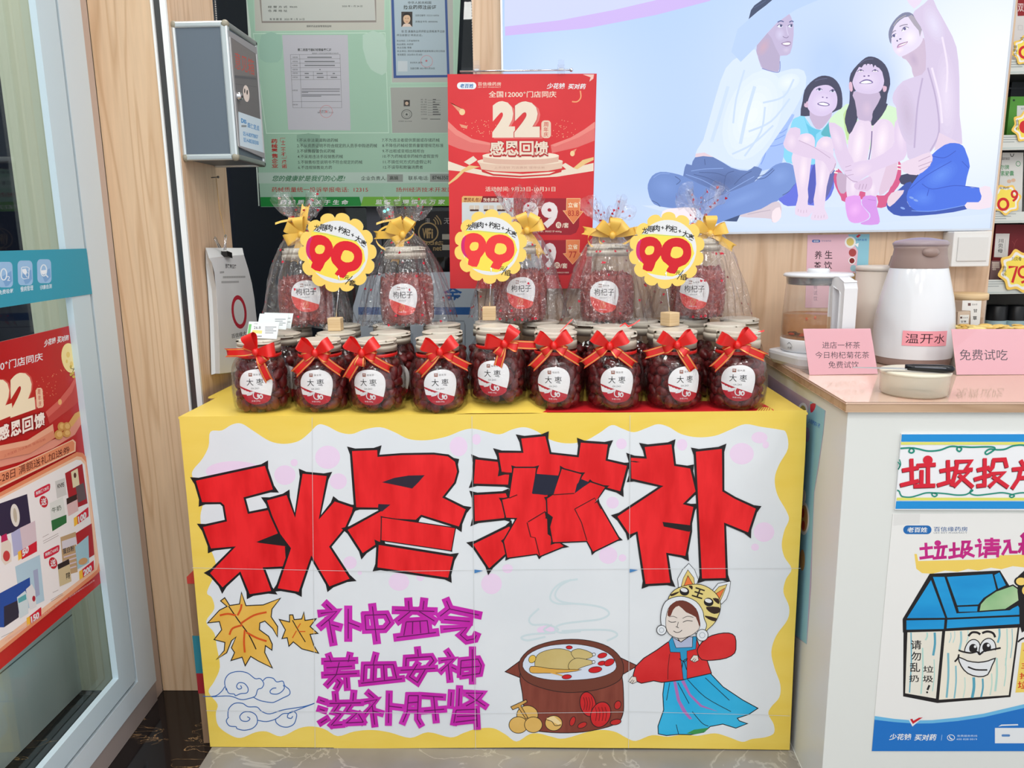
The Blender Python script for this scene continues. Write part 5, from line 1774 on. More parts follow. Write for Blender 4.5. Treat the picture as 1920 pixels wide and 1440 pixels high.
# heads of the two girls
L.org(1490, 90, 5.44)
shape([(58, 692), (80, 540), (100, 430), (160, 350), (240, 295), (310, 282), (390, 305), (450, 370), (480, 460), (486, 570), (470, 622), (380, 662), (320, 762), (170, 692)], HG)
shape([(150, 640), (385, 640), (320, 770), (250, 832), (190, 790)], SKC)
shape([(128, 600), (140, 520), (190, 420), (260, 385), (340, 380), (400, 420), (432, 500), (426, 590), (390, 642), (310, 692), (220, 690), (160, 652)], (192, 184, 242), 3)
soft(285, 560, 110, 100, (192, 184, 242), (208, 204, 252))
shape([(94, 590), (104, 555), (130, 545), (136, 600), (112, 606)], (190, 166, 216))
shape([(94, 540), (130, 400), (190, 330), (270, 288), (350, 298), (420, 350), (458, 430), (466, 590), (440, 560), (428, 470), (412, 408), (395, 405), (375, 350), (360, 388), (345, 325), (325, 380), (318, 318), (290, 374), (240, 386), (200, 408), (150, 478), (122, 545), (108, 570)], HG, 0)
ink([(205, 340), (260, 320), (330, 312)], 6, (92, 96, 134))
for x, y in ((250, 426), (385, 440)):
    L.ell(x, y, 28, 13, E_((226, 230, 252))).ell(x, y - 3, 13, 13, E_((52, 52, 96)))
    ink([(x - 32, y + 4), (x, y - 17), (x + 30, y + 2)], 6, (84, 76, 132))
for x, y in ((284, 503), (326, 508)): L.ell(x, y, 9, 6, E_((108, 88, 150)))
shape([(228, 568), (270, 550), (320, 555), (356, 576), (340, 592), (290, 594), (245, 584)], DKL)
shape([(240, 567), (290, 557), (344, 577), (320, 587), (268, 581)], TEE)
shape([(555, 352), (570, 260), (640, 170), (720, 100), (780, 88), (850, 110), (920, 170), (960, 260), (972, 372), (945, 470), (932, 560), (880, 690), (800, 792), (776, 762), (800, 640), (850, 540), (862, 470), (700, 420), (600, 450), (620, 560), (642, 700), (610, 792), (555, 882), (520, 762), (510, 720), (550, 600), (560, 450)], HG)
shape([(600, 445), (862, 455), (850, 560), (790, 660), (782, 740), (650, 730), (630, 640), (612, 540)], SKC)
soft(735, 620, 60, 90, SKC, (186, 172, 222))
shape([(584, 330), (600, 260), (650, 200), (720, 165), (800, 170), (870, 210), (906, 290), (906, 370), (870, 442), (800, 466), (740, 470), (660, 456), (610, 420)], (192, 184, 240), 3)
soft(740, 340, 120, 100, (192, 184, 240), (208, 202, 250))
shape([(553, 356), (580, 350), (590, 430), (570, 446), (552, 412)], (198, 166, 212))
shape([(898, 390), (936, 396), (930, 440), (902, 446)], (198, 166, 212))
shape([(572, 345), (585, 270), (640, 182), (720, 106), (790, 90), (862, 122), (932, 200), (964, 300), (958, 392), (918, 390), (908, 320), (890, 245), (860, 206), (830, 192), (820, 165), (800, 202), (785, 148), (765, 178), (750, 138), (730, 182), (715, 152), (680, 202), (655, 192), (620, 252), (596, 312), (586, 350)], HG, 0)
ink([(660, 160), (730, 120), (800, 112)], 6, (92, 96, 134))
for q in ([(636, 242), (670, 222), (702, 236)], [(786, 240), (816, 222), (852, 240)]):
    shape([q[0], (q[1][0], q[1][1] - 4), q[2], (q[1][0], q[1][1] + 20)], (222, 224, 250))
    L.ell(q[1][0] + 2, q[1][1] + 5, 10, 10, E_((60, 56, 104)))
    ink(q, 7, (92, 80, 140))
for x, y in ((708, 288), (752, 285)): L.ell(x, y, 11, 7, E_((108, 86, 148)))
shape([(653, 358), (700, 326), (740, 320), (780, 332), (798, 356), (760, 366), (725, 368), (690, 366)], DKL)
shape([(668, 356), (705, 338), (745, 334), (786, 352), (750, 361), (710, 364)], TEE)
# woman
L.org(1640, 0, 6.8)
shape([(395, -30), (620, -30), (575, 50), (502, 112), (440, 50)], (208, 202, 248), 0)
shape([(208, 562), (180, 480), (180, 400), (210, 320), (270, 235), (350, 170), (420, 155), (470, 170), (540, 230), (590, 330), (604, 382), (540, 420), (440, 300), (330, 300), (230, 420)], (126, 130, 162))
shape([(345, 722), (540, 600), (600, 480), (650, 560), (650, 980), (500, 980), (470, 860), (400, 760)], (182, 170, 218))
soft(500, 760, 60, 110, (182, 170, 218), (168, 156, 208), -20)
shape([(213, 520), (220, 440), (250, 340), (330, 252), (430, 212), (520, 300), (570, 400), (602, 390), (618, 480), (592, 552), (540, 612), (450, 670), (340, 722), (290, 700), (240, 640)], (206, 204, 250))
soft(450, 480, 100, 120, (206, 204, 250), (222, 224, 255), 20)
soft(320, 640, 60, 40, (206, 204, 250), (220, 216, 252), -25)
shape([(425, 212), (470, 188), (540, 248), (600, 378), (576, 470), (560, 390), (500, 320)], (146, 148, 186), 0)
ink([(240, 330), (300, 250), (400, 195)], 8, (160, 160, 180))
ink([(316, 338), (370, 318), (420, 313)], 13, (124, 124, 170))
ink([(216, 428), (246, 398), (272, 390)], 12, (124, 124, 170))
shape([(345, 402), (364, 356), (400, 345), (432, 356), (402, 376), (372, 400)], (232, 234, 254))
shape([(220, 484), (234, 446), (272, 430), (274, 458), (244, 480)], (232, 234, 254))
L.ell(382, 368, 18, 18, E_((86, 86, 140))).ell(246, 456, 16, 19, E_((86, 86, 140)))
ink([(344, 396), (366, 354), (402, 343), (434, 356)], 8, (76, 76, 128))
ink([(218, 480), (232, 446), (274, 430)], 8, (76, 76, 128))
L.ell(287, 520, 10, 12, E_((84, 80, 128))).ell(326, 497, 17, 8, E_((84, 80, 128)), -15)
shape([(283, 614), (298, 570), (350, 546), (400, 534), (424, 528), (404, 560), (350, 590), (308, 608)], (208, 158, 200))
shape([(300, 590), (350, 560), (412, 538), (390, 560), (345, 580)], (236, 230, 248))
ink([(286, 604), (308, 568), (360, 553), (420, 533)], 6, (110, 84, 138))
L.org(1180, 0, sf)
SWC = (190, 184, 236)
shape([(1378, 70), (1405, 40), (1432, 20), (1470, -10), (1495, 40), (1545, 130), (1590, 230), (1604, 380), (1605, 560), (1618, 700), (1560, 695), (1500, 700), (1465, 740), (1400, 795), (1352, 765), (1345, 680), (1320, 560), (1282, 500), (1285, 450), (1330, 395), (1395, 372), (1440, 340), (1436, 200), (1415, 130)], SWC)
soft(1540, 470, 50, 220, SWC, (206, 202, 248), -2)
soft(1480, 120, 45, 100, SWC, (202, 204, 252), -20)
soft(1350, 560, 50, 150, SWC, (176, 168, 218), -8)
for q in ([(1450, 330), (1490, 480), (1505, 640), (1462, 735)], [(1425, 380), (1400, 520), (1385, 720)]): ink(q, 8, (164, 156, 214))
for q in ([(1470, 330), (1508, 480), (1520, 600)], [(1520, 180), (1545, 320), (1540, 450)]): ink(q, 10, (214, 210, 252))
L.org(1640, 120, 3.07)
shape([(340, 500), (370, 395), (500, 462), (430, 460)], (204, 192, 236), 0)
shape([(150, 640), (250, 630), (230, 700), (150, 690)], (50, 52, 92))
shape([(68, 822), (80, 780), (180, 685), (215, 690), (185, 760), (200, 820), (290, 850), (450, 825), (530, 795), (528, 836), (350, 866), (150, 876), (90, 852)], (42, 78, 176))
shape([(70, 792), (95, 742), (168, 726), (140, 772), (86, 822)], (206, 192, 230))
JNC = (64, 112, 232)
shape([(318, 532), (400, 466), (460, 455), (505, 470), (525, 510), (546, 590), (520, 702), (600, 714), (613, 760), (595, 796), (450, 826), (290, 850), (220, 836), (185, 790), (190, 730), (250, 640), (300, 590)], JNC)
soft(380, 640, 110, 60, JNC, (92, 140, 244), -35)
soft(280, 770, 70, 50, JNC, (86, 134, 242))
for q in ([(200, 720), (300, 640), (440, 560)], [(330, 530), (400, 540), (465, 500)], [(270, 690), (330, 720), (460, 700), (600, 714)], [(500, 560), (540, 600)], [(310, 720), (300, 760)]): ink(q, 4, (40, 80, 196))
ink([(210, 845), (350, 845), (596, 796)], 4, (120, 160, 244))
for x, y in ((210, 770), (235, 785), (160, 830)): L.ell(x, y, 14, 6, E_((130, 164, 236)), 20)
shape([(150, 572), (230, 540), (310, 508), (332, 540), (322, 572), (300, 602), (240, 640), (165, 622)], (208, 196, 238))
for q in ([(250, 590), (330, 560)], [(255, 610), (318, 585)], [(250, 560), (318, 530)]): ink(q, 4, (164, 148, 198))
shape([(600, 714), (664, 708), (666, 826), (526, 832), (530, 796), (595, 796), (613, 760)], (214, 206, 242))
L.build('backlit_picture', lb)

# ------------------------------------------------------------------ red poster on a rod in front of the picture
YR = 1.874
rp_ = thing('hanging_poster', 'red anniversary sale poster hanging from a thin rod before the backlit picture', 'poster', tuple(at(980, 140, 'y', YR)))
L = Print(facing((0, YR, 0), (0, -1, 0)), 3e-5)
RP = mottled('red_poster_print', (196, 30, 38), (214, 42, 48), 3, .35)
L.slab([(839, 139), (1119, 138), (1108, 541), (844, 541)], RP, .0012, (200, 60, 60))
L.org(820, 100, 4)
PK, PKL, CRM = M((218, 110, 106)), M((226, 132, 124)), M((228, 214, 196))
L.poly([(79, 508), (150, 575), (260, 640), (400, 672), (400, 745), (260, 742), (160, 715), (80, 682)], PK).poly([(79, 508), (150, 575), (260, 640), (400, 672), (400, 690), (250, 668), (140, 615), (79, 560)], PKL)
L.poly([(850, 688), (1000, 632), (1100, 572), (1182, 512), (1178, 655), (1050, 705), (860, 748)], PK).poly([(850, 688), (1000, 632), (1100, 572), (1182, 512), (1181, 560), (1060, 630), (880, 700)], PKL)
L.poly([(80, 808), (200, 850), (400, 888), (640, 905), (900, 885), (1172, 822), (1171, 882), (900, 925), (640, 938), (380, 922), (200, 888), (80, 876)], CRM)
L.poly([(80, 975), (130, 930), (190, 870), (240, 840), (320, 850), (260, 868), (200, 890), (150, 940), (85, 985)], (226, 190, 130)).poly([(1020, 860), (1090, 800), (1172, 778), (1172, 800), (1110, 830), (1050, 870)], (226, 190, 130))
L.poly([(200, 815), (270, 770), (300, 800), (240, 838)], CRM).poly([(930, 840), (960, 822), (1030, 865), (980, 880)], CRM)
L.poly([(330, 870), (420, 905), (620, 918), (840, 905), (935, 865), (930, 890), (840, 915), (620, 930), (420, 918), (335, 890)], (196, 40, 44))
L.poly([(300, 812), (320, 840), (330, 870), (430, 884), (620, 890), (830, 882), (935, 862), (940, 810)], (220, 190, 170)).ell(620, 810, 322, 30, (230, 212, 192))
L.poly([(340, 770), (345, 815), (450, 832), (620, 838), (800, 832), (908, 812), (912, 765)], (214, 176, 158)).ell(625, 768, 288, 30, (236, 220, 202))
L.text('· 上市连锁 万店惠民 值得信赖 ·', (410, 848, 822, 866), (190, 150, 134), 0)
L.rrect(148, 217, 292, 269, 25, (228, 234, 240)).text('老百姓', (168, 228, 274, 260), (30, 110, 170), .03, 3, .15)
L.text('百信缘药房', (304, 216, 478, 244), CRM, .006).text('LBX BXY PHARMACY', (304, 250, 477, 258), CRM)
L.text('少花钱', (820, 224, 960, 266), WHITE, .03, 3, .2).text('买对药', (978, 228, 1116, 268), WHITE, .03, 3, .2)
L.text('全国12000⁺门店同庆', (385, 283, 893, 331), CRM, .012)
L.text('2', (424, 372, 602, 640), PK, .05).text('2', (590, 372, 790, 640), PK, .05)
L.text('2', (412, 358, 582, 632), CRM, .085).text('2', (572, 358, 772, 632), (190, 60, 60), .095).text('2', (578, 360, 768, 630), CRM, .08)
L.rrect(780, 503, 852, 636, 26, (224, 196, 176)).column('周年庆', 797, 516, 832, 626, (196, 80, 70), .01, .08)
for k, chh in enumerate('感恩回馈'):
    x = 395 + 111 * k
    L.text(chh, (x - 4, 656, x + 110, 776), (176, 40, 44), .05).text(chh, (x, 660, x + 104, 764), CRM, .03)
for q in ([(98, 368), (105, 378), (205, 425), (200, 460), (170, 450)], [(165, 530), (225, 545), (222, 566), (180, 555)], [(1000, 735), (1045, 715), (1025, 755)]): L.poly(q, (222, 150, 120))
L.ell(186, 440, 22, 24, (232, 200, 150)).ell(1013, 752, 17, 20, (232, 200, 150))
L.line([(1010, 362), (1050, 362), (1076, 330), (1072, 280)], 9, (230, 160, 110))
L.poly([(1090, 158), (1175, 158), (1170, 190), (1140, 212), (1150, 180)], (230, 190, 180))
rr_ = random.Random(4)
for k in range(70):
    x = rr_.choice((rr_.gauss(330, 60), rr_.gauss(930, 60)))
    y = 480 + abs(x - 620) * -.0 + rr_.uniform(20, 150)
    L.ell(x, y, 2.6, 2.6, (240, 190, 150), n=6)
L.text('活动时间: 9月23日-10月31日', (360, 1000, 885, 1036), CRM, .006)
DR = M((150, 22, 40))
L.rrect(184, 1085, 600, 1345, 12, (206, 214, 218)).poly([(572, 1086), (1070, 1088), (1062, 1300), (1040, 1345), (1000, 1362), (572, 1360)], DR)
L.poly([(184, 1080), (195, 1070), (342, 1072), (326, 1118), (184, 1118)], (222, 176, 110)).poly([(340, 1072), (485, 1072), (495, 1085), (494, 1118), (325, 1118)], (120, 14, 24))
L.text('惠民礼包1', (195, 1082, 325, 1114), (120, 30, 20), .02, 3, .15).text('秋冬滋补包', (342, 1084, 484, 1114), CRM, .02, 3, .1)
for x, w_ in ((240, 75), (345, 80), (445, 70), (240, 75)):
    L.rrect(x, 1140, x + w_, 1172, 8, (206, 196, 182)).rrect(x + 4, 1170, x + w_ - 4, 1184, 5, (70, 40, 36))
    L.line([(x + w_ / 2, 1142), (x + w_ / 2, 1172)], 4, WHITE, 0)
L.text('9', (640, 1114, 760, 1312), (228, 220, 222), .05).text('9', (778, 1114, 904, 1312), (228, 220, 222), .05)
L.ell(909, 1288, 21, 24, CRM).text('元', (895, 1274, 923, 1302), DR, .02).text('/套', (935, 1270, 986, 1310), CRM, .02)
AR = M((222, 130, 80))
def arrow(pts, t1, q1, t2, q2):
    L.inked(pts, 4, (238, 190, 140), AR, 1)
    L.text(t1, q1, (240, 226, 196), .02)
    L.text(t2, q2, (176, 50, 40), .01)
arrow([(972, 1090), (1070, 1090), (1066, 1185), (1090, 1188), (1020, 1275), (948, 1182), (970, 1182)], '立省', (980, 1118, 1056, 1156), '83.8', (980, 1178, 1062, 1220))
L.text('西洋参, 枸杞子400g', (720, 1328, 932, 1345), CRM)
L.org(900, 380, 6)
L.poly([(330, 425), (1110, 420), (1098, 700), (1070, 770), (1000, 815), (330, 818)], DR)
L.poly([(330, 425), (690, 424), (690, 812), (330, 816)], (206, 214, 218))
L.text('9', (600, 452, 700, 742), (228, 220, 222), .05).text('9', (715, 452, 858, 742), (228, 220, 222), .05)
L.ell(868, 704, 32, 36, CRM).text('元', (846, 682, 890, 726), DR, .02).text('/套', (902, 680, 984, 740), CRM, .02)
arrow([(972, 422), (1118, 422), (1112, 565), (1146, 575), (1042, 690), (940, 575), (972, 572)], '立省', (988, 468, 1100, 525), '77', (1000, 548, 1088, 622))
L.text('洋参礼盒, 多种维B压片糖果', (740, 778, 1000, 795), CRM)
L.build('poster_sheet', rp_)
rb = MB()
rb.tube([at(862, 134, 'y', YR - .001), at(1070, 131, 'y', YR - .001)], .0022, CHROME, 10)
rb.ball(tuple(at(1071, 131, 'y', YR - .001)), .0048, CHROME, 12, 8)
rb.tube([at(891, 133, 'y', YR - .001), at(891, 133, 'y', YR - .001) + Vector((.0, .033, 0))], .0022, CHROME, 8)
ro = rb.build('hanging_rod')
tag(ro, 'thin chrome rod with a ball end carrying the red poster clips', 'rod')
for i, (x, y, w_, nm) in enumerate(((894, 132, .0085, 'clear plastic clip on the rod in front of the wood strip'), (1052, 131, .0085, 'clear plastic clip on the rod in front of the backlit picture'))):
    p = at(x, y, 'y', YR)
    b = MB()
    b.box((p.x - w_, p.y - .007, p.z - .010), (p.x + w_, p.y - .0035, p.z + .004), ACRYL).box((p.x - w_ * .8, p.y - .006, p.z + .004), (p.x + w_ * .8, p.y - .003, p.z + .021), ACRYL).box((p.x - w_, p.y + .0015, p.z - .010), (p.x + w_, p.y + .0045, p.z + .012), ACRYL)
    b.box((p.x - w_ * .6, p.y - .0075, p.z - .002), (p.x + w_ * .6, p.y - .007, p.z + .002), M((200, 204, 210)))
    tag(b.build('plastic_clip', bevel=.0008), nm, 'clip', 'clear clips on the poster rod')

# pink tea poster on the back wall
L = Print(facing((0, YW, 0), (0, -1, 0)), 2e-5)
wp = thing('wall_poster', 'pink and blue tea drink poster fixed to the wood wall behind the kettle', 'poster', tuple(at(1570, 576, 'y', YW)))
L.pm = (lambda f: (lambda x, y, h: f(x, y, h + .0008)))(L.pm)
L.slab([(1514, 440.5), (1630, 438.5), (1622, 577), (1509.5, 577)], (226, 184, 198), .0006)
L.org(1400, 400, 1920 / 520)
L.poly([(700, 146), (850, 143), (828, 650), (735, 652), (720, 500), (760, 380), (770, 260)], (140, 196, 214))
L.rrect(452, 183, 508, 202, 9, (60, 100, 170)).text('老百姓', (462, 187, 498, 199), WHITE, .02).text('百信缘药房', (516, 185, 584, 197), (120, 120, 160))
L.text('养', (470, 260, 520, 318), (70, 50, 60), .01).text('生', (540, 258, 592, 314), (70, 50, 60), .01).text('茶', (466, 335, 515, 392), (70, 50, 60), .01).text('饮', (535, 332, 590, 386), (70, 50, 60), .01)
L.column('免费试饮', 462, 455, 488, 605, (120, 90, 110), 0, .2)
L.text('少花钱 买对药', (755, 176, 830, 192), (40, 100, 180), .02)
for x, y, r, c in ((716, 200, 38, (236, 236, 236)), (716, 198, 26, (210, 190, 110)), (732, 272, 26, (170, 70, 70)), (728, 328, 24, (240, 240, 240)), (728, 328, 18, (130, 40, 40)), (738, 380, 22, (150, 190, 200)), (742, 440, 26, (200, 170, 120)), (730, 510, 22, (240, 240, 240)), (730, 510, 16, (190, 120, 60)), (732, 580, 22, (230, 220, 210)), (732, 580, 15, (150, 160, 90))):
    L.ell(x, y, r, r * 1.05, c)
L.poly([(755, 160), (775, 145), (790, 150), (770, 170)], (200, 40, 60)).poly([(745, 215), (775, 205), (770, 235)], (240, 240, 240))
L.build('poster_sheet', wp)
# ------------------------------------------------------------------ counter
ZC = .817
A = at(1587, 753.5, 'z', ZC)
B = at(1920, 753.5, 'z', ZC)
fd = (B - A)
fd.z = 0
fd.normalize()
side = at(1438, 666, 'z', ZC) - A
side.z = 0
side.normalize()
depth = (YW - .002 - A.y) / side.y
cn = Vector((fd.y, -fd.x, 0))      # counter front normal, towards the shop
sn = Vector((-side.y, side.x, 0))  # counter side normal, towards the table
LEN = 1.25
TOP = M((214, 184, 164), .06, spec=.8, name='glass_covered_top')
cpt = lambda u, v, z: A + fd * u + side * v + Vector((0, 0, z - ZC))
ctr = thing('counter', 'white counter with a wood edged glossy top beside the poster table', 'counter', (A.x, A.y, 0))
poly = [cpt(0, 0, ZC - .0185), cpt(LEN, 0, ZC - .0185), Vector((cpt(LEN, 0, 0).x + .03, YW - .002, ZC - .0185)), cpt(0, depth, ZC - .0185)]
MB().prism(poly, (0, 0, .0145), WOODC).build('wood_edge', ctr, bevel=.0008)
g = .002
MB().prism([p + Vector((0, 0, .0146)) for p in poly], (0, 0, .0039), TOP).build('counter_top', ctr, bevel=.001)
WH = M((222, 225, 222), .35, name='white_laminate')
ins = .006
body = [cpt(ins, ins, 0), cpt(LEN, ins, 0), Vector((cpt(LEN, 0, 0).x + .03, YW - .002, 0)), cpt(ins, depth, 0)]
body = [Vector((p.x, p.y, .0)) for p in body]
MB().prism(body, (0, 0, ZC - .019), WH).build('body', ctr, bevel=.001)
FP0 = cpt(0, ins, 0)
SP0 = cpt(ins, 0, 0)
FRONT = facing(FP0, cn)
SIDE = facing(SP0, sn)

# side poster (teas), curling sheet
t = thing('side_poster', 'lavender and blue tea poster on the counter side beside the big drawn poster', 'poster', tuple(SIDE(1520, 1000, 0)))
L = Print(lambda x, y, h: SIDE(x, y, h + .0008), 2e-5)
L.slab([(1441, 702), (1470, 722), (1500, 741), (1548, 770), (1544, 812), (1536, 870), (1527, 924), (1524, 1000), (1521, 1100), (1513, 1208), (1440, 1160), (1438, 900)], (186, 166, 190), .0005)
L.poly([(1520, 752), (1548, 770), (1544, 812), (1527, 924), (1524, 1000), (1513, 1208), (1478, 1180), (1490, 1000), (1500, 900), (1505, 830)], (140, 192, 208))
L.poly([(1444, 729), (1456, 737), (1456, 747), (1444, 738)], (50, 90, 160)).text('老百姓', [(1446, 732), (1454, 737), (1454, 743), (1446, 738)], WHITE, .02).text('百信缘药房', [(1457, 738), (1471, 747), (1471, 755), (1457, 746)], (100, 110, 150))
for x, y, rx, ry, c in ((1506, 770, 9, 15, (232, 232, 236)), (1506, 771, 6, 11, (170, 160, 90)), (1502, 862, 9, 24, (224, 214, 216)), (1501, 860, 6, 17, (150, 40, 50)), (1500, 902, 8, 18, (236, 232, 232)), (1499, 902, 5, 12, (110, 30, 36)), (1508, 972, 10, 31, (236, 232, 226)), (1508, 972, 7.5, 25, (206, 150, 90)), (1506, 962, 3, 9, (190, 60, 40)), (1507, 985, 3, 9, (190, 60, 40)), (1508, 930, 4, 12, (244, 240, 236)), (1505, 1050, 5, 20, (196, 150, 90)), (1514, 815, 5, 14, (160, 150, 200))):
    L.ell(x, y, rx, ry, c)
L.poly([(1520, 758), (1530, 757), (1528, 768), (1521, 774)], (196, 40, 70), 2)
L.text('少花钱买对药', [(1517, 784), (1539, 795), (1537, 803), (1516, 792)], (30, 100, 190), .02)
L.build('poster_sheet', t)

# front panels
s2 = 1920 / 460
t = thing('waste_sign', 'blue and white sign panel with red handwritten waste disposal lettering on the counter front', 'sign', tuple(FRONT(1800, 953, 0)))
L = Print(FRONT, 3e-5)
L.org(1460, 740, s2)
L.slab([(955, 303), (2700, 300), (2700, 900), (902, 894)], (236, 238, 242), .004)
L.h = .0005
L.pm = (lambda f: (lambda x, y, h: f(x, y, h + .0045)))(FRONT)
CB = M((24, 142, 214))
L.poly([(955, 305), (2700, 302), (2700, 362), (949, 362)], CB).poly([(948, 366), (2700, 366), (2700, 386), (946, 386)], (222, 222, 110))
L.poly([(916, 798), (2700, 800), (2700, 822), (913, 820)], (222, 222, 110)).poly([(911, 826), (2700, 828), (2700, 886), (905, 886)], CB)
TL_ = M((26, 140, 120))
L.line([(942, 415), (980, 412), (1030, 412), (1050, 435), (1030, 450), (1010, 438), (1030, 412), (1080, 418), (1160, 435), (1250, 428), (1330, 400), (1390, 402), (1420, 415), (1405, 438), (1385, 425), (1400, 402), (1500, 405), (1600, 402), (1670, 405), (1675, 425), (1620, 460), (1605, 445), (1640, 420), (1700, 425), (1760, 420), (1820, 395), (1890, 388), (1930, 400), (2000, 430), (2100, 410)], 13, TL_, 5)
L.line([(918, 740), (935, 750), (942, 770), (960, 790), (1020, 795), (1080, 780), (1140, 762), (1200, 762), (1230, 775), (1212, 790), (1192, 780), (1200, 762), (1300, 768), (1380, 778), (1450, 775), (1490, 755), (1508, 742), (1495, 740), (1488, 765), (1540, 780), (1640, 770), (1740, 760), (1830, 780), (1810, 798), (1800, 780), (1900, 760), (2050, 775)], 11, TL_, 5)
L.line([(935, 500), (945, 540), (925, 580), (940, 545), (922, 520)], 9, TL_)
WS_ = strokes("""965 585 1080 565/1030 502 1035 680/950 700 1080 668/1078 548 1212 540/1110 590 1108 705/1160 545 1160 705/1055 708 1208 703
1258 590 1362 570/1315 512 1318 680/1238 700 1360 664/1375 518 1495 512 1452 575 1500 578/1388 520 1372 610 1345 700/1395 596 1482 592 1365 706/1405 625 1505 712
1548 582 1632 564/1602 498 1600 700 1545 706/1525 655 1640 622/1670 505 1758 500 1772 556/1672 505 1662 560 1640 585/1652 612 1752 602 1640 708/1668 635 1778 712
1885 512 1905 548/1822 578 2000 560/1882 582 1866 650 1818 722/1872 645 1950 640 1940 720/2030 500 2000 580/2010 570 2090 560/2060 570 1990 720/2010 620 2090 720""")
for o_, c_ in ((6, (110, 14, 30)), (0, (214, 28, 52))):
    for row in WS_:
        for q in row: L.brush([(x - o_ * .7, y + o_) for x, y in q], 31, M(c_), 8)
L.ell(1157, 506, 38, 36, (214, 28, 52))
L.build('panel', t)

s3 = s2
t = thing('front_poster', 'white poster with a drawn smiling blue lidded waste bin on the counter front', 'poster', tuple(FRONT(1800, 1408, 0)))
L = Print(lambda x, y, h: FRONT(x, y, h + .0009), 3e-5)
L.org(1460, 740, s2)
DY = 340 * s2
L.slab([(892, 932), (2700, 920), (2700, DY + 1368), (1900, DY + 1368), (727, DY + 1370), (762, DY + 940), (846, DY)], (232, 232, 230), .0006)
L.poly([(900, 935), (1105, 932), (1100, 1010), (940, 1020), (895, 1025)], (222, 222, 220))
L.rrect(973, 1022, 1194, 1090, 33, (24, 104, 176)).text('老百姓', (1002, 1036, 1164, 1076), WHITE, .035, 3, .15)
L.text('百信缘药房', (1213, 1032, 1476, 1070), (44, 92, 150), .008).text('LBX BXY PHARMACY', (1212, 1075, 1474, 1085), (60, 80, 110))
L.poly([(1060, 1245), (1080, 1245), (1090, 1300), (1500, 1290), (1700, 1280), (1730, 1255), (1900, 1250), (2100, 1250), (2100, 1350), (1920, 1350), (1830, 1340), (1740, 1365), (1660, 1352), (1560, 1375), (1480, 1362), (1400, 1385), (1300, 1375), (1200, 1400), (1120, 1395), (1075, 1360)], (238, 206, 98))
MG = mottled('magenta_poster_marker', (184, 20, 120), (206, 44, 140), 10, .45)
for row in strokes("""1105 1205 1200 1195/1150 1162 1155 1270/1105 1278 1208 1264/1218 1196 1316 1186/1252 1200 1240 1272/1290 1196 1278 1272/1208 1278 1308 1270
1335 1215 1412 1206/1370 1158 1372 1262/1330 1274 1424 1256/1432 1152 1490 1150 1475 1195 1512 1200/1442 1156 1426 1268/1440 1210 1502 1206 1434 1274/1452 1230 1526 1262
1562 1132 1575 1155/1538 1182 1576 1176 1570 1258 1600 1240/1612 1141 1724 1140/1616 1168 1720 1167/1602 1197 1734 1192/1665 1122 1665 1195/1622 1220 1616 1272/1620 1215 1714 1212 1710 1266/1622 1242 1712 1240
1762 1147 1800 1142 1790 1180 1750 1248/1800 1150 1812 1230 1862 1230
1895 1110 1920 1086/1905 1106 1960 1100/1878 1170 1950 1160/1912 1120 1912 1248/1905 1180 1878 1230/1980 1110 2010 1090/1975 1150 1970 1250/1975 1150 2050 1150 2050 1250/1975 1200 2050 1200/1975 1245 2050 1245"""):
    for q in row: L.brush(q, 23, MG, 5)
L.ell(1243, 1160, 26, 22, MG)
L.org(1460, 1080, s3)
BL = mottled('blue_bin_marker', (10, 138, 206), (30, 160, 222), 5, .45, (1, 1, 3))
WD = M((230, 226, 214))
# bin body
L.poly([(975, 425), (1885, 380), (1812, 945), (1240, 992), (972, 940)], INK)
L.poly([(1006, 436), (1280, 430), (1235, 958), (988, 915)], WD).poly([(1300, 428), (1868, 400), (1798, 930), (1250, 966)], (236, 230, 214))
for x, y0, y1, w, c in ((1030, 440, 910, 10, (100, 170, 190)), (1120, 560, 920, 12, (176, 214, 206)), (1215, 440, 620, 18, (84, 160, 184)), (1210, 650, 900, 8, (176, 214, 206)), (1155, 440, 500, 12, (176, 214, 206)), (1320, 600, 950, 16, (120, 180, 196)), (1380, 700, 955, 12, (130, 186, 200)), (1420, 430, 580, 16, (150, 198, 206)), (1370, 430, 520, 8, (190, 218, 214)), (1520, 790, 950, 22, (84, 160, 184)), (1590, 800, 945, 14, (84, 160, 184)), (1660, 760, 930, 10, (190, 218, 206)), (1700, 640, 900, 16, (176, 214, 206)), (1720, 410, 520, 16, (110, 176, 194)), (1780, 410, 700, 9, (176, 214, 206)), (1820, 410, 640, 7, (140, 190, 200)), (1475, 420, 520, 8, (190, 218, 214)), (1770, 640, 860, 8, (176, 214, 206)), (1340, 440, 520, 7, (170, 206, 210)), (1450, 790, 950, 10, (196, 220, 210))):
    L.line([(x + 4, y0), (x + 6, (y0 + y1) / 2), (x - 8, y1)], w, c)
L.line([(1290, 425), (1240, 965)], 24, INK, 0)
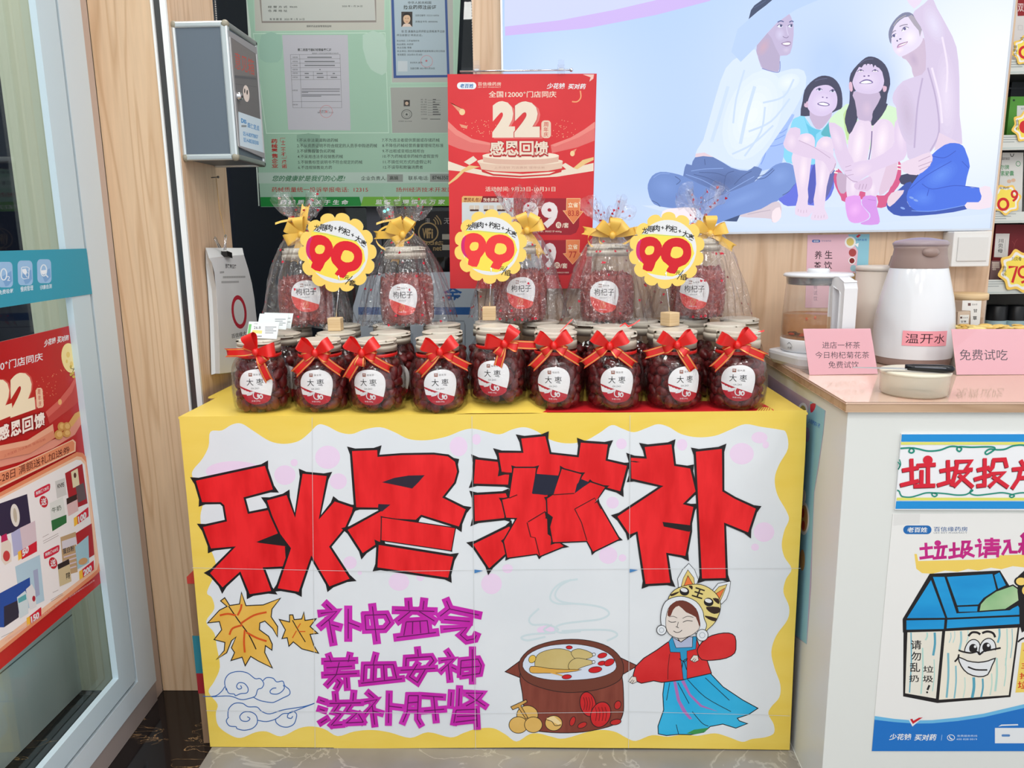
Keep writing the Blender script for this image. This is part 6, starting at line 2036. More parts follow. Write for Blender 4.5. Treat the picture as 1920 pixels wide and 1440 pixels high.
# lid
L.poly([(1180, -20), (1730, -45), (1905, 240), (1900, 400), (1300, 430), (970, 440), (968, 335)], INK)
L.poly([(1190, 30), (1300, 325), (1002, 328)], BL).poly([(998, 345), (1296, 340), (1290, 412), (998, 418)], BL)
L.poly([(1205, 5), (1295, 5), (1390, 290), (1880, 262), (1892, 300), (1318, 325)], BL).poly([(1318, 340), (1895, 315), (1892, 372), (1312, 408)], BL)
L.poly([(1315, 5), (1670, -18), (1700, 105), (1600, 170), (1560, 220), (1395, 228)], BL).poly([(1398, 240), (1555, 234), (1550, 275), (1408, 278)], BL).poly([(1685, -10), (1725, -30), (1775, 70), (1715, 98)], BL).poly([(1830, 250), (1870, 230), (1890, 262), (1800, 270)], BL)
GB = mottled('green_bottle_marker', (100, 170, 110), (176, 206, 160), 8, .5)
L.inked([(1570, 270), (1580, 220), (1620, 175), (1700, 120), (1830, 75), (1880, 110), (1885, 180), (1770, 255)], 11, INK, GB, 1)
# hand and arm reaching from beside
L.poly([(1870, 0), (2000, -60), (2100, 50), (2050, 300), (1900, 440), (1880, 250)], INK, 2)
HY = M((240, 206, 110))
for x, y, rx, ry in ((1890, 40, 50, 40), (1925, 110, 38, 45), (1945, 190, 40, 45), (1985, 70, 60, 70)):
    L.ell(x, y, rx, ry, INK).ell(x + 4, y, rx - 10, ry - 10, HY)
L.line([(1870, 515), (1900, 490), (1960, 470)], 13, INK)
# face
for q, w in (([(1482, 468), (1510, 440), (1550, 440), (1575, 455)], 17), ([(1590, 445), (1630, 432), (1675, 445), (1692, 478)], 17)):
    L.line(q, w, INK)
L.inked([(1458, 590), (1470, 540), (1500, 505), (1535, 500), (1562, 520), (1572, 560), (1570, 610), (1500, 600)], 8, INK, WHITE, 1, 3)
L.inked([(1574, 600), (1580, 540), (1610, 500), (1650, 490), (1685, 520), (1690, 575), (1640, 588)], 8, INK, WHITE, 1, 3)
L.ell(1520, 565, 32, 36, INK).ell(1535, 550, 10, 11, WHITE).ell(1625, 556, 34, 38, INK).ell(1638, 540, 11, 12, WHITE)
L.poly([(1440, 600), (1520, 592), (1570, 615), (1640, 580), (1700, 580), (1690, 640), (1560, 668), (1450, 640)], WD, 2)
L.line([(1405, 578), (1440, 590), (1500, 600), (1550, 590), (1570, 612), (1600, 588), (1660, 575), (1735, 560)], 13, INK)
L.line([(1375, 668), (1400, 640), (1408, 610)], 13, INK)
L.inked([(1410, 638), (1470, 665), (1560, 678), (1640, 665), (1685, 648), (1665, 690), (1630, 765), (1560, 780), (1480, 755), (1430, 700)], 9, INK, WHITE, 1, 2)
L.line([(1478, 708), (1540, 730), (1630, 732)], 12, INK)
for ch, q in (('请', (1032, 500, 1115, 572)), ('勿', (1035, 590, 1112, 660)), ('乱', (1025, 676, 1105, 748)), ('扔', (1018, 772, 1095, 828)), ('垃', (1128, 700, 1210, 752)), ('圾', (1125, 776, 1208, 830))):
    L.text(ch, q, INK, .012)
L.line([(1178, 852), (1162, 890)], 16, INK, 0).ell(1160, 908, 8, 8, INK)
L.poly([(1900, 520), (1990, 500), (1960, 905), (1850, 910)], (236, 206, 98))
L.text('请', (1910, 560, 1990, 610), (206, 60, 24), .02).text('主', (1895, 670, 1975, 722), (206, 60, 24), .02).text('投', (1882, 755, 1962, 805), (206, 60, 24), .02).text('垃', (1868, 820, 1945, 880), (206, 60, 24), .02)
# blue foot of the poster
L.poly([(750, 1093), (900, 1115), (1060, 1128), (1200, 1125), (1400, 1105), (1600, 1075), (1920, 1000), (2200, 900), (2200, 1368), (727, 1368)], (104, 182, 226), 0)
L.poly([(748, 1122), (900, 1140), (1060, 1152), (1200, 1150), (1400, 1132), (1600, 1102), (1920, 1030), (2200, 940), (2200, 1368), (727, 1368)], (22, 112, 196), 0)
L.poly([(1010, 1112), (1045, 1175), (1100, 1128), (1150, 1105), (1090, 1108)], WHITE)
L.poly([(1026, 1118), (1048, 1155), (1126, 1104), (1095, 1106), (1052, 1130), (1044, 1114)], (196, 24, 40))
L.text('少花钱', (862, 1232, 1040, 1280), WHITE, .03, 3, .2).text('买对药', (1058, 1235, 1236, 1284), WHITE, .03, 3, .2)
L.line([(1276, 1240), (1270, 1284)], 3, (180, 210, 236), 0).ring(1346, 1262, 28, 22, 5, WHITE).line([(1334, 1250), (1340, 1266), (1358, 1274)], 8, WHITE)
L.text('免费服务热线', (1394, 1240, 1552, 1256), (200, 220, 240)).text('400 828 0019', (1388, 1268, 1550, 1281), (200, 220, 240))
L.rect(1690, 1186, 1858, 1306, (226, 230, 234)).rect(1858, 1186, 2020, 1306, (226, 230, 234))
L.poly([(1716, 1176), (1740, 1160), (1870, 1156), (1872, 1166), (1745, 1170)], (226, 230, 234))
L.rrect(1742, 1236, 1808, 1254, 8, (80, 130, 190))
L.build('poster_sheet', t)

# ------------------------------------------------------------------ things on the counter
def px_m(p):
    return FPX / ((Vector(p) - EYE).dot(FWD))


# glass kettle on its heater base
kb = at(1513, 694, 'z', ZC)
ky = kb.y + .085
kx = at(1529, 600, 'y', ky).x
kt = thing('health_kettle', 'glass kettle of brown tea on a white heater base by the wood wall', 'kettle', (kx, ky, ZC), .25)
WP = M((224, 226, 230), .25, name='white_plastic')
b = MB()
pts = []
for cx, cy, a in ((.05, -.05, -90), (.05, .05, 0), (-.05, .05, 90), (-.05, -.05, 180)):
    for k in range(7):
        q = radians(a + 15 * k)
        pts.append((cx + .028 * cos(q), cy + .028 * sin(q)))
prof = [(.90, .0), (.97, .008), (1.0, .022), (.985, .028), (.86, .031)]
vs, fs = [], []
n = len(pts)
for k, z in prof: vs += [(x * k, y * k, z) for x, y in pts]
for j in range(len(prof) - 1): fs += [(j * n + i, j * n + (i + 1) % n, (j + 1) * n + (i + 1) % n, (j + 1) * n + i) for i in range(n)]
fs += [tuple(range(n - 1, -1, -1)), tuple((len(prof) - 1) * n + i for i in range(n))]
b.add(vs, fs, WP, False)
b.build('heater_base', kt, world=False)
b = MB()
b.lathe([(.0001, .0315), (.070, .0315), (.0725, .036), (.0735, .058), (.072, .060), (.0001, .060)], WP, 48)
b.build('base_ring', kt, world=False)
b = MB()
b.lathe([(.0715, .060), (.0722, .085), (.071, .12), (.068, .16), (.066, .186), (.0675, .196)], KETTLEGLASS, 56)
b.build('glass_body', kt, world=False)
b = MB()
b.lathe([(.0001, .0605), (.0695, .0605), (.0702, .085), (.0695, .113), (.0001, .113)], TEA, 56)
o = b.build('tea')
o.location, o.rotation_euler = kt.location, kt.rotation_euler
tag(o, 'brown goji and chrysanthemum tea inside the glass kettle', 'tea', kind='stuff')
b = MB()
rk = random.Random(2)
for k in range(26):
    a, r = rk.uniform(0, 6.28), rk.uniform(.01, .055)
    b.ball((r * cos(a), r * sin(a), .063 + rk.uniform(0, .004)), (.006, .009, .003), M((70, 34, 24) if k % 4 else (196, 70, 30)), 8, 5)
for k in range(8):
    a = rk.uniform(3.6, 5.8)
    b.ball((.066 * cos(a), .066 * sin(a), .108 + rk.uniform(-.006, .004)), (.003, .003, .004), M((210, 90, 40)), 8, 5)
o = b.build('tea_leaves')
o.location, o.rotation_euler = kt.location, kt.rotation_euler
tag(o, 'dark steeped leaves and orange berries in the tea of the glass kettle', 'tea leaves', kind='stuff')
b = MB()
b.lathe([(.0001, .206), (.070, .2045), (.0735, .2015), (.0735, .198), (.068, .196), (.0001, .196)], WP, 56)
b.lathe([(.0001, .2145), (.022, .214), (.0235, .211), (.0235, .205)], WP, 32)
b.lathe([(.0665, .196), (.066, .185), (.064, .180)], M((150, 154, 160), .2, .6), 56)
b.build('kettle_lid', kt, world=False)
b = MB()
hx = [(.060, .199), (.082, .198), (.104, .190), (.1085, .176), (.1085, .06), (.1085, .034), (.098, .030), (.094, .04), (.094, .165), (.090, .174), (.072, .178), (.072, .045), (.060, .045)]
T = Matrix.Rotation(radians(-87), 4, 'Z')
b.prism([T @ Vector((x, -.014, z)) for x, z in hx], T @ Vector((0, .028, 0)), WP)
b.build('handle', kt, world=False, bevel=.003)
Lk = Print(lambda u, v, h: Vector(((.0737 + h) * sin(u), -(.0737 + h) * cos(u), v)), 2e-5)
Lk.line([(-1.45, .049), (-1.38, .053), (-1.3, .050), (-1.25, .044)], .0012, (70, 74, 84)).text('大宏', (-1.44, .0445, -1.26, .0385), (60, 64, 74))
Lk.build('maker_mark', kt, world=False)

# beige canister behind
p = at(1646, 600, 'y', YW - .058)
cx_, cy_ = p.x, p.y
ch_ = at(1640, 498, 'y', cy_).z - ZC
rr = .055
cn_ = thing('canister', 'plain beige canister standing behind the white thermos jug', 'canister', (cx_, cy_, ZC))
BE = M((208, 196, 184), .4)
MB().lathe([(.0001, .001), (rr - .004, .001), (rr, .006), (rr + .001, ch_ - .012), (rr, ch_ - .012)], BE, 48).build('body', cn_, world=False)
MB().lathe([(rr - .002, ch_ - .012), (rr + .002, ch_ - .011), (rr + .002, ch_ - .002), (rr - .002, ch_), (.0001, ch_ + .001)], M((222, 214, 204), .35), 48).build('canister_lid', cn_, world=False)
MB().ball((.012, -rr - .001, ch_ - .03), (.006, .004, .006), M((60, 58, 60), .4), 12, 8).build('knob', cn_, world=False)

# thermos jug
tb0 = at(1711, 689, 'z', ZC)
ty = tb0.y + .064
tx = at(1715, 590, 'y', ty).x
th = thing('thermos_jug', 'tall white thermos jug with a taupe lid standing on the counter', 'jug', (tx, ty, ZC))
k = 1 / px_m((tx, ty, ZC + .12))
zt = at(1726, 446, 'y', ty).z - ZC
zn0 = at(1726, 503, 'y', ty - .05).z - ZC
TA = M((150, 130, 124), .35, name='taupe_plastic')
r0 = 67 * k
MB().lathe([(.0001, .001), (r0 - .004, .001), (r0 - .001, .004), (r0, .018)], TA, 56).build('foot', th, world=False)
MB().lathe([(r0 + .001, .018), (r0 + .0035, .05), (r0 + .002, .085), (r0 - .001, .12), (r0 - .006, .15), (r0 - .012, .175), (r0 - .021, zn0 - .003), (r0 - .0225, zn0)], M((224, 228, 233), .12, spec=.6, name='white_gloss'), 64).build('body', th, world=False)
rn = r0 - .0215
MB().lathe([(rn, zn0 - .001), (rn + .0005, zn0 + .004), (rn - .004, zn0 + .025), (rn - .006, zt - .024), (rn - .004, zt - .018), (rn - .007, zt - .017)], TA, 48).build('neck', th, world=False)
MB().lathe([(rn - .006, zt - .018), (rn - .003, zt - .016), (rn - .002, zt - .011), (rn - .008, zt - .006), (.02, zt), (.0001, zt + .001)], M((158, 144, 150), .3), 48).build('jug_lid', th, world=False)
MB().ball((-.003, -rn + .006, zt - .030), (.018, .011, .011), TA, 16, 10).build('spout', th, world=False)
sb = MB().tube([(-.01, rn - .004, zt - .03), (-.014, rn + .03, zt - .045), (-.016, r0 + .03, zn0 - .03), (-.014, r0 + .004, .09)], .008, TA, 10)
sb.build('handle', th, world=False)
# strip on the thermos
zl_, zh_ = at(1735, 649, 'y', ty - r0).z - ZC, at(1735, 621, 'y', ty - r0).z - ZC
aw = radians(32)
a0 = radians(-8)
L = Print(lambda u, v, h: Vector(((r0 + .0042 + h) * sin(u), -(r0 + .0042 + h) * cos(u), v)), 3e-5)
L.slab([(a0 - aw, zh_), (a0 + aw, zh_), (a0 + aw, zl_), (a0 - aw, zl_)], (240, 160, 172), .0003)
for i, chh in enumerate('温开水'):
    x = a0 - aw * .86 + i * aw * .6
    L.text(chh, (x, zh_ - .006, x + aw * .54, zl_ + .006), (56, 24, 34))
L.cuts([a0 - aw + aw / 5 * q for q in range(1, 10)])
L.build('name_strip', th, world=False)


# pink acrylic table signs
def stand(name, lab, tl, tr, br, bl, lines):
    pb = at((bl[0] + br[0]) / 2, (bl[1] + br[1]) / 2, 'z', ZC + .001)
    nrm = Vector((0, -cos(.30), sin(.30)))
    t = thing(name, lab, 'table sign', tuple(pb), 0, 'pink table signs on the counter')
    f = facing(pb, nrm)
    L = Print(f, 3e-5)
    L.slab([tl, tr, br, bl], (244, 186, 194), .0012, (238, 196, 202))
    for txt, q in lines: L.text(txt, q, (66, 40, 52))
    L.build('paper', t)
    a = MB()
    q = [f(*p, .0016) for p in (tl, tr, br, bl)]
    a.prism(q, nrm * .0009, ACRYL)
    q = [f(*p, -.0016) for p in (tl, tr, br, bl)]
    a.prism(q, nrm * -.0012, ACRYL)
    zf = ZC + .0004
    foot = [Vector((q[3].x, q[3].y + .002, zf)), Vector((q[2].x, q[2].y + .002, zf)), Vector((q[2].x, q[2].y + .06, zf)), Vector((q[3].x, q[3].y + .06, zf))]
    a.prism(foot, (0, 0, .001), ACRYL)
    a.build('acrylic_holder', t)


s8 = 1920 / 520
z8 = lambda a, b_, c, d: (1400 + a / s8, 400 + b_ / s8, 1400 + c / s8, 400 + d / s8)
stand('table_sign', 'pink table sign inviting to a free cup of tea, in front of the glass kettle', (1506, 616.5), (1632, 616), (1646, 701), (1518, 703), [('进店一杯茶', z8(523, 889, 785, 936)), ('今日枸杞菊花茶', z8(475, 957, 848, 1004)), ('免费试饮', z8(566, 1024, 776, 1072))])
stand('table_sign', 'pink table sign offering free tasting, beside the thermos jug', (1784, 617), (1990, 617), (2000, 702), (1794, 702.5), [('免费试吃', z8(1474, 942, 1806, 1018))])

# translucent tub with a knife on it
u0 = at(1714, 751.5, 'z', ZC)
ur = 61 / px_m(u0)
uy = u0.y + ur + .004
ux = at(1714.5, 715, 'y', uy).x
uh = at(1715, 683, 'y', uy + ur).z - ZC
TUB = clear('translucent_tub', (.97, .96, .9), 1.4, .15, .02, 0, 20, .45, (.86, .83, .70))
tu = thing('tub', 'low round translucent cream tub at the counter edge in front of the thermos jug', 'tub', (ux, uy, ZC))
MB().lathe([(.0001, .001), (ur - .004, .001), (ur, .005), (ur + .0008, uh - .003)], TUB, 48).build('body', tu, world=False)
MB().lathe([(ur + .001, uh - .006), (ur + .0022, uh - .004), (ur + .0018, uh - .001), (ur - .002, uh), (.0001, uh)], M((226, 220, 200), .3), 48).build('tub_lid', tu, world=False)
kz = ZC + uh + .0005
k0, k1, k2 = (at(x, y, 'z', kz + dz) for x, y, dz in ((1599, 689.5, .004), (1699, 692, .004), (1790, 694, .006)))
kn = thing('paring_knife', 'slim knife with a black handle lying across the translucent tub', 'knife', (k1.x, k1.y, kz))
d = (k1 - k0).normalized()
pp = Vector((-d.y, d.x, 0))
bl = [k0, k0 + d * .05 - pp * .004, k1 - pp * .007, k1 + pp * .006, k0 + d * .05 + pp * .004]
b = MB()
b.prism([Vector((p.x, p.y, kz + .004)) for p in bl], (0, 0, .0016), STEEL)
b.build('blade', kn)
d2 = Vector((k2.x - k1.x, k2.y - k1.y, 0))
ln = d2.length
d2.normalize()
b = MB()
c0_ = Vector((k1.x, k1.y, kz + .0075))
b.tube([c0_ - d2 * .002, c0_ + d2 * .01, c0_ + d2 * ln * .4, c0_ + d2 * ln * .75, c0_ + d2 * ln * .95, c0_ + d2 * ln], [.005, .0062, .0068, .0074, .0066, .003], M((20, 22, 28), .25), 14)
b.tube([c0_ + d2 * .012 - pp * .0062 + Vector((0, 0, .0018)), c0_ + d2 * ln * .8 - pp * .0066 + Vector((0, 0, .0018))], .0009, M((120, 124, 136), .3), 6)
b.build('handle', kn)

# liquorice jar and a small card behind the tasting sign
jy = YW - .06
pj = at(1816, 570, 'y', jy)
jh = at(1816, 549, 'y', jy).z - ZC
jr = 30 / px_m((pj.x, jy, ZC + .1))
jj = thing('storage_jar', 'clear storage jar with a pale wood lid and a liquorice label under the wall switch', 'jar', (pj.x, jy, ZC))
MB().lathe([(.0001, .001), (jr - .003, .001), (jr - .001, .006), (jr - .001, jh - .016)], PET, 40).build('body', jj, world=False)
MB().lathe([(.0001, .004), (jr - .005, .004), (jr - .004, .03), (jr - .005, jh * .6), (.0001, jh * .62)], mottled('liquorice_slices', (196, 160, 120), (150, 110, 80), 60, .6, bump=.4), 32, c=tuple(jj.location)).build('liquorice_slices')['kind'] = 'stuff'
tag(bpy.data.objects['liquorice_slices'], 'pale brown liquorice slices inside the wood lidded storage jar', 'liquorice')
MB().lathe([(jr - .003, jh - .016), (jr + .002, jh - .015), (jr + .002, jh - .003), (jr, jh), (.0001, jh)], PINE, 40).build('jar_lid', jj, world=False)
L = Print(lambda x, y, h: on(x, y, (pj.x, jy - jr - .001, 0), (.0, -1, 0)) + Vector((0, -h, 0)), 3e-5)
L.org(1740, 420, 1178 / 180)
L.slab([(424, 938), (658, 938), (632, 1260), (520, 1260), (522, 1065), (416, 1060)], (232, 232, 228), .0003)
L.rect(490, 970, 525, 1004, (110, 80, 76)).text('御本草', (540, 976, 605, 1000), (110, 110, 110))
L.text('甘', (556, 1042, 606, 1085), BLACK, .02).text('草', (550, 1130, 600, 1180), BLACK, .02)
L.build('label', jj)
L = Print(lambda x, y, h: on(x, y, (0, jy - jr - .03, 0), (0, -1, 0)) + Vector((0, -h, 0)), 3e-5)
L.org(1740, 420, 1178 / 180)
L.slab([(368, 1078), (516, 1072), (492, 1500), (356, 1500)], (206, 186, 166), .012, (190, 170, 150))
L.h = .0003
L.poly([(390, 1118), (504, 1114), (492, 1220), (384, 1222)], (232, 232, 228)).rect(394, 1136, 420, 1160, (100, 76, 70)).text('御本草', (430, 1140, 490, 1158), (110, 110, 110)).text('甘草', (400, 1184, 470, 1210), BLACK, .02)
L.h = .0
o = L.build('sachet')
zmin = min(v.co.z for v in o.data.vertices)
for v in o.data.vertices:
    if v.co.z < zmin + .02: v.co.z = ZC + .0005
tag(o, 'small kraft paper sachet leaning before the liquorice storage jar', 'sachet')
# yellow snack tray behind the tasting sign
py_ = at(1850, 611, 'y', jy - jr - .10)
q0, q1 = at(1784, 612, 'y', py_.y), at(1965, 612, 'y', py_.y)
b = MB()
rs = random.Random(8)
tr = thing('snack_tray', 'shallow tray of yellow sliced tasting snacks behind the free tasting sign', 'tray', ((q0.x + q1.x) / 2, py_.y, ZC))
MB().box((q0.x, py_.y - .05, ZC + .0005), (q1.x, py_.y + .03, q0.z - .006), M((226, 222, 212), .3)).build('tray_body', tr)
for k in range(70):
    c = (rs.uniform(q0.x + .01, q1.x - .01), py_.y + rs.uniform(-.045, .025), q0.z - .005 + rs.uniform(0, .006))
    b.ball((0, 0, 0), (.016, .009, .0022), M(rs.choice(((232, 196, 110), (238, 214, 140), (222, 180, 90)))), 8, 4, T=Matrix.Translation(c) @ Matrix.Rotation(rs.uniform(0, 3.1), 4, 'Z') @ Matrix.Rotation(rs.uniform(-.4, .4), 4, 'X'))
o = b.build('snack_slices')
tag(o, 'thin yellow snack slices heaped in the tray behind the free tasting sign', 'snacks', kind='stuff')

# wall switch box
s_ = 1178 / 180
sp = lambda x, y: (1740 + x / s_, 420 + y / s_)
pa, pb_ = at(*sp(322, 95), 'y', YW - .05), at(*sp(770, 520), 'y', YW - .05)
sw = thing('wall_switch', 'white surface mounted switch box on the wood wall below the backlit picture', 'switch', ((pa.x + pb_.x) / 2, YW - .02, pb_.z))
WS = M((224, 224, 222), .35)
x1 = at(*sp(770, 300), 'y', YW - .05).x
swb = MB().box((pa.x, YW - .05, pb_.z), (x1, YW - .0005, at(*sp(322, 92), 'y', YW - .05).z), WS).build('box', sw, bevel=.002)
pc, pd = at(*sp(372, 160), 'y', YW - .05), at(*sp(712, 452), 'y', YW - .05)
MB().box((pc.x, YW - .053, pd.z), (at(*sp(740, 160), 'y', YW - .05).x, YW - .0495, pc.z), M((214, 214, 212), .35)).build('rocker', sw, bevel=.001)

# ------------------------------------------------------------------ product shelf beyond the wall end
YS = 2.10
sx0 = 1.10
sx1 = 1.42
SH = M((214, 220, 216), .4)
sh = thing('display_shelf', 'tall product shelf beyond the end of the backlit picture wall', 'shelf', (1.26, 2.25, 0))
b = MB()
b.box((sx0, 2.5, 0), (sx1, 2.52, 2.2), M((60, 62, 66), .5))
b.build('back_panel', sh)
zs = []
for (y0, y1) in ((112, 139), (253, 281), (397, 418), (524, 551), (668, 692)):
    za, zb_ = at(1900, y0, 'y', YS).z, at(1900, y1, 'y', YS).z
    zs.append((zb_, za))
    MB().box((sx0, YS + .004, zb_ + .002), (sx1, 2.5, zb_ + .014), M((56, 58, 62), .5)).build('shelf_board', sh)
    m_ = MB().box((sx0, YS, zb_), (sx1, YS + .004, za), SH)
    m_.box((sx0, YS - .0004, zb_ + .003), (sx1, YS, zb_ + .006), M((190, 204, 200)))
    for k in range(3):
        x = sx0 + .02 + .1 * k
        for r in range(3): m_.box((x, YS - .0005, za - .006 - .006 * r), (x + .055 - .012 * r, YS, za - .0045 - .006 * r), M((150, 160, 160)))
    m_.build('price_strip', sh)
zb_ = at(1900, 700, 'y', YS).z
for x in (sx0, sx1 - .02): MB().box((x, YS + .004, 0), (x + .02, 2.5, 2.2), M((226, 224, 220), .5)).build('side_panel', sh)


def item(name, lab, cat, q, Y, dep, col, deco, zfloor):
    """a carton on the shelf: q = photo box, deco draws on its face"""
    x0, y0, x1, y1 = q
    L = Print(facing((0, Y, 0), (0, -1, 0)), 3e-5)
    L.slab([(x0, y0), (x1, y0), (x1 - 2, y1), (x0 - (y1 - y0) * .11, y1)], col, dep)
    L.h = .0002
    deco(L)
    o = L.build(name)
    zm = min(v.co.z for v in o.data.vertices)
    for v in o.data.vertices:
        if v.co.z < zm + .012: v.co.z = zfloor + .0006 + (v.co.z - zm) * .02
    return tag(o, lab, cat)


f0, f1, f2, f3, f4 = [z[0] + .014 for z in zs]
item('product_box', 'red and white product box on the topmost visible shelf', 'box', (1910, -60, 1990, 112), YS + .06, .10, (226, 222, 220), lambda L: (L.poly([(1906, -60), (1990, -60), (1988, 28), (1908, 30)], (150, 24, 32)), L.text('双赐', (1908, 6, 1930, 22), (226, 200, 200), .02), L.line([(1909, 48), (1909, 56), (1917, 56), (1917, 48), (1909, 48)], .7, (190, 190, 190), 0)), f0)
item('product_tray', 'dark grey tray under the topmost visible shelf', 'tray', (1898, 150, 1990, 180), YS + .12, .12, (52, 56, 62), lambda L: L.rect(1892, 164, 1990, 167, (66, 70, 76)), f1)
item('product_box', 'bright green product box on the second visible shelf', 'box', (1895, 181, 1990, 254), YS + .05, .06, (84, 156, 54), lambda L: (L.ell(1901, 188, 2.2, 2, (30, 60, 30)), L.rect(1907, 198, 1985, 250, (222, 226, 222)), L.text('灵芝', (1914, 202, 1922, 206), (60, 80, 60))), f1)
item('product_box', 'white health product box with green lettering on the third visible shelf', 'box', (1880, 286, 1919, 396), YS + .05, .06, (226, 228, 224), lambda L: (L.text('尔牌', (1876, 309, 1892, 318), (90, 160, 110), .01), L.text('素胶囊', (1876, 320, 1901, 330), (90, 160, 110), .01), L.ell(1909, 307, 4.5, 5, (90, 160, 110)), L.ell(1909, 307, 3.4, 3.8, (226, 228, 224)), L.line([(1894, 288), (1896, 293), (1899, 293), (1901, 288)], 1.2, (60, 56, 60)), L.text('国药集团', (1879, 295, 1893, 300), (120, 110, 110)), L.ell(1892, 340, 4, 3.5, (226, 190, 160)), L.ell(1900, 338, 4, 3.5, (226, 190, 160))), f2)
item('drawer_box', 'dark red herb drawer box with a white fritillary label on the fourth visible shelf', 'box', (1868, 421, 1990, 523), YS + .05, .10, (116, 14, 26), lambda L: (L.poly([(1867, 438), (1893, 438), (1889, 483), (1863.5, 482)], (232, 230, 226)), L.column('川贝母', 1872, 448, 1881, 474, BLACK, .012, .2, -.6), L.line([(1885, 450), (1884, 472)], .5, (150, 150, 150), 0), L.poly([(1859, 489), (1877, 489), (1873, 520), (1855, 520)], (150, 120, 120)), [L.ell(1862 + 3 * (k % 4) + rs.random(), 493 + 4 * (k // 4), 2.2, 1.9, (226, 210, 200)) for k in range(14)], L.line([(1900, 470), (1903, 455), (1908, 448)], .8, (150, 60, 60)), L.line([(1903, 460), (1898, 452)], .8, (150, 60, 60))), f3)
for i, x in enumerate((1868, 1905, 1942)):
    c = at(x, 585, 'y', YS + .07)
    jar_ = thing('cream_jar', 'black lidded pale blue jar on the lowest visible shelf, %s from the wall end' % ORD[i], 'jar', (c.x, c.y, f4), 0, 'black lidded jars on the shelf')
    zt_ = at(x, 572, 'y', YS + .07).z - f4
    zm_ = at(x, 602, 'y', YS + .04).z - f4
    MB().lathe([(.0001, .001), (.026, .001), (.027, .004), (.027, zm_)], M((176, 204, 210), .35), 32).build('body', jar_, world=False)
    MB().lathe([(.0275, zm_), (.0275, zt_ - .002), (.026, zt_), (.0001, zt_)], M((18, 20, 24), .35), 32).build('jar_lid', jar_, world=False)


def burst(lab, cx, cy, R, Y, paint, n=8):
    L = Print(facing((0, Y, 0), (0, -1, 0)), 3e-5)
    pts = lambda k: smooth_pts([(cx + k * R * (1 if i % 2 == 0 else .82) * cos(pi * i / n - .2), cy + k * R * (1 if i % 2 == 0 else .82) * sin(pi * i / n - .2)) for i in range(2 * n)], 4)
    L.slab(pts(1), (246, 206, 96), .001)
    L.poly(pts(.86), (240, 240, 236)).poly(pts(.72), (248, 226, 92))
    paint(L)
    tag(L.build('price_card'), lab, 'price card', 'yellow price cards on the product shelf')


RD = M((206, 30, 36))
burst('yellow price card with a red zero at the top edge of the product shelf', 1926, 95, 30, YS - .004, lambda L: (L.ring(1921, 98, 9, 10, 5, RD), L.column('领购价', 1900, 85, 1907, 105, BLACK, .01), L.text('艾', (1912, 70, 1921, 76), BLACK, .01)))
burst('yellow price card before the green product box', 1928, 238, 32, YS - .004, lambda L: (L.ell(1921, 238, 10, 12, RD), L.column('会员价', 1904, 224, 1911, 244, BLACK, .01)))
burst('yellow price card reading zero nine before the white health product box', 1886, 374, 30, YS - .004, lambda L: (L.ring(1881, 383, 9, 10, 5, RD), L.ring(1902, 364, 5, 6, 4, RD), L.line([(1907, 366), (1905, 372), (1899, 377)], 4, RD), L.text('实购价', (1874, 350, 1893, 355), BLACK, .01)), 7)
burst('large yellow price card reading seventy nine before the dark red drawer box', 1912, 508, 42, YS - .006, lambda L: (L.line([(1891, 501), (1907, 500), (1898, 530)], 5, RD, 0), L.ring(1919, 510, 9, 10, 4.5, RD), L.line([(1927, 510), (1925, 524), (1915, 530)], 4.5, RD), L.text('川贝母', (1897, 482, 1915, 489), BLACK, .015), L.column('会员价', 1879, 498, 1887, 518, BLACK, .01)))
# ------------------------------------------------------------------ suggestion box on the pillar
s4 = 4.8
bp = lambda x, y: (330 + x / s4, 20 + y / s4)
YB = 1.725
q = [at(*bp(22, 100), 'y', YB), at(*bp(455, 90), 'y', YB), at(*bp(135, 1325), 'y', YB)]
bx1 = at(*bp(458, 110), 'y', YB).x
bz1, bz0 = at(*bp(200, 88), 'y', YB).z, at(*bp(300, 1345), 'y', YB).z
YB2 = at(*bp(742, 400), 'x', bx1).y
bx0 = XP + .001
sg = thing('suggestion_box', 'grey aluminium framed suggestion box with a silver lock on the wooden pillar', 'box', (bx0, (YB + YB2) / 2, bz0))
GRY = M((94, 106, 118), .45)
SIL = M((206, 214, 216), .28, .65, name='box_aluminium')
MB().box((bx0, YB + .004, bz0 + .004), (bx1 - .004, YB2 - .004, bz1 - .004), GRY).build('panel', sg)
b = MB()
w = .0135
for z in (bz0, bz1 - w):
    b.box((bx0, YB, z), (bx1, YB + w, z + w), SIL).box((bx0, YB2 - w, z), (bx1, YB2, z + w), SIL).box((bx1 - w, YB, z), (bx1, YB2, z + w), M((150, 150, 152), .3, .6))
for y in (YB, YB2 - w): b.box((bx1 - w * 1.25, y, bz0), (bx1, y + w, bz1), SIL)
b.box((bx0, YB, bz0), (bx0 + w * .75, YB + w, bz1), SIL)
b.build('frame', sg, bevel=.004, seg=3)
b = MB()
for x in (bx0 + .006, bx1 - .0065):
    for z in (bz0 + .0065, bz1 - .0065):
        for y in (YB + .0062,): b.ball((x, y, z), (.0088, .0088, .0088), M((150, 146, 130), .4), 12, 8)
b.build('corner_cap', sg)
DOOR = facing((bx1 + .0012, 0, 0), (1, 0, 0))
L = Print(DOOR, 3e-5)
L.org(330, 20, s4)
L.slab([(470, 175), (725, 330), (800, 1330), (565, 1225)], (150, 150, 154), .004)
L.poly([(495, 240), (718, 388), (757, 975), (555, 920)], (110, 108, 110)).poly([(500, 250), (714, 392), (722, 590), (525, 580)], (122, 118, 118)).poly([(527, 582), (722, 606), (724, 622), (528, 606)], (92, 92, 98)).line([(532, 660), (600, 668), (724, 686)], 4, (88, 88, 92))
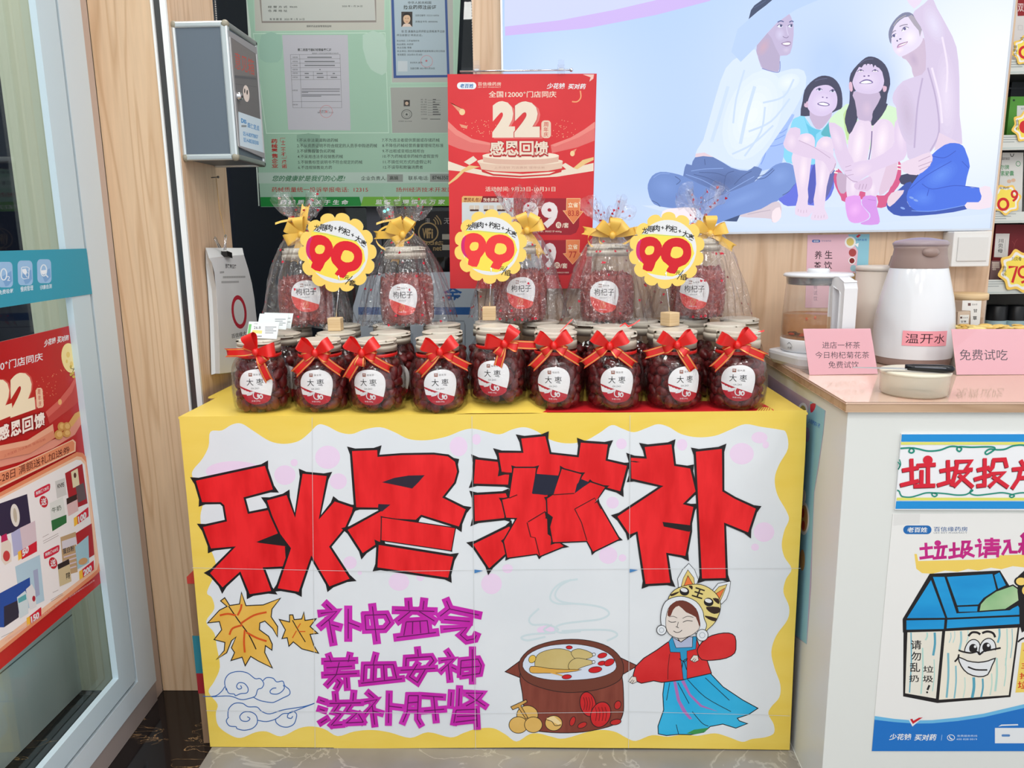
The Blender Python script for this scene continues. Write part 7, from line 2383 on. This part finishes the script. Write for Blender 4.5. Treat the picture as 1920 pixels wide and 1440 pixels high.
L.text('意见箱', [(525, 365), (700, 440), (706, 585), (532, 520)], (186, 84, 74), .0)
L.ell(632, 746, 28, 76, (232, 218, 210), -6).ell(618, 722, 5, 22, BLACK).ell(640, 735, 6, 22, BLACK)
L.poly([(560, 908), (768, 980), (795, 1280), (575, 1215)], (206, 224, 236))
BLT = M((62, 140, 200))
L.text('DIS', [(585, 965), (632, 985), (636, 1020), (586, 1008)], BLT, .05).rect(588, 1030, 634, 1048, (140, 150, 156))
L.text('医保定点', [(645, 1005), (748, 1035), (750, 1085), (645, 1050)], BLT, .02).text('0514-80978807', [(602, 1085), (738, 1120), (740, 1155), (605, 1125)], BLT, .02).text('0514-80300300', [(606, 1140), (742, 1175), (744, 1210), (610, 1180)], BLT, .02)
L.line([(482, 235), (560, 1220)], 9, (220, 222, 224), 0).line([(722, 390), (790, 1280)], 9, (214, 216, 220), 0)
L.build('front_door', sg)
lk = DOOR(*bp(552, 770), 0)
b = MB()
T = Matrix.Translation(lk) @ Matrix.Rotation(pi / 2, 4, 'Y')
b.lathe([(.0001, .010), (.006, .010), (.0085, .007), (.0085, 0)], CHROME, 24, T=T)
b.lathe([(.0001, .013), (.003, .0125), (.0035, .010)], DARKMETAL, 16, T=T)
b.build('lock', sg)
# nail, string, bag and its clip
pn = at(396, 333, 'x', XP)
b = MB().tube([pn, pn + Vector((.016, 0, .001))], .0011, DARKMETAL, 8).ball(tuple(pn + Vector((.017, 0, .001))), .003, DARKMETAL, 10, 6)
tag(b.build('nail'), 'small dark nail in the wooden pillar under the suggestion box', 'nail')
BX = XP + .028
bagf = facing((BX, 0, 0), (1, 0, 0))
s5 = 4.5
gp = lambda x, y: (370 + x / s5, 400 + y / s5)
cl = bagf(*gp(236, 330), 0)
bg = thing('paper_bag', 'white printed paper pouch hung from the pillar below the suggestion box', 'bag', tuple(bagf(*gp(300, 1350), 0)))
front = [gp(100, 372), gp(255, 365), gp(393, 350), gp(430, 470), gp(460, 590), gp(482, 720), gp(498, 870), gp(520, 1050), gp(540, 1330), gp(120, 1362), gp(190, 1350), gp(185, 1150), gp(172, 850), gp(160, 650), gp(145, 500), gp(118, 410)]
front = [gp(98, 378), gp(255, 366), gp(393, 350), gp(430, 470), gp(460, 590), gp(482, 720), gp(498, 870), gp(520, 1050), gp(540, 1310), gp(190, 1352), gp(185, 1150), gp(172, 850), gp(160, 650), gp(145, 500), gp(122, 415)]
L = Print(bagf, 3e-5)
L.slab(front, (230, 231, 234), .0004)
L.text('顾客意见簿', [gp(235, 425), gp(328, 432), gp(330, 468), gp(238, 465)], (60, 56, 62), .02)
for y, a, c in ((498, 190, 226), (538, 216, 405), (580, 203, 350)):
    L.poly([gp(a, y - 8), gp(c, y - 10), gp(c, y + 6), gp(a, y + 10)], (176, 176, 178))
for k in range(9): L.line([gp(225 + 20 * k, 530), gp(225 + 20 * k, 546)], .5, (200, 200, 202), 0)
ex, ey = gp(352, 832)
L.ell(ex, ey, 63 / s5, 142 / s5, (190, 30, 52), -6).ell(ex, ey, 44 / s5, 106 / s5, (226, 227, 230), -6)
L.text('百信缘大', [gp(288, 1020), gp(412, 990), gp(414, 1030), gp(290, 1056)], (60, 60, 64), .01)
L.build('front_panel', bg)
# depth of the pouch: back edge against the pillar
b = MB()
W2 = M((214, 222, 228), .5)
bk = [at(*gp(x, y), 'x', XP + .003) for x, y in ((70, 290), (72, 430), (90, 650), (105, 900), (112, 1150), (118, 1362))]
ft = [bagf(*gp(x, y), 0) for x, y in ((98, 378), (122, 415), (160, 650), (172, 850), (185, 1150), (190, 1352))]
vs, fs = [], []
for p, f_ in zip(bk, ft):
    mid = (p + f_) / 2 + Vector((-.004, .008, 0))
    vs += [p, mid, f_]
for i in range(5):
    for j in range(2): fs.append((i * 3 + j, i * 3 + j + 1, i * 3 + j + 4, i * 3 + j + 3))
b.add(vs, fs, W2, False)
# top flap and far side
tp = [at(*gp(70, 290), 'x', XP + .006), at(*gp(380, 292), 'x', XP + .006), bagf(*gp(393, 350), 0), bagf(*gp(98, 378), 0)]
b.add(tp, [(0, 1, 2, 3)], M((226, 228, 230), .5))
b.add([tp[1], bagf(*gp(393, 350), 0), bagf(*gp(540, 1310), 0), at(*gp(500, 1330), 'x', XP + .003)], [(0, 1, 2, 3)], W2)
b.add([bk[-1], ft[-1], bagf(*gp(540, 1310), 0), at(*gp(500, 1330), 'x', XP + .003)], [(0, 1, 2, 3)], W2)
b.build('gusset', bg)
bc = thing('binder_clip', 'black binder clip with wire arms pinching the top of the white paper pouch', 'clip', tuple(bagf(*gp(238, 340), .004)))
b = MB()
c = bagf(*gp(238, 340), .003)
b.prism([c + Vector((.006, -.013, -.006)), c + Vector((.006, .017, -.011)), c + Vector((.006, .017, .001)), c + Vector((.006, -.013, .006))], (-.014, 0, 0), M((44, 42, 42), .3, .4))
b.build('jaw', bc, bevel=.001)
b = MB()
for (x0, y0), (x1, y1), xx in (((232, 310), (238, 195), XP + .034), ((190, 290), (150, 215), XP + .02)):
    a_, t_ = at(*gp(x0, y0), 'x', xx), at(*gp(x1, y1), 'x', xx)
    dv = Vector((0, .0055, 0))
    b.tube([a_ - dv, (a_ + t_) / 2 - dv * .7, t_ - dv * 1.1, t_ + Vector((0, 0, .004)), t_ + dv * 1.1, (a_ + t_) / 2 + dv * .7, a_ + dv], .0013, CHROME, 8)
b.build('wire_arm', bc)
b = MB().tube([pn + Vector((.012, 0, -.001)), (pn + at(*gp(240, 205), 'x', XP + .034)) / 2 + Vector((.002, 0, 0)), at(*gp(240, 205), 'x', XP + .034)], .0008, M((206, 170, 110), .6), 6)
tag(b.build('string'), 'thin tan string running from the nail down to the binder clip', 'string')

# ------------------------------------------------------------------ prints on the glass door
t = thing('door_strip', 'teal safety strip with pale blue service icons across the glass door', 'sign', tuple(TILTDOOR(60, 580, 0)))
L = Print(TILTDOOR, 3e-5)
L.pm = (lambda f: (lambda x, y, h: f(x, y, h + .0006)))(TILTDOOR)
L.slab([(-220, 475), (0, 470.5), (161.5, 466), (172.5, 551), (0, 577), (-220, 611)], (48, 152, 178), .0006)
L.org(0, 400, 4)
IC, IW = (150, 190, 228), (222, 234, 246)
for (x0, y0, x1, y1) in ((-22, 372, 90, 548), (128, 362, 240, 532), (274, 352, 380, 516)):
    dy = -6
    pts = []
    r = 26
    for cx, cy, a in ((x1 - r, y0 + r, -90), (x1 - r, y1 - r, 0), (x0 + r, y1 - r, 90), (x0 + r, y0 + r, 180)):
        for k in range(5): pts.append((cx + r * cos(radians(a + 22.5 * k)) + (cy - y0) * .03, cy + r * 1.3 * sin(radians(a + 22.5 * k))))
    L.poly(pts, IC)
    L.poly([(x0 + 30, y1 - 70), (x1 - 8, y0 + 60), (x1 - 2, y1 - 40), (x1 - 30, y1 - 6), (x0 + 60, y1)], (120, 166, 214))
L.ring(25, 458, 22, 42, 9, IW).text('2', (50, 470, 72, 506), IW, .01)
L.line([(158, 410), (160, 480), (175, 492), (212, 488), (216, 410), (200, 402), (165, 404), (158, 410)], 6, IW, 0).poly([(162, 420), (190, 415), (200, 440), (185, 462), (165, 440)], (232, 240, 250)).ring(203, 462, 12, 16, 4, IW)
L.ring(325, 428, 22, 42, 8, IW).line([(342, 462), (358, 480)], 9, IW, 0).poly([(305, 428), (345, 424), (342, 448), (325, 462), (308, 450)], (232, 240, 250))
L.text('免费吸氧', [(-14, 576), (98, 562), (98, 596), (-14, 612)], IW, .01).text('慢病管理', [(150, 550), (246, 538), (247, 576), (152, 590)], IW, .01).text('健康自测', [(297, 540), (385, 528), (386, 562), (299, 574)], IW, .01)
L.build('strip', t)

t = thing('door_poster', 'red anniversary poster with gift prices stuck inside the glass door', 'poster', tuple(GLASSPL(100, 1000, 0)))
L = Print(GLASSPL, 3e-5)
R2_ = mottled('red_door_poster', (178, 20, 26), (196, 30, 34), 3, .3)
L.slab([(-220, 692), (0, 641), (138, 609), (152, 720), (172, 850), (188, 980), (201, 1082), (184, 1098), (0, 1256), (-220, 1440)], R2_, .0008, (200, 190, 190))
L.org(0, 600, 4)
L.text('少花钱', [(335, 150), (418, 128), (415, 170), (330, 205)], WHITE, .03).text('买对药', [(432, 122), (516, 112), (514, 150), (428, 176)], WHITE, .03)
L.text('全国12000⁺门店同庆', [(-260, 372), (320, 242), (323, 302), (-260, 450)], WHITE, .014)
L.ell(523, 285, 62, 112, (246, 226, 160), -8).ell(510, 260, 14, 22, (236, 206, 120)).ell(535, 330, 12, 20, (236, 206, 120)).ell(500, 310, 8, 14, (236, 206, 120))
for q in ([(590, 310), (560, 350), (530, 430)], [(575, 300), (565, 380), (580, 420)], [(600, 360), (560, 370), (525, 360)]):
    L.line(q, 4, (70, 60, 30))
for x, y in ((530, 410), (550, 425), (570, 405), (545, 400), (530, 350), (580, 390), (560, 430)): L.ell(x, y, 9, 11, (206, 180, 80))
L.poly([(340, 690), (440, 600), (520, 500), (560, 430), (600, 430), (620, 560), (560, 640), (450, 720), (370, 780)], (196, 70, 64)).poly([(340, 690), (440, 600), (520, 500), (560, 430), (580, 430), (540, 540), (450, 650), (360, 730)], (214, 100, 90))
L.poly([(-20, 1000), (200, 960), (420, 890), (560, 760), (640, 680), (642, 720), (560, 860), (400, 960), (160, 1060), (-20, 1110)], (226, 150, 130)).poly([(500, 790), (560, 700), (636, 662), (640, 690), (590, 730), (540, 800)], (222, 170, 100))
for c, dx, dy, bo_ in ((M((206, 90, 80)), 14, -4, .05), (M((244, 228, 196)), 0, 0, .09)):
    L.text('2', [(-100 + dx, 470 + dy), (75 + dx, 420 + dy), (92 + dx, 715 + dy), (-95 + dx, 790 + dy)], c, bo_)
    L.text('2', [(72 + dx, 412 + dy), (240 + dx, 376 + dy), (264 + dx, 668 + dy), (76 + dx, 735 + dy)], c, bo_)
L.poly([(265, 530), (275, 512), (305, 508), (316, 520), (326, 640), (318, 655), (285, 662), (274, 650)], (240, 200, 170)).column('周年庆', 280, 520, 300, 648, (190, 60, 50), .01, .1, 4)
for k, chh in enumerate('感恩回馈'):
    x = -14 + 88 * k
    y = 800 - 29 * k
    for c, e, bo_ in ((M((150, 16, 22)), 7, .06), (M((248, 236, 226)), 0, .035)):
        L.text(chh, [(x - e, y - e), (x + 76 + e, y - 26 - e), (x + 82 + e, y + 76 + e), (x + 4 - e, y + 110 + e)], c, bo_)
L.poly([(-20, 945), (200, 900), (390, 780), (400, 850), (200, 960), (-20, 1005)], (232, 170, 140)).poly([(-20, 985), (200, 940), (390, 830), (410, 880), (220, 1000), (-20, 1050)], (220, 140, 110))
L.text('上市连锁 万店惠民 值得信赖', [(20, 1010), (332, 885), (336, 902), (22, 1032)], (190, 90, 70))
for x, y, rx, ry in ((460, 800, 30, 34), (500, 800, 30, 34), (435, 860, 34, 36), (495, 850, 30, 30)): L.ell(x, y, rx, ry, (206, 150, 80)).ell(x + 4, y - 4, rx * .6, ry * .6, (226, 180, 110))
L.ell(448, 615, 14, 22, (236, 180, 120))
rr_ = random.Random(9)
for k in range(40):
    x = rr_.uniform(270, 480)
    L.ell(x, 640 - x * .45 + rr_.uniform(-70, 110), 2.5, 3.5, (230, 160, 120), n=6)
OR, ORL = M((226, 140, 100)), M((240, 196, 164))
L.poly([(-20, 1140), (120, 1095), (540, 895), (562, 915), (560, 985), (-20, 1265)], ORL).poly([(-20, 1150), (120, 1104), (536, 904), (552, 922), (550, 978), (-20, 1250)], OR)
L.text('9月23-28日 满额送礼加送券', [(-150, 1212), (516, 940), (520, 992), (-150, 1290)], (96, 34, 24), .006)
L.org(0, 840, 4)
L.poly([(-20, 340), (570, 30), (615, 38), (650, 80), (755, 860), (745, 920), (700, 965), (-20, 1545)], OR).poly([(-20, 372), (570, 62), (605, 68), (636, 105), (735, 860), (722, 912), (690, 940), (-20, 1515)], ORL)
L.poly([(-20, 390), (565, 88), (600, 92), (628, 125), (706, 850), (698, 905), (-20, 1455)], (238, 236, 236))
PB = (206, 18, 48)
# products in the four fields
L.poly([(-20, 420), (195, 345), (225, 580), (0, 665), (-20, 640)], (40, 34, 66)).ell(105, 505, 34, 86, (226, 222, 214), -6).ell(105, 505, 14, 55, (190, 180, 160), -6)
L.poly([(75, 640), (140, 600), (165, 780), (95, 815)], (176, 178, 214)).poly([(140, 600), (255, 545), (270, 730), (165, 780)], (214, 196, 204)).poly([(0, 690), (40, 660), (75, 720), (78, 850), (30, 880), (0, 840)], (226, 214, 200)).poly([(0, 660), (40, 640), (50, 690), (0, 710)], (190, 30, 90)).ell(40, 810, 26, 40, (196, 60, 60))
L.poly([(480, 190), (610, 118), (650, 415), (520, 470)], (168, 24, 38)).poly([(525, 180), (575, 152), (590, 280), (540, 300)], (226, 216, 180)).ell(555, 205, 10, 20, (90, 50, 40)).poly([(560, 290), (620, 260), (640, 380), (580, 410)], (100, 84, 88))
L.poly([(405, 250), (478, 225), (492, 350), (420, 380)], (206, 206, 204)).text('KN95', [(422, 272), (472, 256), (474, 290), (426, 304)], BLACK, .02)
L.poly([(365, 415), (465, 365), (492, 560), (385, 625)], (222, 226, 222)).poly([(376, 545), (490, 500), (492, 560), (385, 625)], (40, 110, 60)).text('牛奶', [(378, 450), (450, 425), (452, 465), (382, 490)], (60, 80, 60), .01)
L.poly([(490, 395), (570, 355), (580, 470), (505, 512)], (222, 186, 186)).poly([(490, 380), (568, 345), (572, 385), (494, 425)], (50, 30, 30))
L.poly([(445, 670), (560, 628), (575, 930), (470, 960)], (190, 160, 120)).poly([(455, 700), (560, 665), (570, 720), (460, 760)], (214, 210, 220)).text('蛋白粉', [(462, 755), (548, 728), (550, 770), (465, 800)], (60, 60, 70), .02)
for k in range(4): L.line([(470, 820 + 32 * k), (565, 790 + 32 * k)], 10, (210, 196, 206), 0)
L.poly([(560, 640), (680, 565), (700, 800), (590, 870)], (176, 30, 40)).poly([(555, 740), (655, 655), (662, 860), (575, 910)], (160, 200, 214)).ell(615, 850, 36, 24, (206, 160, 110), -25)
L.poly([(425, 885), (512, 845), (528, 1000), (440, 1040)], (206, 190, 150)).poly([(422, 875), (508, 832), (514, 870), (428, 912)], (40, 32, 34)).text('阿胶', [(485, 940), (515, 925), (520, 975), (490, 990)], BLACK, .02)
L.poly([(105, 890), (290, 800), (325, 1145), (150, 1230)], (176, 206, 222)).poly([(240, 920), (275, 905), (290, 1100), (260, 1120)], (160, 170, 200))
L.poly([(-20, 1095), (215, 970), (222, 1090), (140, 1150), (130, 1270), (20, 1345), (-20, 1345)], (30, 76, 160)).poly([(20, 1190), (130, 1140), (132, 1270), (22, 1345)], (40, 40, 60))
L.poly([(118, 1120), (180, 1070), (200, 1110), (205, 1240), (140, 1280)], (206, 222, 226)).poly([(125, 1130), (185, 1095), (190, 1135), (130, 1165)], (90, 170, 176)).poly([(185, 1060), (230, 1020), (255, 1070), (265, 1190), (215, 1215)], (222, 224, 226)).ell(245, 1130, 12, 22, (170, 30, 50))
# price tags
for n_, (x, y) in (('50', (125, 745)), ('100', (545, 490)), ('150', (190, 1240)), ('200', (585, 890))):
    w_ = 60 if n_ == '50' else 75
    L.poly([(x + 24, y + 20), (x + 110, y - 48), (x + 112, y + 22), (x + 30, y + 82)], PB) if n_ != '50' else L.poly([(x + 24, y + 24), (x + 142, y - 48), (x + 145, y + 30), (x + 30, y + 92)], PB)
    L.poly([(x, y + 36), (x + 24, y + 20), (x + 30, y + 80), (x + 4, y + 100)], (244, 190, 60))
    L.text(n_, [(x + 30, y + 26), (x + 30 + w_ * .85, y - 16), (x + 32 + w_ * .85, y + 34), (x + 36, y + 74)], WHITE, .05)
for (x, y), nn in (((250, 305), '满128元'), ((320, 765), '满428元')):
    L.poly([(x, y + 30), (x + 10, y + 14), (x + 105, y - 36), (x + 118, y - 26), (x + 116, y + 4), (x + 100, y + 22), (x + 14, y + 66), (x + 2, y + 56)], (206, 24, 60), 2).text('购物' + nn, [(x + 10, y + 24), (x + 108, y - 24), (x + 108, y + 4), (x + 12, y + 52)], WHITE, .02)
    L.ell(x + 70, y + 98, 31, 44, (196, 20, 44), -10).text('送', [(x + 48, y + 78), (x + 90, y + 62), (x + 92, y + 118), (x + 50, y + 132)], WHITE, .02)
for q in ([(315, 700), (430, 640)], [(318, 716), (432, 655)], [(375, 1140), (460, 1090)], [(376, 1152), (466, 1100)], [(0, 1420), (90, 1375)], [(312, 670), (358, 645)], [(388, 1085), (430, 1065)]):
    L.line(q, 3, (150, 140, 140), 0)
L.text('注: 优惠券以实际到店为准, 满减活动部分商品不参与, 图片仅供参考, 活动最终解释权归本店所有', [(24, 1440), (700, 985), (704, 996), (28, 1454)], (232, 190, 190))
L.build('poster_sheet', t)
